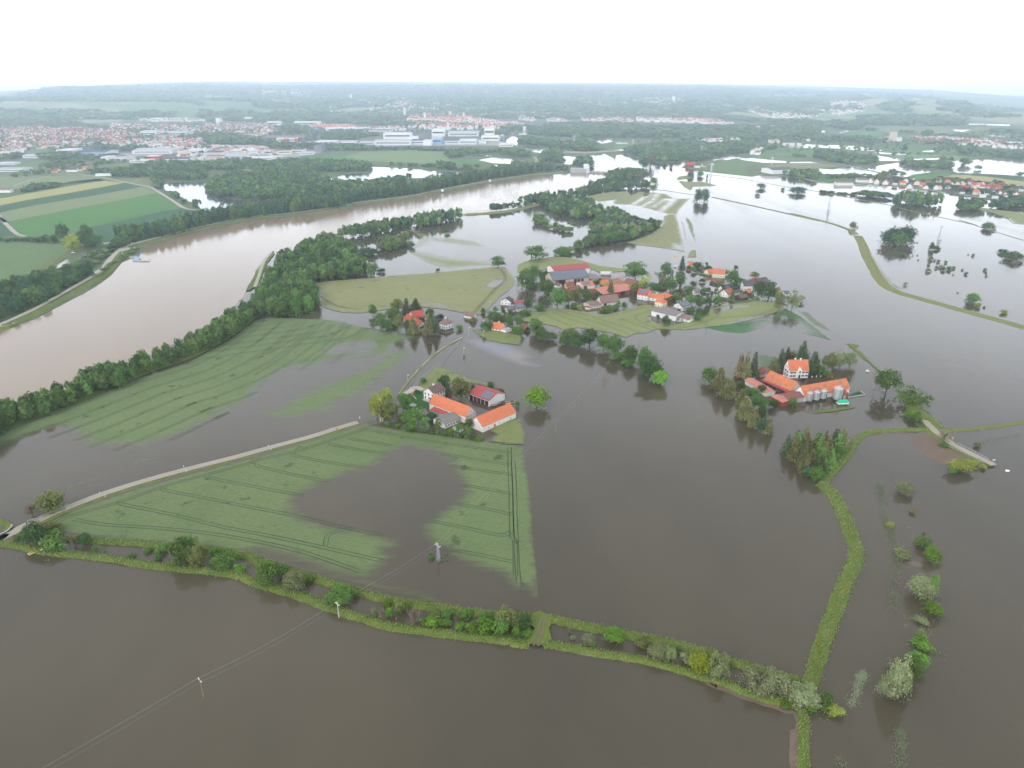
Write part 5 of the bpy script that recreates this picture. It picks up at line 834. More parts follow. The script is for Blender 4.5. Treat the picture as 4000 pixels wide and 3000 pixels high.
scatter('M1 880 440,1000 460,1060 420,1000 400,900 410',9,(7,10), GD, 'in the islet of trees beside the wood'); scatter('M1 1290 270,1370 300,1360 370,1300 380',9,(5,9), GM, 'in the islet of trees beside the wood', keep=.6)
belt('M0 1110 325,1250 300,1500 260,1750 190,2212 95; M1 300 72,800 0; T1 950 1490,1500 1420,2212 1335; T2 250 1285,860 1165,1300 1105,1540 1080',12,8,(20,25), GD, 'in the long tree row along the far river levee', side=(-.2,2.0))
belt('T2 1440 1400,1600 1380,1860 1330,2212 1270; T3 0 1262,120 1258,350 1255',12,11,(13,18), GD, 'on the near levee towards the weir'); belt('T3 20 1165,120 1120,260 1125; ',25,12,(15,20), GD, 'on the near levee towards the weir'); belt('T2 1930 1275,2212 1185; T3 20 1165',8,11,(13,18), GD, 'on the near levee towards the weir')
belt('T2 860 1505,905 1500,950 1500,1050 1482,1250 1450; ',3,9,(9,14), GD, 'on the open levee beside the river'); belt('T2 1270 1440,1370 1420',3,12,(17,21), GD, 'on the open levee beside the river')
scatter('M2 -20 0; T2 1390 1400,1420 1460,1600 1540,1800 1590,2050 1590,2080 1500,1900 1420,1700 1400',12,(12,17), GM, 'in the island wood behind the village')
scatter('M2 280 250,330 250,640 250,720 290,850 340,985 325,1100 285,1250 210,1275 180,1200 170,1000 220,1015 160,960 100,850 60,760 110,650 110,560 120,750 130,700 180,640 250',11,(11,16), GM, 'in the island wood behind the village')
scatter('M2 540 400,700 375,900 330,985 320,850 290,640 300,545 360',10,(9,14), ['mid','dark','fresh'], 'in the island wood behind the village'); scatter('M2 370 445,480 435,540 410,500 395,400 410',9,(6,10), GM, 'in the island wood behind the village')
scatter('M2 170 155,240 180,320 185,310 150,250 120,180 120',11,(9,12), ['fresh','mid'], 'in the island wood behind the village'); belt('M2 355 200,420 225,490 235',4,8,(4,9), ['fresh','mid'], 'in the island wood behind the village'); belt('M2 970 100,1020 130,1080 130,1150 160,1240 160,1275 190',4,10,(5,10), GD, 'in the island wood behind the village')
belt('M0 2120 120; M1 0 100,120 90,240 80',3,6,(17,21), GD, 'in the long tree row along the far river levee'); belt('M0 1000 380,1060 340,1130 320',5,8,(9,13), GD, 'in the long tree row along the far river levee'); scatter('M0 -200 1060,0 1010,250 920,500 790,700 690,790 620,700 580,560 590,480 620,250 660,0 760,-200 880',9,(10,15), GD, 'in the wood between levee path and field'); scatter('M0 600 560,780 560,900 500,1000 410,960 380,880 380,760 450,640 520',8,(3,6), GM, 'in the scrub beside the turning place')
belt('M0 -60 310,60 318,200 315,330 318',2,8,(4,7), GD, 'in the hedge between the left fields'); belt('M0 860 620,980 500,1100 430,1170 395',2,7,(1.5,3), ['fresh','mid'], 'in the scrub beside the turning place', z=1)
scatter('L3 90 560,200 675,325 820,410 850,480 795,560 715,640 620,715 560,700 520,500 530,300 545,150 545',6.4,(11.5,14.5), ['coni','coni','conid','fresh'], 'in the triangular spruce wood', kind='conifer'); scatter('L3 260 720,340 820,410 850,470 800,400 700,560 700,640 620,560 600',7,(6,10), ['fresh','blue','mid'], 'in the triangular spruce wood')
scatter('R 290 470,400 490,600 485,860 485,1010 480,1030 440,900 420,600 390,400 410,290 440',13,(20,26), GM, 'on the large wooded island at right')
belt('R 1330 510,1400 530,1460 520',5,12,(10,15), GD, 'near the right hand village'); belt('R 1330 470,1480 480,1550 475,1620 490',6,13,(13,18), GD, 'near the right hand village'); belt('R 1770 500,1900 490,2000 440,2212 430',8,14,(12,18), GD, 'near the right hand village')
belt('T4 20 1308,150 1318,400 1335',4,8,(3,6), GD, 'on the low hedge island in the far right flood'); belt('T4 430 1335,520 1340,500 1325',4,9,(4,11), GD, 'on the low hedge island in the far right flood'); belt('T4 535 1355,595 1350,650 1360',1,30,(7,14), GD, 'on the low hedge island in the far right flood')
for s in ('T4 700 1180,900 1180,1100 1200,1500 1200','T4 1120 1250,1300 1240,1500 1280,1900 1340,2212 1400','T4 1300 1180,1500 1190,1700 1210,1900 1220','T4 1580 1300,1900 1310,2100 1330','T4 2000 1240,2212 1290'): belt(s, 8,17,(7,12), GD, 'in the gardens of the right hand village')
# farther woods
FAR = [('T0 1200 1140,1600 1150,1740 1150,1900 1180,2212 1180; T1 20 1140,0 1060,100 1000,300 985,700 990; T0 2212 1020,1700 1010,1300 1090',13,(12,18)),('T1 30 1290,100 1340,400 1395,700 1390,900 1360,1100 1370,1500 1300,2212 1190; T2 0 1180,0 1160; T1 2100 1180,1850 1220,1600 1220,1350 1210,1350 1180,1200 1130,1050 1120,700 1130,300 1120,100 1180',14,(12,19)),
       ('T1 0 1060,200 1070,700 1100,1050 1090,1350 1090,1800 1070,1790 1030,1500 1000,1000 985,500 1020,200 1020,0 1040',14,(12,18)),('T1 900 1400,1500 1330,2212 1250; T2 200 1230; T1 2212 1230,1700 1290,1200 1370',13,(10,15)),('T1 1780 1180,2000 1190,2212 1200; T2 200 1190,500 1140,800 1090,1100 1080,1540 1050,1560 1010,1300 1030,900 1070,600 1110,300 1190,0 1200',15,(13,18)),
       ('T1 1790 1010,2212 1025; T2 0 1035,250 1040,500 1070,620 1070,550 1050,300 1020,0 1020',15,(5,12)),('T2 220 1035,340 1045,420 1060,500 1080,480 1050,340 1030',13,(15,22)),('T2 540 1060,680 1080,830 1050,720 1050',14,(13,18)),('T2 1420 985,1560 990,1680 1010,1640 940,1600 870,1500 880,1420 930',16,(16,22)),('T2 1740 1030,1830 1030,1980 1025,1960 970,1850 960',15,(14,20)),('T2 1360 890,1390 890',15,(12,15)),('T2 1570 1060,1730 1085,1720 1060,1600 1040',13,(8,14)),('T2 1100 1010,1270 1020,1260 990,1130 995',15,(11,15)),
       ('T2 380 930,500 950,600 900,900 880,1240 940,1330 930,1250 870,950 870,620 860,400 880',16,(10,16)),('T2 0 850,250 860,400 860,380 840,0 840; T1 1100 860,2212 850,2212 830,1500 835,1100 840',14,(6,11)),('T2 1170 790,1400 810,1560 830,1770 850,1830 870,2080 860,2000 800,1800 760,1700 790,1400 750,1190 720',17,(12,18)),('T2 1300 680,1500 700,1950 720,2212 700; T3 0 720,400 720,700 720,750 760,1200 740,1200 690,600 680,100 690,0 680; T2 2000 650,1700 620,1300 620',20,(13,20)),
       ('T3 100 870,350 960,500 985,760 965,900 960,1060 945,1150 905,1350 885,1450 880,1500 830,1300 790,800 780,450 790,150 840',15,(8,15)),('T3 900 960,1050 950,1040 930,920 935',14,(13,18)),('T3 1380 870,1560 840,1480 780,1200 780,1250 830',17,(12,19)),('T3 1600 845,1750 850,1740 820,1610 810',17,(8,13)),('T3 1870 915,1970 912,2090 935,2030 930',15,(7,10)),('T3 2140 940,2212 950; T4 200 1000,590 1010,600 970,400 930,200 900,0 880; T3 2150 900',16,(13,19)),('T3 1790 1120,2000 1160,2212 1170; T4 0 1180; T3 2212 1110,1950 1100',15,(12,17)),
       ('T4 0 1165,300 1150,620 1170,740 1160,700 1140,400 1130,100 1140',15,(6,11)),('T4 630 1180,750 1170,720 1130,650 1130',14,(14,20)),('T4 760 1100,800 1105,810 1085',18,(10,14)),('T4 880 1010,1000 1030,1230 1060,1400 1065,1430 1030,1300 990,1000 990,900 985',15,(10,13)),('T4 1290 970,1410 990,1410 975,1300 960',16,(14,17)),('T4 930 1010,1000 1010,1000 985,940 980',15,(16,20)),('T4 710 1030,765 1030,760 1015,715 1015',16,(14,17)),('T4 800 1120,970 1155,960 1140,820 1100',18,(9,12)),
       ('T4 1530 1020,1610 1040,1600 1010,1540 1000',15,(16,20)),('T4 1650 1060,1760 1080,1750 1060,1660 1045',17,(8,12)),('T4 1800 1100,1840 1105,1890 1100,1830 1085',17,(13,17)),('T4 1870 1040,1920 1050,1910 1030',18,(17,22)),('T4 2020 1110,2212 1130,2212 1120,2030 1095',22,(7,10)),('T4 850 880,900 880,900 870',18,(24,30)),('T4 700 730,750 760,0 760,0 720,300 710',18,(9,14)),('T4 900 760,1400 800,1600 800,1600 770,1200 750,1000 740',18,(9,14)),('T4 1500 880,1640 920,1600 860,1500 850',18,(16,24)),('T4 1630 860,1900 920,2212 960,2212 900,1900 880,1700 850',19,(9,15)),('T4 850 660,1030 665,1030 655,860 650',18,(9,12)),('T4 1110 690,1250 690,1250 680,1120 670',20,(15,22)),('T4 500 640,640 640,640 630,520 628',18,(10,13)),('T4 1640 730,1790 750,1780 730,1650 720',20,(9,14)),('T4 1900 790,2212 830,2212 790,1950 760',20,(9,14)),('T4 1290 690,1590 710,1580 695,1300 680',20,(7,10)),('T4 1840 660,2180 680,2180 650,1850 640',20,(10,16)),
       ('T3 500 700,1000 720,1500 760,1700 760,2212 740; T4 0 720,0 600,200 620,400 640,480 600,350 560,0 560; T3 2000 580,1500 600,1000 600,600 600,0 600,0 640',30,(13,20)),('T0 400 940,560 960,900 950,1000 920,700 890,480 900',16,(9,14)),('T0 500 1025,800 990,1300 910,1260 900,800 970,500 1010',15,(7,11)),('T0 0 960,200 950,300 930,200 900,0 920',18,(8,13)),('T0 1000 880,1500 850,1650 830,1500 820,1100 850',17,(9,14)),('T0 900 800,1200 790,1180 740,900 760',18,(9,13)),
       ('T0 240 1310,420 1290,560 1260,700 1240,640 1220,500 1230,260 1290',13,(7,15)),('T0 930 1100,1200 1120,1200 1090,1000 1060',14,(8,13)),('T0 1640 1180,1740 1280,1770 1290,1740 1210,1700 1150',12,(13,19)),('T0 340 1110,480 1110,480 1085,360 1090',15,(8,11)),('T0 1780 1310,1900 1370,2030 1450,2000 1430,1870 1340,1780 1290',13,(9,17)),('T0 2080 1480,2160 1480,2150 1460,2080 1460',12,(13,18)),('T1 0 790,200 800,420 810,600 780,420 720,200 690,0 690',20,(14,22)),('T1 580 830,900 830,1180 830,1400 850,1800 850,1700 810,1300 800,900 790,650 790',17,(9,14)),('T1 830 640,1130 680,1120 620,900 580',22,(14,22)),('T1 1280 740,1600 740,1900 690,1600 670,1300 670',20,(9,15)),
       ('T0 -300 560,0 560,480 540,900 560,600 600,0 620,-300 640',28,(12,18)),('T1 -50 480,500 560,1100 560,1500 560,2212 600; T2 300 600,800 620,700 590,200 560,0 560; T1 2100 560,1500 520,900 470,0 470',26,(12,20)),('T2 900 620,1250 640,1300 600,1100 590',20,(12,18)),('T2 1450 600,1850 640,2212 640; T3 0 640,400 640,360 600,0 560; T2 2000 570,1500 570',22,(12,20)),('T3 100 500,600 510,1000 500,1300 530,1500 545,1800 560,2212 560,2212 540,1700 530,1200 480,600 480',34,(12,18)),('T4 480 580,1500 590,1500 560,500 540',36,(12,18))]
for s, sp, hr in FAR: scatter(s, sp, hr, GD, 'far', z=.3)
# single trees loosely scattered among the far houses and fields
for s, dens in (('T0 -200 850,0 600,600 580,1500 600,2212 560; T1 1000 600,1800 640,1600 700,1000 780,0 900; T0 1200 860',1900),('T2 0 700,0 600,800 620,1300 640,2212 640; T3 800 740,0 700',260),('T3 0 760,2212 740; T4 2212 640,2212 960,1300 930,0 880; T3 1500 880',330),('T0 0 1180,1300 1000,1800 960,600 980',60)):
    P_ = path(s); xs = [p[0] for p in P_]; ys = [p[1] for p in P_]; n_ = 0
    while n_ < dens:
        x, y = nrs.uniform(min(xs), max(xs)), nrs.uniform(min(ys), max(ys))
        if not bool(inside(np.array([x]), np.array([y]), P_)[0]): n_ += .05; continue
        n_ += 1; CAND.append((x, y, .3, nrs.uniform(9,16), nrs.uniform(7,14), GD[nrs.randint(4)], 'round','far'))
# trees up the hill slopes: the woods' rough skin
wd_, pxx, pyy = WOODMASK
for _ in range(15000):
    j = nrs.randint(12,75); i = nrs.randint(0, na_); 
    if wd_[j, i]:
        dx = nrs.uniform(-1,1) * 9; x, y = float(X[j, i]) + dx, float(Y[j, i]) + nrs.uniform(-30,30)
        CAND.append((x, y, hill_z(x, y) - 2, nrs.uniform(28,60), nrs.uniform(14,24), GD[nrs.randint(4)], 'round','hill'))
def vis(c):
    nx, ny, f = proj(c[0], c[1], c[2]); 
    return nx > -150 and nx < 4150 and ny < 3100 and f > 0
CAND = [c for c in CAND if vis(c)]
CAND.sort(key=lambda c: -(c[4] + c[3]) / math.hypot(c[0], c[1]))
near_n = 0; REST = []
LIM = 300 - sum(1 for o in col.objects if o.get('category') == 'tree')
ADJ = {'mid': 'mid green','dark': 'dark green','fresh': 'fresh green','blue': 'bluish green','pale': 'pale green','olive': 'olive','coni': 'brownish','conid': 'dark'}
for c in CAND:
    if near_n < LIM and c[7] not in ('far','hill'):
        k = 'conifer' if c[6] == 'conifer' else 'round'; clr = .0 if k == 'conifer' else c[4] * .03
        nm_ = 'spruce' if k == 'conifer' else 'broadleaf tree'
        plant(c[0], c[1], c[2] - .07 * c[4], c[3], c[4] - clr, clr, k, c[5], '%s %s %s' % (ADJ[c[5]], nm_, c[7]), 'trees ' + c[7]); near_n += 1
    else: REST.append(c)
print('trees', NTREE[0], 'rest', len(REST))
# the rest: one mass of woodland, every crown made of leaf sprays (fewer the farther away)
def crown_pts(seed, n, kind):
    rs = np.random.RandomState(seed)
    if kind == 'conifer':
        z = rs.uniform(0,1, n) ** 1.3; a = rs.uniform(0,6.28, n); r = .5 * (1 - z) ** .85 * rs.uniform(.6,1.05, n); C = np.stack([np.cos(a) * r, np.sin(a) * r, z], 1); N = np.stack([np.cos(a), np.sin(a), np.full(n, .9)], 1)
    else:
        m = max(5, n // 14); d = unit(rs, m); d[:, 2] = np.abs(d[:, 2]) * np.where(rs.rand(m) < .42,-1,1); cen = d * (.34 * rs.uniform(.7,1.05, m))[:, None]; k = rs.randint(0, m, n); q = unit(rs, n); q[:, 2] = np.where(q[:, 2] < -.85,-q[:, 2], q[:, 2])
        C = cen[k] + q * (.17 * rs.uniform(.8,1.2, n))[:, None]; N = q * .6 + d[k] * .7; C[:, 2] += .5; C[:, 2] = np.clip(C[:, 2], 0,1.1); g = np.clip(.8 / np.clip(1 - (2 * C[:, 2] - 1) ** 2,.05,1) ** .5,1,1.8) * (C[:, 2] < .5) + (C[:, 2] >= .5); C[:, :2] *= g[:, None]
    s = (1.15 / math.sqrt(n)) * rs.uniform(.7,1.3, n); N = N + rs.normal(0,.4, N.shape); N /= np.linalg.norm(N, axis=1)[:, None]
    u = np.cross(N, rs.normal(size=N.shape)); u /= np.linalg.norm(u, axis=1)[:, None] + 1e-9; w_ = np.cross(N, u); s = s[:, None]
    return np.stack([C + u * s, C + w_ * s, C - u * s, C - w_ * s], 1).reshape(-1,3)
LOD = {}
for kd in ('round','conifer'):
    for lv, n_ in ((0,300),(1,110),(2,40),(3,16)): LOD[kd, lv] = [crown_pts(100 + 10 * lv + q, n_, kd) for q in range(5)]
VV = []; CC = []
for c in REST:
    d_ = math.hypot(c[0], c[1]); lv = 0 if d_ < 1000 else 1 if d_ < 1900 else 2 if c[7] != 'hill' else 3
    base = LOD['conifer' if c[6] == 'conifer' else 'round', lv][nrs.randint(5)]; t_ = nrs.uniform(0,6.28); ca_, sa_ = math.cos(t_), math.sin(t_); B = base * np.array([c[3], c[3], c[4] * .95])
    VV.append(np.stack([B[:, 0] * ca_ - B[:, 1] * sa_ + c[0], B[:, 0] * sa_ + B[:, 1] * ca_ + c[1], B[:, 2] + c[2] - c[4] * .03], 1).astype(np.float32))
    k = nrs.uniform(.78,1.22) * (1.35 if c[7] in ('far','hill') else 1.1); col_ = np.array(TINT[c[5]]) * k * np.array([nrs.uniform(.9,1.15), 1, nrs.uniform(.85,1.1)])  # far and hill crowns tinted lighter: haze put into their colour
    CC.append(np.repeat((col_ * 1)[None], len(B), 0).astype(np.float32))
VV = np.concatenate(VV); CC = np.concatenate(CC); n4 = len(VV) // 4
me = bpy.data.meshes.new('woodland'); me.vertices.add(len(VV)); me.vertices.foreach_set('co', VV.ravel()); me.loops.add(len(VV)); me.loops.foreach_set('vertex_index', np.arange(len(VV), dtype=np.int32))
me.polygons.add(n4); me.polygons.foreach_set('loop_start', np.arange(0, len(VV), 4, dtype=np.int32)); me.polygons.foreach_set('loop_total', np.full(n4,4, dtype=np.int32))
ca = me.color_attributes.new('tint','FLOAT_COLOR','POINT'); ca.data.foreach_set('color', np.concatenate([CC, np.ones((len(CC), 1), np.float32)], 1).ravel())
t = NT('woodland_leaves'); n1 = t.noise(t.coords('Object'), .28,3); k_ = t.mr(n1,.3,.7,.72,1.3); sv = t.n('VectorMath', operation='SCALE'); t.l(t.attr('tint','Color'), sv.inputs[0]); t.l(k_, sv.inputs['Scale'])
d = t.n('BsdfDiffuse'); t.l(sv.outputs[0], d.inputs[0]); t2 = t.n('BsdfTranslucent'); t.l(sv.outputs[0], t2.inputs[0]); me.materials.append(t.done(t.mixs(.34, d.outputs[0], t2.outputs[0]))); me.update()
wo = link_mesh('woodland', me); tag(wo, 'dense broadleaf woodland filling the river banks, the valley and the hill slopes','woodland', kind='stuff')
print('woodland quads', n4)

# ================================================================== TALL GRASS ON THE BANKS
TG = []; TC = []
for ln, wa, wb, h_, mt in lines['banks']:
    c_ = subdiv(ln, 1.0,0, False)
    if math.hypot(*c_[len(c_) // 2]) > 520 and mt != 'dike': pass
    n_ = len(c_)
    for i in range(n_):
        r_ = math.hypot(*c_[i])
        if r_ > 620: continue
        a = c_[max(i - 1,0)]; b = c_[min(i + 1, n_ - 1)]; dx, dy = b[0] - a[0], b[1] - a[1]; L = math.hypot(dx, dy) + 1e-9; nx, ny = -dy / L, dx / L
        st = math.hypot(c_[min(i + 1, n_ - 1)][0] - c_[i][0], c_[min(i + 1, n_ - 1)][1] - c_[i][1])
        wd = wa + (wb - wa) * i / n_
        for q in range(int(st * wd * (4.6 if r_ < 420 else 1.8)) + (1 if rnd.random() < .5 else 0)):
            o = rnd.uniform(-1.12,1.12); o = o if abs(o) < 1 or rnd.random() < .4 else o * .8; zz = h_ * (np.interp(abs(o),(0,.25,.7,1),(.95,.95,.45,-.1)))
            al = rnd.uniform(-.55,.55) * st; x = c_[i][0] + nx * o * wd / 2 + dx / L * al + rnd.uniform(-.3,.3); y = c_[i][1] + ny * o * wd / 2 + dy / L * al + rnd.uniform(-.3,.3)
            hh = rnd.uniform(.4,1.05) * (1 if mt == 'grass' else .6); lean = rnd.uniform(.1,.7) * hh; ang = -.9 + rnd.uniform(-.9,.9); lx, ly = math.cos(ang) * lean, math.sin(ang) * lean
            ww = rnd.uniform(.06,.2); ta = rnd.uniform(0,3.14); ux, uy = math.cos(ta) * ww, math.sin(ta) * ww
            TG += [(x - ux, y - uy, zz - .1),(x + ux, y + uy, zz - .1),(x + lx + ux * .3, y + ly + uy * .3, zz + hh),(x + lx - ux * .3, y + ly - uy * .3, zz + hh)]
            g = rnd.random(); cc_ = (.31,.38,.15) if g < .42 else (.19,.28,.075) if g < .84 else (.40,.40,.23); cc_ = tuple(v * rnd.uniform(.8,1.2) for v in cc_); TC += [cc_] * 4
TG = np.array(TG, dtype=np.float32); TC = np.array(TC, dtype=np.float32); n4 = len(TG) // 4
me = bpy.data.meshes.new('tall_grass'); me.vertices.add(len(TG)); me.vertices.foreach_set('co', TG.ravel()); me.loops.add(len(TG)); me.loops.foreach_set('vertex_index', np.arange(len(TG), dtype=np.int32))
me.polygons.add(n4); me.polygons.foreach_set('loop_start', np.arange(0, len(TG), 4, dtype=np.int32)); me.polygons.foreach_set('loop_total', np.full(n4,4, dtype=np.int32))
ca = me.color_attributes.new('tint','FLOAT_COLOR','POINT'); ca.data.foreach_set('color', np.concatenate([TC, np.ones((len(TC), 1), np.float32)], 1).ravel())
t = NT('grass_blades'); d = t.n('BsdfDiffuse'); t.l(t.attr('tint','Color'), d.inputs[0]); t2 = t.n('BsdfTranslucent'); t.l(t.attr('tint','Color'), t2.inputs[0]); me.materials.append(t.done(t.mixs(.3, d.outputs[0], t2.outputs[0]))); me.update()
tag(link_mesh('tall_grass', me), 'tall yellowish grass covering the earth banks and dikes','grass', kind='stuff'); print('grass', n4)
# ================================================================== BUILDINGS
def tile_mat(name, c, c2, moss=None, row=2.6, rough=.75):
    t = NT(name); v = t.coords('Object'); a = t.noise(v, .35,5,.6); b = t.noise(v, 3.0,3); w_ = t.n('TexWave', wave_type='BANDS', bands_direction='Z'); w_.inputs['Scale'].default_value = row; w_.inputs['Distortion'].default_value = .3; t.l(v, w_.inputs[0])
    cc_ = t.mix(t.mr(a, .35,.7), c, c2); cc_ = t.mix(t.mr(b, .35,.7,0,.35), cc_, tuple(q * .7 for q in c))
    if moss: cc_ = t.mix(t.mr(a, .5,.62,0,.8), cc_, moss)
    return t.done(t.bsdf(cc_, rough, 1.45,.3, normal=t.bump(w_.outputs[0], .35,.08)))
def plaster(name, c, dirt=.75):
    t = NT(name); v = t.coords('Object'); a = t.noise(v, .5,5,.65); s_ = t.noise(t.coords('Object',(1,1,.15)), 1.5,4)
    cc_ = t.mix(t.mr(a, .4,.75,0,.5), c, tuple(q * dirt for q in c)); cc_ = t.mix(t.mr(s_, .55,.8,0,.4), cc_, tuple(q * dirt * .85 for q in c))
    return t.done(t.bsdf(cc_, .9,1.45,.2))
RF = {'orange': tile_mat('orange_tiles',(.60,.185,.085),(.50,.16,.08)), 'orange_old': tile_mat('weathered_orange_tiles',(.62,.20,.085),(.46,.17,.09),(.24,.16,.11)), 'red': tile_mat('red_tiles',(.44,.095,.055),(.38,.09,.06)), 'crimson': tile_mat('crimson_sheet',(.40,.085,.085),(.36,.08,.08), row=1.2),
      'salmon': tile_mat('salmon_tiles',(.56,.22,.17),(.50,.20,.15)), 'brown': tile_mat('brown_tiles',(.155,.105,.09),(.19,.13,.115)), 'mauve': tile_mat('mauve_brown_tiles',(.22,.14,.13),(.26,.17,.15)), 'grey': tile_mat('grey_fibre_sheet',(.20,.185,.18),(.25,.235,.225)), 'dark': tile_mat('dark_tiles',(.085,.085,.09),(.11,.11,.115)), 'black': tile_mat('black_tiles',(.045,.045,.05),(.06,.06,.065)), 'redbrown': tile_mat('rusty_tiles',(.26,.10,.075),(.21,.085,.07)), 'white': tile_mat('white_sheet_roof',(.60,.61,.62),(.68,.69,.70), row=.6), 'blue': tile_mat('blue_sheet',(.05,.09,.22),(.06,.10,.25)), 'lightgrey': tile_mat('light_grey_sheet',(.42,.43,.45),(.48,.49,.5), row=.6), 'gravel': tile_mat('gravel_roof',(.40,.37,.33),(.46,.43,.39)), 'teal': tile_mat('green_tarpaulin_roof',(.10,.30,.24),(.12,.33,.26))}
WL = {'white': plaster('white_plaster',(.80,.79,.76)), 'cream': plaster('cream_plaster',(.76,.68,.50)), 'yellow': plaster('yellow_plaster',(.72,.50,.16)), 'beige': plaster('beige_plaster',(.60,.50,.40)), 'brick': plaster('red_brick',(.30,.09,.065)), 'grey': plaster('grey_render',(.40,.38,.36)), 'redwall': plaster('red_boards',(.32,.07,.05)), 'wood': plaster('dark_timber',(.12,.08,.06)), 'industry': plaster('light_cladding',(.66,.68,.70)), 'bluewall': plaster('blue_cladding',(.30,.50,.68)), 'redclad': plaster('bright_red_cladding',(.70,.08,.06)), 'oldwhite': plaster('stained_white_plaster',(.70,.68,.63), .55), 'darkgrey': plaster('dark_cladding',(.20,.21,.23))}
def pane_mat():
    t = NT('window_glass'); return t.done(t.bsdf((.03,.035,.04), .08,1.5))
M['pane'] = pane_mat(); M['frame'] = plaster('white_window_frame',(.75,.74,.72))
def pv_mat():
    t = NT('solar_panel'); v = t.coords('UV' if 0 else 'Object'); br = t.n('TexBrick'); br.inputs['Scale'].default_value = .62; br.offset = 0; br.inputs['Mortar Size'].default_value = .03; br.inputs['Brick Width'].default_value = 1.0; br.inputs['Row Height'].default_value = .62
    br.inputs['Color1'].default_value = (.085,.105,.145,1); br.inputs['Color2'].default_value = (.10,.12,.16,1); br.inputs['Mortar'].default_value = (.38,.36,.34,1); t.l(v, br.inputs[0]); return t.done(t.bsdf(br.outputs[0], .18,1.5))  # cell colours lightened: the sky's reflection is put into the base colour
M['pv'] = pv_mat(); M['gate'] = plaster('dark_gate',(.035,.022,.018)); M['door_red'] = plaster('orange_door',(.55,.16,.04)); M['metal'] = NT('galvanised_steel'); M['metal'] = M['metal'].done(M['metal'].bsdf((.55,.57,.58), .35,1.45, None, .55)); M['conc'] = plaster('concrete',(.42,.41,.39)); M['wood_pole'] = plaster('wood_pole',(.26,.17,.11)); M['white_paint'] = plaster('white_paint',(.8,.8,.78)); M['dark_metal'] = plaster('dark_steel',(.06,.06,.06)); M['light_pole'] = plaster('grey_pole',(.50,.50,.48))

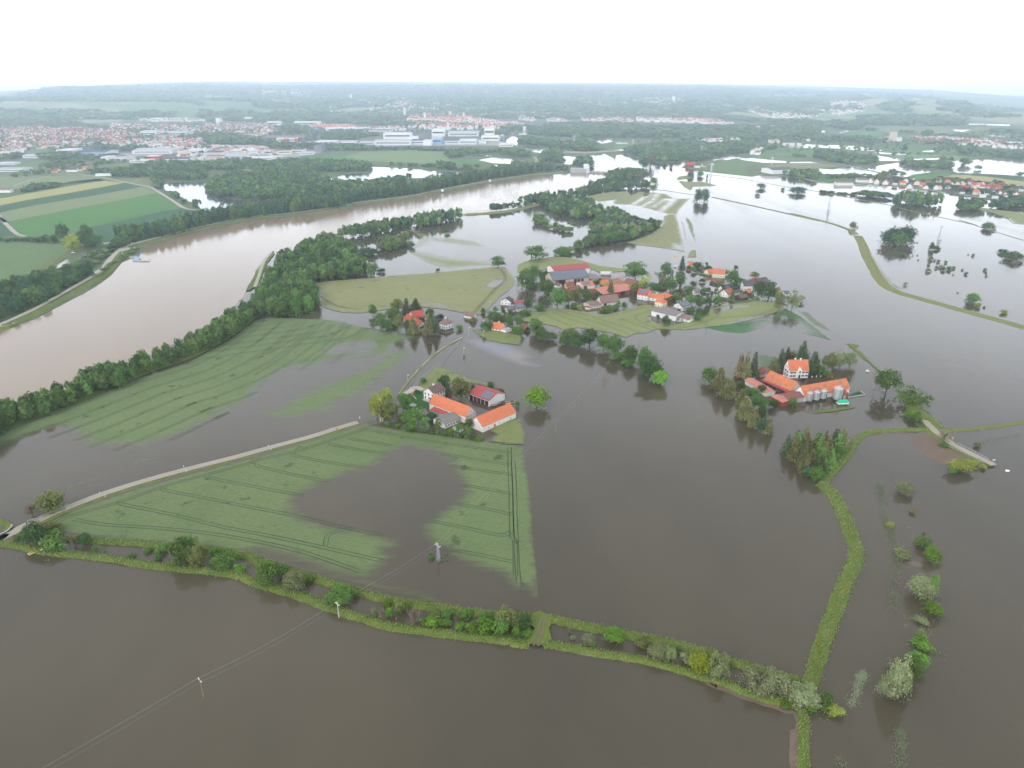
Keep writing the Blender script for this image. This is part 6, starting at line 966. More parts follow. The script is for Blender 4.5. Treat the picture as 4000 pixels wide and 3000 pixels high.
def house(c, P0, P1, P2, h, rise, wall, roof, label, cat='house', name=None, z=None, roofk='gable', wins=None, pv=None, chim=0, doors=(), group=None, oh=.45, base=0.0, eaves=True, pts=None, detail=True):
    """P0, P1 the ends of an eave (or wall foot if eaves is False), P2 the far corner on the other side; every corner at its true place"""
    zz = (h + base if eaves else base) if z is None else z
    if pts: p0, p1, p2 = pts
    else: p0, p1, p2 = U(c, *P0, zz), U(c, *P1, zz), U(c, *P2, zz)
    ux, uy = p1[0] - p0[0], p1[1] - p0[1]; L = math.hypot(ux, uy); ux /= L; uy /= L; vx, vy = -uy, ux; W_ = (p2[0] - p0[0]) * vx + (p2[1] - p0[1]) * vy
    if W_ < 0: vx, vy = -vx, -vy; W_ = -W_
    W_ = max(W_, 3.0); right = ux * vy - uy * vx > 0
    root = empty(name or 'farm_building',(p0[0], p0[1], base), math.atan2(uy, ux)); sy = 1 if right else -1
    tag(root, label, cat, group)
    def q(x, y, zq): return (x, y * sy, zq)
    def fc(mb, pts_, m=0): mb.face(pts_ if sy > 0 else pts_[::-1], m)
    H = h; b = -.8
    w = MB()
    fc(w, [q(0,0, b), q(L, 0, b), q(L, 0, H), q(0,0, H)]); fc(w, [q(L, W_, b), q(0, W_, b), q(0, W_, H), q(L, W_, H)])
    if roofk == 'gable':
        fc(w, [q(0, W_, b), q(0,0, b), q(0,0, H), q(0, W_ / 2, H + rise), q(0, W_, H)]); fc(w, [q(L, 0, b), q(L, W_, b), q(L, W_, H), q(L, W_ / 2, H + rise), q(L, 0, H)])
    elif roofk == 'shed':
        fc(w, [q(0, W_, b), q(0,0, b), q(0,0, H), q(0, W_, H + rise)]); fc(w, [q(L, 0, b), q(L, W_, b), q(L, W_, H + rise), q(L, 0, H)]); fc(w, [q(L, W_, H), q(0, W_, H), q(0, W_, H + rise), q(L, W_, H + rise)])
    else:
        fc(w, [q(0, W_, b), q(0,0, b), q(0,0, H), q(0, W_, H)]); fc(w, [q(L, 0, b), q(L, W_, b), q(L, W_, H), q(L, 0, H)])
    w.build('wall', WL[wall], root)
    r = MB(); th = .22; k = rise / (W_ / 2) if roofk != 'shed' else rise / W_; e_ = .04
    def slab(pts_):
        up = [(x, y, z_ + th) for x, y, z_ in pts_]; dn = [(x, y, z_ + e_) for x, y, z_ in pts_]
        if sy < 0: up = up[::-1]; dn = dn[::-1]
        r.face(up); r.face(dn[::-1]); n = len(up)
        for i in range(n): j = (i + 1) % n; r.face([dn[i], dn[j], up[j], up[i]])
    if roofk == 'gable':
        slab([q(-oh, -oh, H - k * oh), q(L + oh, -oh, H - k * oh), q(L + oh, W_ / 2, H + rise), q(-oh, W_ / 2, H + rise)]); slab([q(L + oh, W_ + oh, H - k * oh), q(-oh, W_ + oh, H - k * oh), q(-oh, W_ / 2 + .01, H + rise), q(L + oh, W_ / 2 + .01, H + rise)])
        r.box((L / 2, sy * W_ / 2, H + rise + th),(L + 2 * oh, .3,.12))
    elif roofk == 'shed': slab([q(-oh, -oh, H - k * oh), q(L + oh, -oh, H - k * oh), q(L + oh, W_ + oh, H + rise + k * oh), q(-oh, W_ + oh, H + rise + k * oh)])
    elif roofk == 'hip':
        m_ = min(W_ / 2, L / 2 - .2); A = q(m_, W_ / 2, H + rise); B = q(L - m_, W_ / 2, H + rise); E = [q(-oh, -oh, H - .1), q(L + oh, -oh, H - .1), q(L + oh, W_ + oh, H - .1), q(-oh, W_ + oh, H - .1)]
        for f in ([E[0], E[1], B, A], [E[1], E[2], B], [E[2], E[3], A, B], [E[3], E[0], A]): fc(r, f)
        fc(r, [E[3], E[2], E[1], E[0]])
    else: r.box((L / 2, sy * W_ / 2, H + .15),(L + .3, W_ + .3,.3))
    ro = r.build('roof', RF[roof], root)
    if chim:
        for i in range(chim):
            x = L * (.5 if chim == 1 else (.38 + .26 * i)); cmb = MB(); cmb.box((0,0,.1),(.8,.8,2.0)); cmb.box((0,0,1.16),(1.0,1.0,.12)); co = cmb.build('chimney', WL['white' if wall == 'white' else 'brick'], ro); co.location = (x, sy * (W_ / 2 + (.6 if i % 2 == 0 else 0)), H + rise - .1)
    if pv:
        u0, u1, v0, v1 = pv; g = MB()
        def sl(u_, v_): y = -oh + v_ * (W_ / 2 + oh); return q(u_ * L, y, H + k * y + th + .08)
        if roofk == 'flat' or roofk == 'hip': sl = lambda u_, v_: q(u_ * L, v_ * W_, H + .45)
        P_ = [sl(u0, v0), sl(u1, v0), sl(u1, v1), sl(u0, v1)]; fc(g, P_); dn = [(x, y, z_ - .07) for x, y, z_ in P_]
        for i in range(4): j = (i + 1) % 4; g.face([dn[i], dn[j], P_[j], P_[i]])
        g.build('solar_panel', M['pv'], root)
    if detail:
        def win(x, y, zc, ww, wh, face):
            f = MB(); t_ = .06
            d_ = (ww + .24, t_ * 2, wh + .24) if face in 'fb' else (t_ * 2, ww + .24, wh + .24)
            cx, cyy = (x, y) ; f.box((0,0,0), d_); o = f.build('window', M['frame'], root); o.location = (cx, cyy * sy, zc)
            g = MB(); d2 = (ww, t_ * 2 + .05, wh) if face in 'fb' else (t_ * 2 + .05, ww, wh); g.box((0,0,0), d2); g.build('pane', M['pane'], o)
        wn = wins or {}
        for face, spec in wn.items():          # face: f front (y=0), l gable x=0, r gable x=L
            n_, rows, ww, wh = spec
            for rw in range(rows):
                zc = 1.5 + rw * 2.6 if rows > 1 or h > 2.4 else h * .6
                if zc > H + rise * .8: continue
                ln = L if face == 'f' else W_
                m_ = n_ if zc < H - .3 else max(1, n_ - 2)
                for i in range(m_):
                    p = ln * (i + .5 + (n_ - m_) / 2) / n_
                    if face == 'f': win(p, 0, zc, ww, wh, 'f')
                    elif face == 'l': win(0, p, zc, ww, wh, 'l')
                    else: win(L, p, zc, ww, wh, 'r')
        for (face, u_, ww, wh, mt) in doors:
            d = MB(); ln = L if face == 'f' else W_; pp = u_ * ln
            if face == 'f': d.box((0,0,0),(ww, .14, wh)); loc = (pp, 0, wh / 2)
            elif face == 'l': d.box((0,0,0),(.14, ww, wh)); loc = (0, sy * pp, wh / 2)
            else: d.box((0,0,0),(.14, ww, wh)); loc = (L, sy * pp, wh / 2)
            d.build('door', M[mt], root).location = loc
    return root, L, W_

# ---- the farm with the orange roofs in the middle
F_ = 'F'
house(F_, (960,388),(1100,322),(828,345), 5.6,2.9,'white','brown','two storey white farmhouse with dark brown roof and a white dish beside the lawn', name='farmhouse', wins={'f': (4,2,1.0,1.5), 'r': (3,2,.9,1.3), 'l': (3,2,.9,1.5)}, chim=1, doors=[('l', .35,1.2,2.2,'gate')])
house(F_, (1362,675),(902,502),(1492,612), 4.6,4.7,'oldwhite','orange','long white barn with bright orange roof in the middle of the farm', cat='barn', name='barn', wins={'l': (3,3,.5,.8)}, oh=.3)
house(F_, (1578,805),(2000,622),(1462,722), 3.7,4.6,'oldwhite','orange','white barn with orange roof and small orange door at the right corner of the farm', cat='barn', name='barn', doors=[('f', .36,1.6,2.2,'door_red')], wins={'f': (3,1,.8,.6)}, oh=.3)
hall, L_, W__ = house(F_, (1660,472),(1405,378),(1882,390), 4.3,2.7,'white','crimson','machine hall with crimson roof, solar panels and open bays', cat='hall', name='machine_hall', pv=(.04,.50,.12,.86), doors=[('f', u, 3.0,3.6,'gate') for u in (.12,.31,.50,.69,.88)])
house(F_, (1100,772),(1295,690),(935,712), 3.0,1.5,'white','grey','low white shed with grey roof before the long orange barn', cat='shed', name='shed', wins={'f': (6,1,.9,1.0), 'l': (2,1,.7,.7)})
house(F_, (1085,645),(915,588),(1135,612), 2.8,.5,'oldwhite','crimson','small lean-to with crimson roof against the long orange barn', cat='lean-to', name='lean_to', roofk='shed')
# ---- hamlet
house('H',(560,288),(690,264),(478,250), 3.6,3.9,'cream','red','red roofed farmhouse at the back of the hamlet grove', name='farmhouse', chim=1, wins={'f': (4,1,.9,1.1)})
house('H',(610,400),(430,300),(692,365), 3.3,3.8,'cream','red','long red roofed barn half hidden by spruces', cat='barn', name='barn', wins={'l': (2,2,.7,.9)})
house('H',(655,425),(612,408),(690,380), 2.2,1.2,'cream','dark','small grey roofed porch at the end of the long red barn', cat='shed', name='shed')
house('H',(945,372),(1045,342),(870,350), 4.6,3.4,'white','mauve','white cube shaped house with brown hipped roof mirrored in the flood', name='house', roofk='hip', wins={'f': (3,2,1.0,1.4), 'l': (3,2,1.0,1.4)}, chim=1, oh=.7)
house('H',(1298,278),(1175,252),(1345,262), 2.3,2.8,'white','mauve','small white barn with brown roof standing in the water', cat='barn', name='barn')
house('H',(1640,430),(1517,410),(1678,395), 2.0,3.6,'white','orange','white house with orange roof right of the flooded junction', name='house', chim=1, wins={'f': (3,1,.9,1.0)})
house('H',(1690,447),(1640,432),(1765,422), 2.0,0,'white','gravel','flat roofed white annex of the orange roofed house', cat='annex', name='annex', roofk='flat')
house('H',(1925,432),(1890,392),(1972,400), 2.0,2.2,'wood','redbrown','little brown roofed hut among the trees', cat='hut', name='hut')
house('H',(1752,92),(1790,64),(1648,68), 3.6,2.6,'white','dark','tall white house with dark roof above the yellow houses', name='house', wins={'l': (3,2,.9,1.0)})
house('H',(1832,178),(1942,156),(1765,132), 2.8,2.8,'cream','dark','yellow house with solar panels covering the roof', name='house', pv=(.03,.95,.1,.95), wins={'f': (3,1,.9,1.0), 'l': (2,1,.9,1.0)})
house('H',(1718,198),(1806,184),(1655,180), 2.3,2.4,'cream','dark','smaller yellow wing with solar roof in front', name='house', pv=(.05,.9,.15,.9), wins={'l': (2,1,.8,.9), 'f': (2,1,.8,.9)})
house('H',(1800,105),(1920,95),(1795,82), 2.5,1.2,'wood','crimson','low red roof behind the yellow solar house', cat='shed', name='shed')
house('H',(1630,205),(1520,205),(1640,180), 1.2,.3,'white','teal','green covered swimming pool shelter beside the yellow wing', cat='shelter', name='pool_shelter', roofk='flat')
# ---- village
house('V',(275,245),(868,200),(130,172), 5.5,2.6,'white','crimson','largest barn with long crimson roof at the village edge', cat='barn', name='barn')
house('V',(262,408),(850,350),(158,325), 4.2,6.2,'beige','dark','big beige barn whose whole roof is solar panels', cat='barn', name='barn', pv=(.005,.995,.04,.97), doors=[('f', .09,2.5,3.5,'gate'),('f', .24,8,3.8,'gate'),('f', .62,3.2,3.4,'gate'),('f', .72,3.0,3.4,'gate'),('f', .82,3.0,3.4,'gate')], wins={'l': (4,3,.8,.8)})
house('V',(485,498),(612,482),(425,480), 3.0,2.8,'yellow','redbrown','small ochre house with brown red roof', name='house', chim=1, wins={'l': (2,1,.8,1.0), 'f': (3,1,.8,1.0)})
house('V',(760,500),(945,478),(605,445), 3.3,2.4,'white','orange','white house with orange roof and a block of solar panels', name='house', pv=(.1,.75,.25,.95), wins={'l': (3,1,.9,1.1)})
house('V',(1105,448),(1405,408),(1045,415), 3.0,1.9,'yellow','orange','long ochre building with orange solar roof', cat='building', name='long_building', pv=(.3,.85,.2,.9), wins={'f': (8,1,.9,1.0)})
house('V',(1612,487),(1425,442),(1690,440), 3.0,3.3,'yellow','redbrown','ochre barn with rusty brown roof', cat='barn', name='barn', wins={'l': (3,2,.7,.8)})
house('V',(1080,640),(1560,560),(862,548), 3.4,3.0,'brick','salmon','wide hall with salmon red roof in the middle of the village', cat='hall', name='hall', doors=[('f', .7,5,3,'gate')])
house('V',(1060,785),(1355,748),(928,748), 3.2,5.4,'oldwhite','mauve','steep roofed old barn with grey brown tiles', cat='barn', name='barn', doors=[('f', .22,3.2,2.8,'gate')])
house('V',(880,834),(1055,808),(757,778), 2.6,1.6,'cream','mauve','low cream annex left of the steep roofed barn', cat='annex', name='annex', wins={'f': (4,1,.9,.9)})
house('V',(868,862),(880,845),(800,845), 1.6,.5,'cream','crimson','tiny red porch roof on the low cream annex', cat='porch', name='porch', roofk='shed')
house('V',(1828,658),(1658,630),(1895,622), 4.9,4.2,'white','red','tall white house with red solar roof reflected in the flood', name='house', pv=(.3,.85,.35,.95), wins={'f': (3,2,.8,1.0), 'l': (3,2,.8,1.0)})
house('V',(2070,714),(1832,674),(2130,690), 3.3,3.0,'white','orange','orange roofed connecting wing beside the tall white house', cat='wing', name='house_wing', wins={'f': (4,1,.9,1.0)}, chim=1)
house('V',(2075,786),(1950,752),(2158,764), 5.0,3.6,'cream','orange','cream coloured chapel like house with hipped orange roof', name='house', roofk='hip', wins={'f': (3,1,.7,1.8), 'l': (2,1,.7,1.8)})
house('V',(2090,657),(1900,618),(2145,628), 3.2,1.2,'white','dark','low building with blue grey solar roof behind the connecting wing', cat='building', name='low_building', pv=(.02,.98,.05,.95))
house('W',(150,650),(60,600),(215,590), 3.2,2.2,'brick','orange','orange roofed barn right of the blue grey solar roof', cat='barn', name='barn')
house('V',(770,668),(880,625),(705,615), 3,2.2,'white','black','black roofed shed hidden behind garden trees', cat='shed', name='shed')
house('V',(905,388),(1070,362),(845,300), 2.6,.8,'beige','grey','brown grey lean roof beside the solar barn', cat='shed', name='shed')
house('V',(1090,400),(1200,378),(1075,360), 2.2,1.0,'wood','mauve','small brown shed behind the long ochre building', cat='shed', name='shed')
house('V',(275,475),(355,495),(250,440), 2.6,1.6,'white','brown','small white garage left of the ochre house', cat='garage', name='garage'); house('V',(560,575),(720,525),(545,530), 2.0,1.6,'redwall','redbrown','low red brown shed below the ochre house', cat='shed', name='shed')
house('W',(290,905),(-55,826),(435,855), 4.4,1.5,'white','grey','large white hall with flat grey roof at the field edge', cat='hall', name='hall', doors=[('l', .3,4,3.2,'conc')])
house('W',(490,958),(350,925),(565,915), 2.4,2.2,'white','mauve','small white shed with brown roof beside the large hall', cat='shed', name='shed', wins={'f': (2,1,.8,.8)})
house('W',(390,774),(512,738),(250,745), 3.9,2.9,'white','dark','white house with blue grey solar roof next to the hall', name='house', pv=(.08,.96,.1,.95), wins={'l': (3,2,.9,1.1), 'f': (2,2,1.4,1.2)})
house('W',(300,825),(210,800),(325,800), 2.0,1.3,'wood','mauve','small brown shed between hall and solar house', cat='shed', name='shed')
house('W',(570,562),(648,548),(458,562), 2.6,2.8,'white','grey','small white house with light grey roof in the gardens', name='house', wins={'l': (2,2,.8,.9), 'f': (2,1,.8,1.0)})
house('W',(975,518),(1105,492),(845,510), 2.8,2.9,'white','black','white house with black roof and four skylights', name='house', wins={'l': (3,1,.8,1.0)}, pv=(.3,.8,.4,.6))
house('W',(845,518),(870,480),(768,495), 2.4,0,'white','lightgrey','white carport left of the black roofed house', cat='carport', name='carport', roofk='flat')
house('W',(1045,592),(1128,560),(940,562), 3.2,3.8,'white','red','white house with red roof and two solar panels', name='house', pv=(.15,.5,.4,.8), wins={'l': (3,2,.8,1.0)})
house('W',(1150,570),(1220,552),(1130,545), 2.2,1.8,'white','dark','small garage with dark roof right of the red solar house', cat='garage', name='garage')
house('W',(1278,468),(1438,460),(1203,442), 5.0,4.0,'white','dark','large white three storey house with grey roof', name='house', wins={'l': (4,3,.9,1.1), 'f': (4,1,1.3,1.1)})
house('W',(1500,425),(1640,395),(1415,388), 3.4,3.0,'redwall','dark','dark roofed barn behind the large grey roofed house', cat='barn', name='barn')
house('W',(1430,405),(1500,385),(1420,370), 3.6,2.6,'redwall','red','red roof piece joining house and dark barn', cat='barn', name='barn')
house('W',(1345,572),(1385,540),(1278,548), 1.8,2.2,'wood','orange','small orange roofed hut before the large white house', cat='hut', name='hut')
house('W',(1005,300),(818,288),(1030,262), 4.2,3.6,'cream','orange','pale yellow house with orange roof at the flood edge', name='house', wins={'f': (5,2,.7,.9)}, chim=1)
house('W',(768,292),(850,285),(712,262), 2.4,3.6,'white','orange','white gabled part left of the pale yellow house', name='house', wins={'l': (2,1,.7,.9)})
house('W',(482,160),(548,160),(440,142), 2.0,2.8,'white','orange','lone small white house with orange roof by the pointed spruce', name='house')
house('W',(560,172),(628,165),(550,150), 1.8,1.0,'cream','red','low red roofed shed by the lone small house', cat='shed', name='shed'); house('W',(860,430),(930,412),(850,395), 1.5,1.3,'wood','redbrown','little garden hut with red brown roof before the yellow house', cat='hut', name='hut'); house('W',(450,245),(512,248),(455,232), 1.2,.6,'wood','redbrown','tiny brown garden shed in the water', cat='hut', name='hut')
house('W',(1235,645),(1340,625),(1225,600), 1.8,1.6,'wood','brown','open brown timber shelter inside the hedge', cat='shelter', name='shelter')
house('W',(1745,550),(1800,520),(1705,538), 1.8,2.2,'white','redbrown','small white gabled house right of the big dark tree', name='house'); house('W',(1872,580),(1932,578),(1865,545), 2.2,1.4,'white','blue','shed with blue roof at the village end', cat='shed', name='shed')
# ---- estate with manor and silos
mr_, ML, MW = house('G',(866,545),(1190,537),(757,472), 5.6,6.2,'white','orange','three storey white manor house with steep orange roof', name='manor_house', cat='manor', chim=2, oh=.25)
def manor_bits():
    k = 0
    for rw, zc in ((0,1.6),(1,4.1)):
        for u in (.09,.16,.25,.32,.70,.77,.88,.95):
            f = MB(); f.box((0,0,0),(1.05,.12,1.35)); o = f.build('window', M['frame'], mr_); o.location = (u * ML, 0, zc); g = MB(); g.box((0,0,0),(.85,.18,1.15)); g.build('pane', M['pane'], o)
        for u in (.2,.32,.58,.70):
            f = MB(); f.box((0,0,0),(.12,1.2,1.35)); o = f.build('window', M['frame'], mr_); o.location = (0, u * MW * (1 if True else -1) * SG, zc); g = MB(); g.box((0,0,0),(.18,1.0,1.15)); g.build('pane', M['pane'], o)
    d = MB(); d.box((0,0,0),(1.4,.2,2.5)); d.build('door', M['gate'], mr_).location = (.5 * ML, 0,1.2)
    b = MB(); b.face([(-1.6,-.5,0),(1.6,-.5,0),(1.6,-.5,5.8),(0,-.5,7.8),(-1.6,-.5,5.8)]); b.face([(-1.6,.8,0),(-1.6,-.5,0),(-1.6,-.5,5.8),(-1.6,.8,5.8)]); b.face([(1.6,-.5,0),(1.6,.8,0),(1.6,.8,5.8),(1.6,-.5,5.8)])
    b.face([(-1.6,-.5,5.8),(0,-.5,7.8),(0,1.6,7.8),(-1.6,1.0,5.8)]); b.face([(0,-.5,7.8),(1.6,-.5,5.8),(1.6,1.0,5.8),(0,1.6,7.8)]); b.box((0,-.55,4.6),(1.0,.12,1.4), 1); b.box((0,-.55,1.3),(1.3,.12,2.4), 1)
    b.build('porch_gable', [WL['white'], M['pane']], mr_).location = (.54 * ML, 0,0)
    for u in (.35,.6):
        f = MB(); f.box((0,0,0),(.12,.9,1.0)); o = f.build('window', M['frame'], mr_); o.location = (0, u * MW * SG, 7.2); g = MB(); g.box((0,0,0),(.18,.7,.8)); g.build('pane', M['pane'], o)
SG = 1 if any(v.co.y > 1 for v in [c for c in mr_.children if c.name.startswith('wall')][0].data.vertices) else -1
manor_bits()
house('G',(888,872),(455,680),(1040,815), 3.8,4.9,'oldwhite','orange_old','big barn with weathered two tone orange roof in the estate', cat='barn', name='barn', oh=.4)
house('G',(848,906),(402,700),(885,880), 2.6,.7,'wood','crimson','long red veranda roof in front of the weathered barn', cat='veranda', name='veranda', roofk='shed', doors=[('f', u, 2.2,1.9,'gate') for u in (.2,.35,.5,.65,.8)])
house('G',(1118,965),(1868,832),(930,884), 4.0,5.0,'white','orange_old','long white granary with red roof behind the silos', cat='granary', name='granary', doors=[('f', .47,2.4,3.0,'gate')])
house('G',(840,1025),(1105,980),(665,938), 3.4,1.7,'grey','redbrown','low byre with brown red tiles joining the granary', cat='byre', name='byre')
house('G',(745,1072),(568,968),(840,1035), 2.8,.5,'redwall','salmon','red boarded shed with salmon roof at the estate corner', cat='shed', name='shed', roofk='shed')
house('G',(385,604),(515,590),(345,560), 2.2,4.8,'grey','redbrown','small square building with red pyramid roof', cat='pavilion', name='pavilion', roofk='hip')
house('G',(480,912),(130,702),(605,872), 2.8,1.2,'oldwhite','salmon','long shed with salmon roof half hidden by trees', cat='shed', name='shed')
house('G',(500,590),(560,560),(480,545), 3,.8,'grey','redbrown','low red roof between pavilion and barn', cat='shed', name='shed'); house('G',(0,662),(92,645),(-5,640), 1.6,.5,'wood','redbrown','thin red roofed fence shelter at the estate edge', cat='shelter', name='shelter')
house('G',(1735,955),(1838,925),(1700,880), 3.2,1.8,'brick','redbrown','small red brick porch at the right end of the granary', cat='porch', name='brick_porch', doors=[('f', .5,2.4,2.4,'conc')])

# ---- grain silos
def silo(c, bx, by, ytop, wpx, label):
    X_, Y_ = U(c, bx, by, 0); s = CROP[c][2]; f = proj(X_, Y_, 0)[2]; r = wpx / s * f / FPX / 2
    d = raydir(*nat(c, bx, ytop)); h = CH + d[2] / d[1] * Y_
    root = empty('grain_silo',(X_, Y_, 0)); tag(root, label, 'silo','grain silos before the granary'); b = MB(); hc = h - r * .45
    prof_ = [(r * .3,.9)] + [(r * (1.0 + (.012 if i % 2 else 0)), 1.4 + (hc - 1.4) * i / 14) for i in range(15)]
    b.lathe(prof_, k=22); b.build('silo_wall', M['metal'], root, smooth=False)
    t_ = MB(); t_.lathe([(r * 1.05, hc),(r * .95, hc + r * .06),(r * .25, h - .1),(.25, h),(.0, h + .05)], k=22); t_.build('roof', RF['lightgrey'], root)
    for i in range(4):
        a = math.pi / 4 + math.pi / 2 * i; l = MB(); l.tube((0,0,-.6),(0,0,1.6), .12,.12,5); l.build('leg', M['dark_metal'], root).location = (r * .9 * math.cos(a), r * .9 * math.sin(a), 0)
    w = MB(); w.tube((r * .5,0, h - .6),(r * .5,0, h + .7), .08); w.tube((-r * .1,0, h + .7),(r * .5,0, h + .7), .06); w.box((r * .2,0, h + .35),(r * .8,.5,.08)); w.build('top_rail', M['metal'], root)
    l = MB()
    for sx in (-.22,.22): l.tube((sx, -r * 1.06,0),(sx, -r * 1.06, hc), .035, None, 4)
    for i in range(int(hc / .45)): l.tube((-.22,-r * 1.06,.3 + i * .45),(.22,-r * 1.06,.3 + i * .45), .025, None, 4)
    l.build('ladder', M['dark_metal'], root)
silo('G',1185,1068,893,98,'leftmost of the four steel grain silos'); silo('G',1302,1050,875,100,'second steel silo from the left'); silo('G',1413,1030,855,100,'third steel silo beside the wooden gate'); silo('G',1650,1040,805,140,'largest steel silo at the right end')
# ---- boat shaped green trailer, concrete walls
def at(c, x, y, z=0.0): X_, Y_ = U(c, x, y, z); return (X_, Y_, z)
tx, ty, _ = at('G',1745,1105); tr_ = empty('covered_trailer',(tx, ty, 0), .12); tag(tr_, 'white farm trailer under a bright green tarpaulin beside the largest silo','trailer')
M['tarp'] = plaster('green_tarpaulin',(.02,.55,.28)); b = MB(); b.box((0,0,1.0),(7.0,2.5,.9)); b.build('trailer_body', M['white_paint'], tr_)
b = MB(); P_ = [(-3.1,1.5),(-3.3,2.2),(-1.8,2.75),(2.6,2.85),(3.5,2.3),(3.5,1.5)]
for (x0, z0),(x1, z1) in zip(P_, P_[1:]):
    b.face([(x0,-1.3, z0),(x1,-1.3, z1),(x1,-.6, z1 + .35),(x0,-.6, z0 + .35)]); b.face([(x0,-.6, z0 + .35),(x1,-.6, z1 + .35),(x1,.6, z1 + .35),(x0,.6, z0 + .35)]); b.face([(x0,.6, z0 + .35),(x1,.6, z1 + .35),(x1,1.3, z1),(x0,1.3, z0)])
b.face([(x, -1.3, z) for x, z in P_]); b.face([(x, 1.3, z) for x, z in P_][::-1]); b.build('tarpaulin', M['tarp'], tr_)
for sx in (-1.8,1.8):
    for sy_ in (-1.25,1.25): b = MB(); b.tube((0,-.15,0),(0,.15,0), .5,.5,14); b.build('wheel', M['dark_metal'], tr_).location = (sx, sy_, .35)
b = MB(); b.tube((-3.5,0,.7),(-5.2,0,.5), .08); b.build('drawbar', M['dark_metal'], tr_)
def wall_line(c, pts, h, t_, label, name='concrete_wall', mat='conc', z=-.3):
    mb = MB(); W = [at(c, *p) for p in pts]
    for a, b_ in zip(W, W[1:]): L = math.hypot(b_[0] - a[0], b_[1] - a[1]); mb.box(((a[0] + b_[0]) / 2,(a[1] + b_[1]) / 2, z + h / 2),(L + t_, t_, h), 0, math.atan2(b_[1] - a[1], b_[0] - a[0]))
    o = mb.build(name, M[mat]); tag(o, label, name.split('_')[-1]); return o
wall_line('G', [(1845,992),(2130,948),(2050,900)], 1.0,.4,'low concrete wall around the planted strip right of the granary'); sheet('grass_patch', path('G 1850 965,1950 920,2030 900,2070 935,1900 970'), .45, M['lawn'], rough=(2,.4))
# hedges
def hedge(c, pts, h, t_, tint, label, dens=30, name='hedge'):
    V_ = []; 
    for a, b_ in zip(pts, pts[1:]):
        A = U(c, *a); B = U(c, *b_); L = math.hypot(B[0] - A[0], B[1] - A[1]); n = int(L * dens)
        for _ in range(n): k = nrs.rand(); V_.append((A[0] + (B[0] - A[0]) * k + nrs.uniform(-t_, t_) / 2, A[1] + (B[1] - A[1]) * k + nrs.uniform(-t_, t_) / 2, h * nrs.uniform(.05,1) ** .7))
    C = np.array(V_); o = link_mesh(name, leaves_mesh(name, C, np.tile((0,0,1.0),(len(C), 1)), .28, M['leaf'], nrs, 1,1.0, False)); o.color = (*TINT[tint], 1); tag(o, label, 'hedge'); return o
hedge('W', [(960,650),(1090,690),(1190,715),(1300,705),(1500,665)], 1.8,1.4,'bright','clipped green hedge around the timber shelter garden'); hedge('W', [(1500,665),(1340,615)], 1.8,1.4,'bright','short hedge at the right end of the clipped one'); hedge('F', [(1110,815),(1290,725)], 1.6,1.2,'mid','hedge along the low white shed'); hedge('W', [(640,305),(820,330)], 1.5,1.6,'bright','hedge before the orange roofed houses'); hedge('F', [(300,760),(600,825),(900,885),(1100,905)], .9,1.0,'mid','low hedge along the lower farm garden',12); hedge('F', [(1080,905),(1350,950),(1560,985)], .9,1.2,'mid','low hedge along the lower right farm garden',12)
hedge('W', [(560,940),(640,900),(700,870)], 1.6,1.4,'mid','hedge behind the brown roofed shed'); hedge('W', [(600,290),(700,310)], 1.3,1.2,'mid','low garden hedge in the flood')
# flooded allotment plants
g_ = 'garden shrubs standing in the flooded village gardens'
for i in range(46):
    k = rnd.random(); x = rnd.uniform(600,960); y = 640 + (x - 600) * .05 + rnd.uniform(0,90)
    blob('W', x - 12, y - 12, x + 12, y + 8,'bush', rnd.choice(['mid','fresh','dark','olive']), 'small shrub in the flooded allotment rows', group=g_)
for i in range(34): x = rnd.uniform(0,420); y = 250 + rnd.uniform(-10,90) + abs(x - 200) * .1; blob('W', x - 10, y - 14, x + 10, y + 10,'bush', rnd.choice(['mid','dark','olive']), 'young garden shrub in the flooded orchard of the village', group=g_)

# ---- right hand village
RV = [(25,120,55,'grey', .6),(215,140,110,'red', .8),(330,150,70,'black', .7),(440,150,80,'orange', .8),(520,110,75,'red', .6),(585,195,65,'grey', .9),(640,110,55,'brown', .6),(690,150,60,'grey', .4),(800,150,70,'red', .8),(810,205,60,'red', .7),(890,180,55,'orange', .5),(965,215,65,'red', .6),(960,110,60,'redbrown', .5),(1010,215,55,'orange', .7),(1080,135,65,'orange', .8),(1070,180,75,'grey', .8),(1170,160,75,'redbrown', .5),(1280,155,60,'redbrown', .7),(1270,240,60,'red', .6),(1350,150,50,'dark', .5),(1420,140,65,'redbrown', .8),(1460,170,60,'red', .6),(1340,220,85,'red', .5),(1380,255,65,'dark', .8),(1300,275,60,'black', .3),(1540,185,75,'salmon', .8),(1510,215,60,'red', .6),(1590,210,70,'red', .7),(1630,165,60,'orange', .5),(1480,290,70,'orange', .3),(1560,275,60,'dark', .7),(1660,295,75,'black', .2),(1720,290,55,'dark', .5),(1790,290,55,'red', .6),(1770,350,80,'white', .2),(1640,325,50,'white', .2),(1690,200,50,'red', .5),(1790,200,60,'red', .7),(1860,180,50,'redbrown', .6),(1910,170,45,'red', .5),(1870,290,60,'redbrown', .8),(1940,320,60,'red', .6),(1980,365,70,'dark', .8),(2000,280,60,'red', .6),(2040,240,70,'dark', .8),(2120,320,95,'red', .7),(2060,360,50,'cream', .6),(2160,240,60,'dark', .7),(2180,210,50,'grey', .5),(100,128,60,'orange', .1),(240,128,60,'redbrown', .6),(1740,235,45,'redbrown', .6),(1830,225,45,'red', .6),(1140,205,45,'grey', .5),(720,170,45,'orange', .5)]
gV = 'houses of the right hand flooded village'
RN = {'grey': 'grey','red': 'red','black': 'black','orange': 'orange','brown': 'brown','redbrown': 'rusty red','dark': 'dark grey','salmon': 'salmon pink','white': 'white','cream': 'grey'}
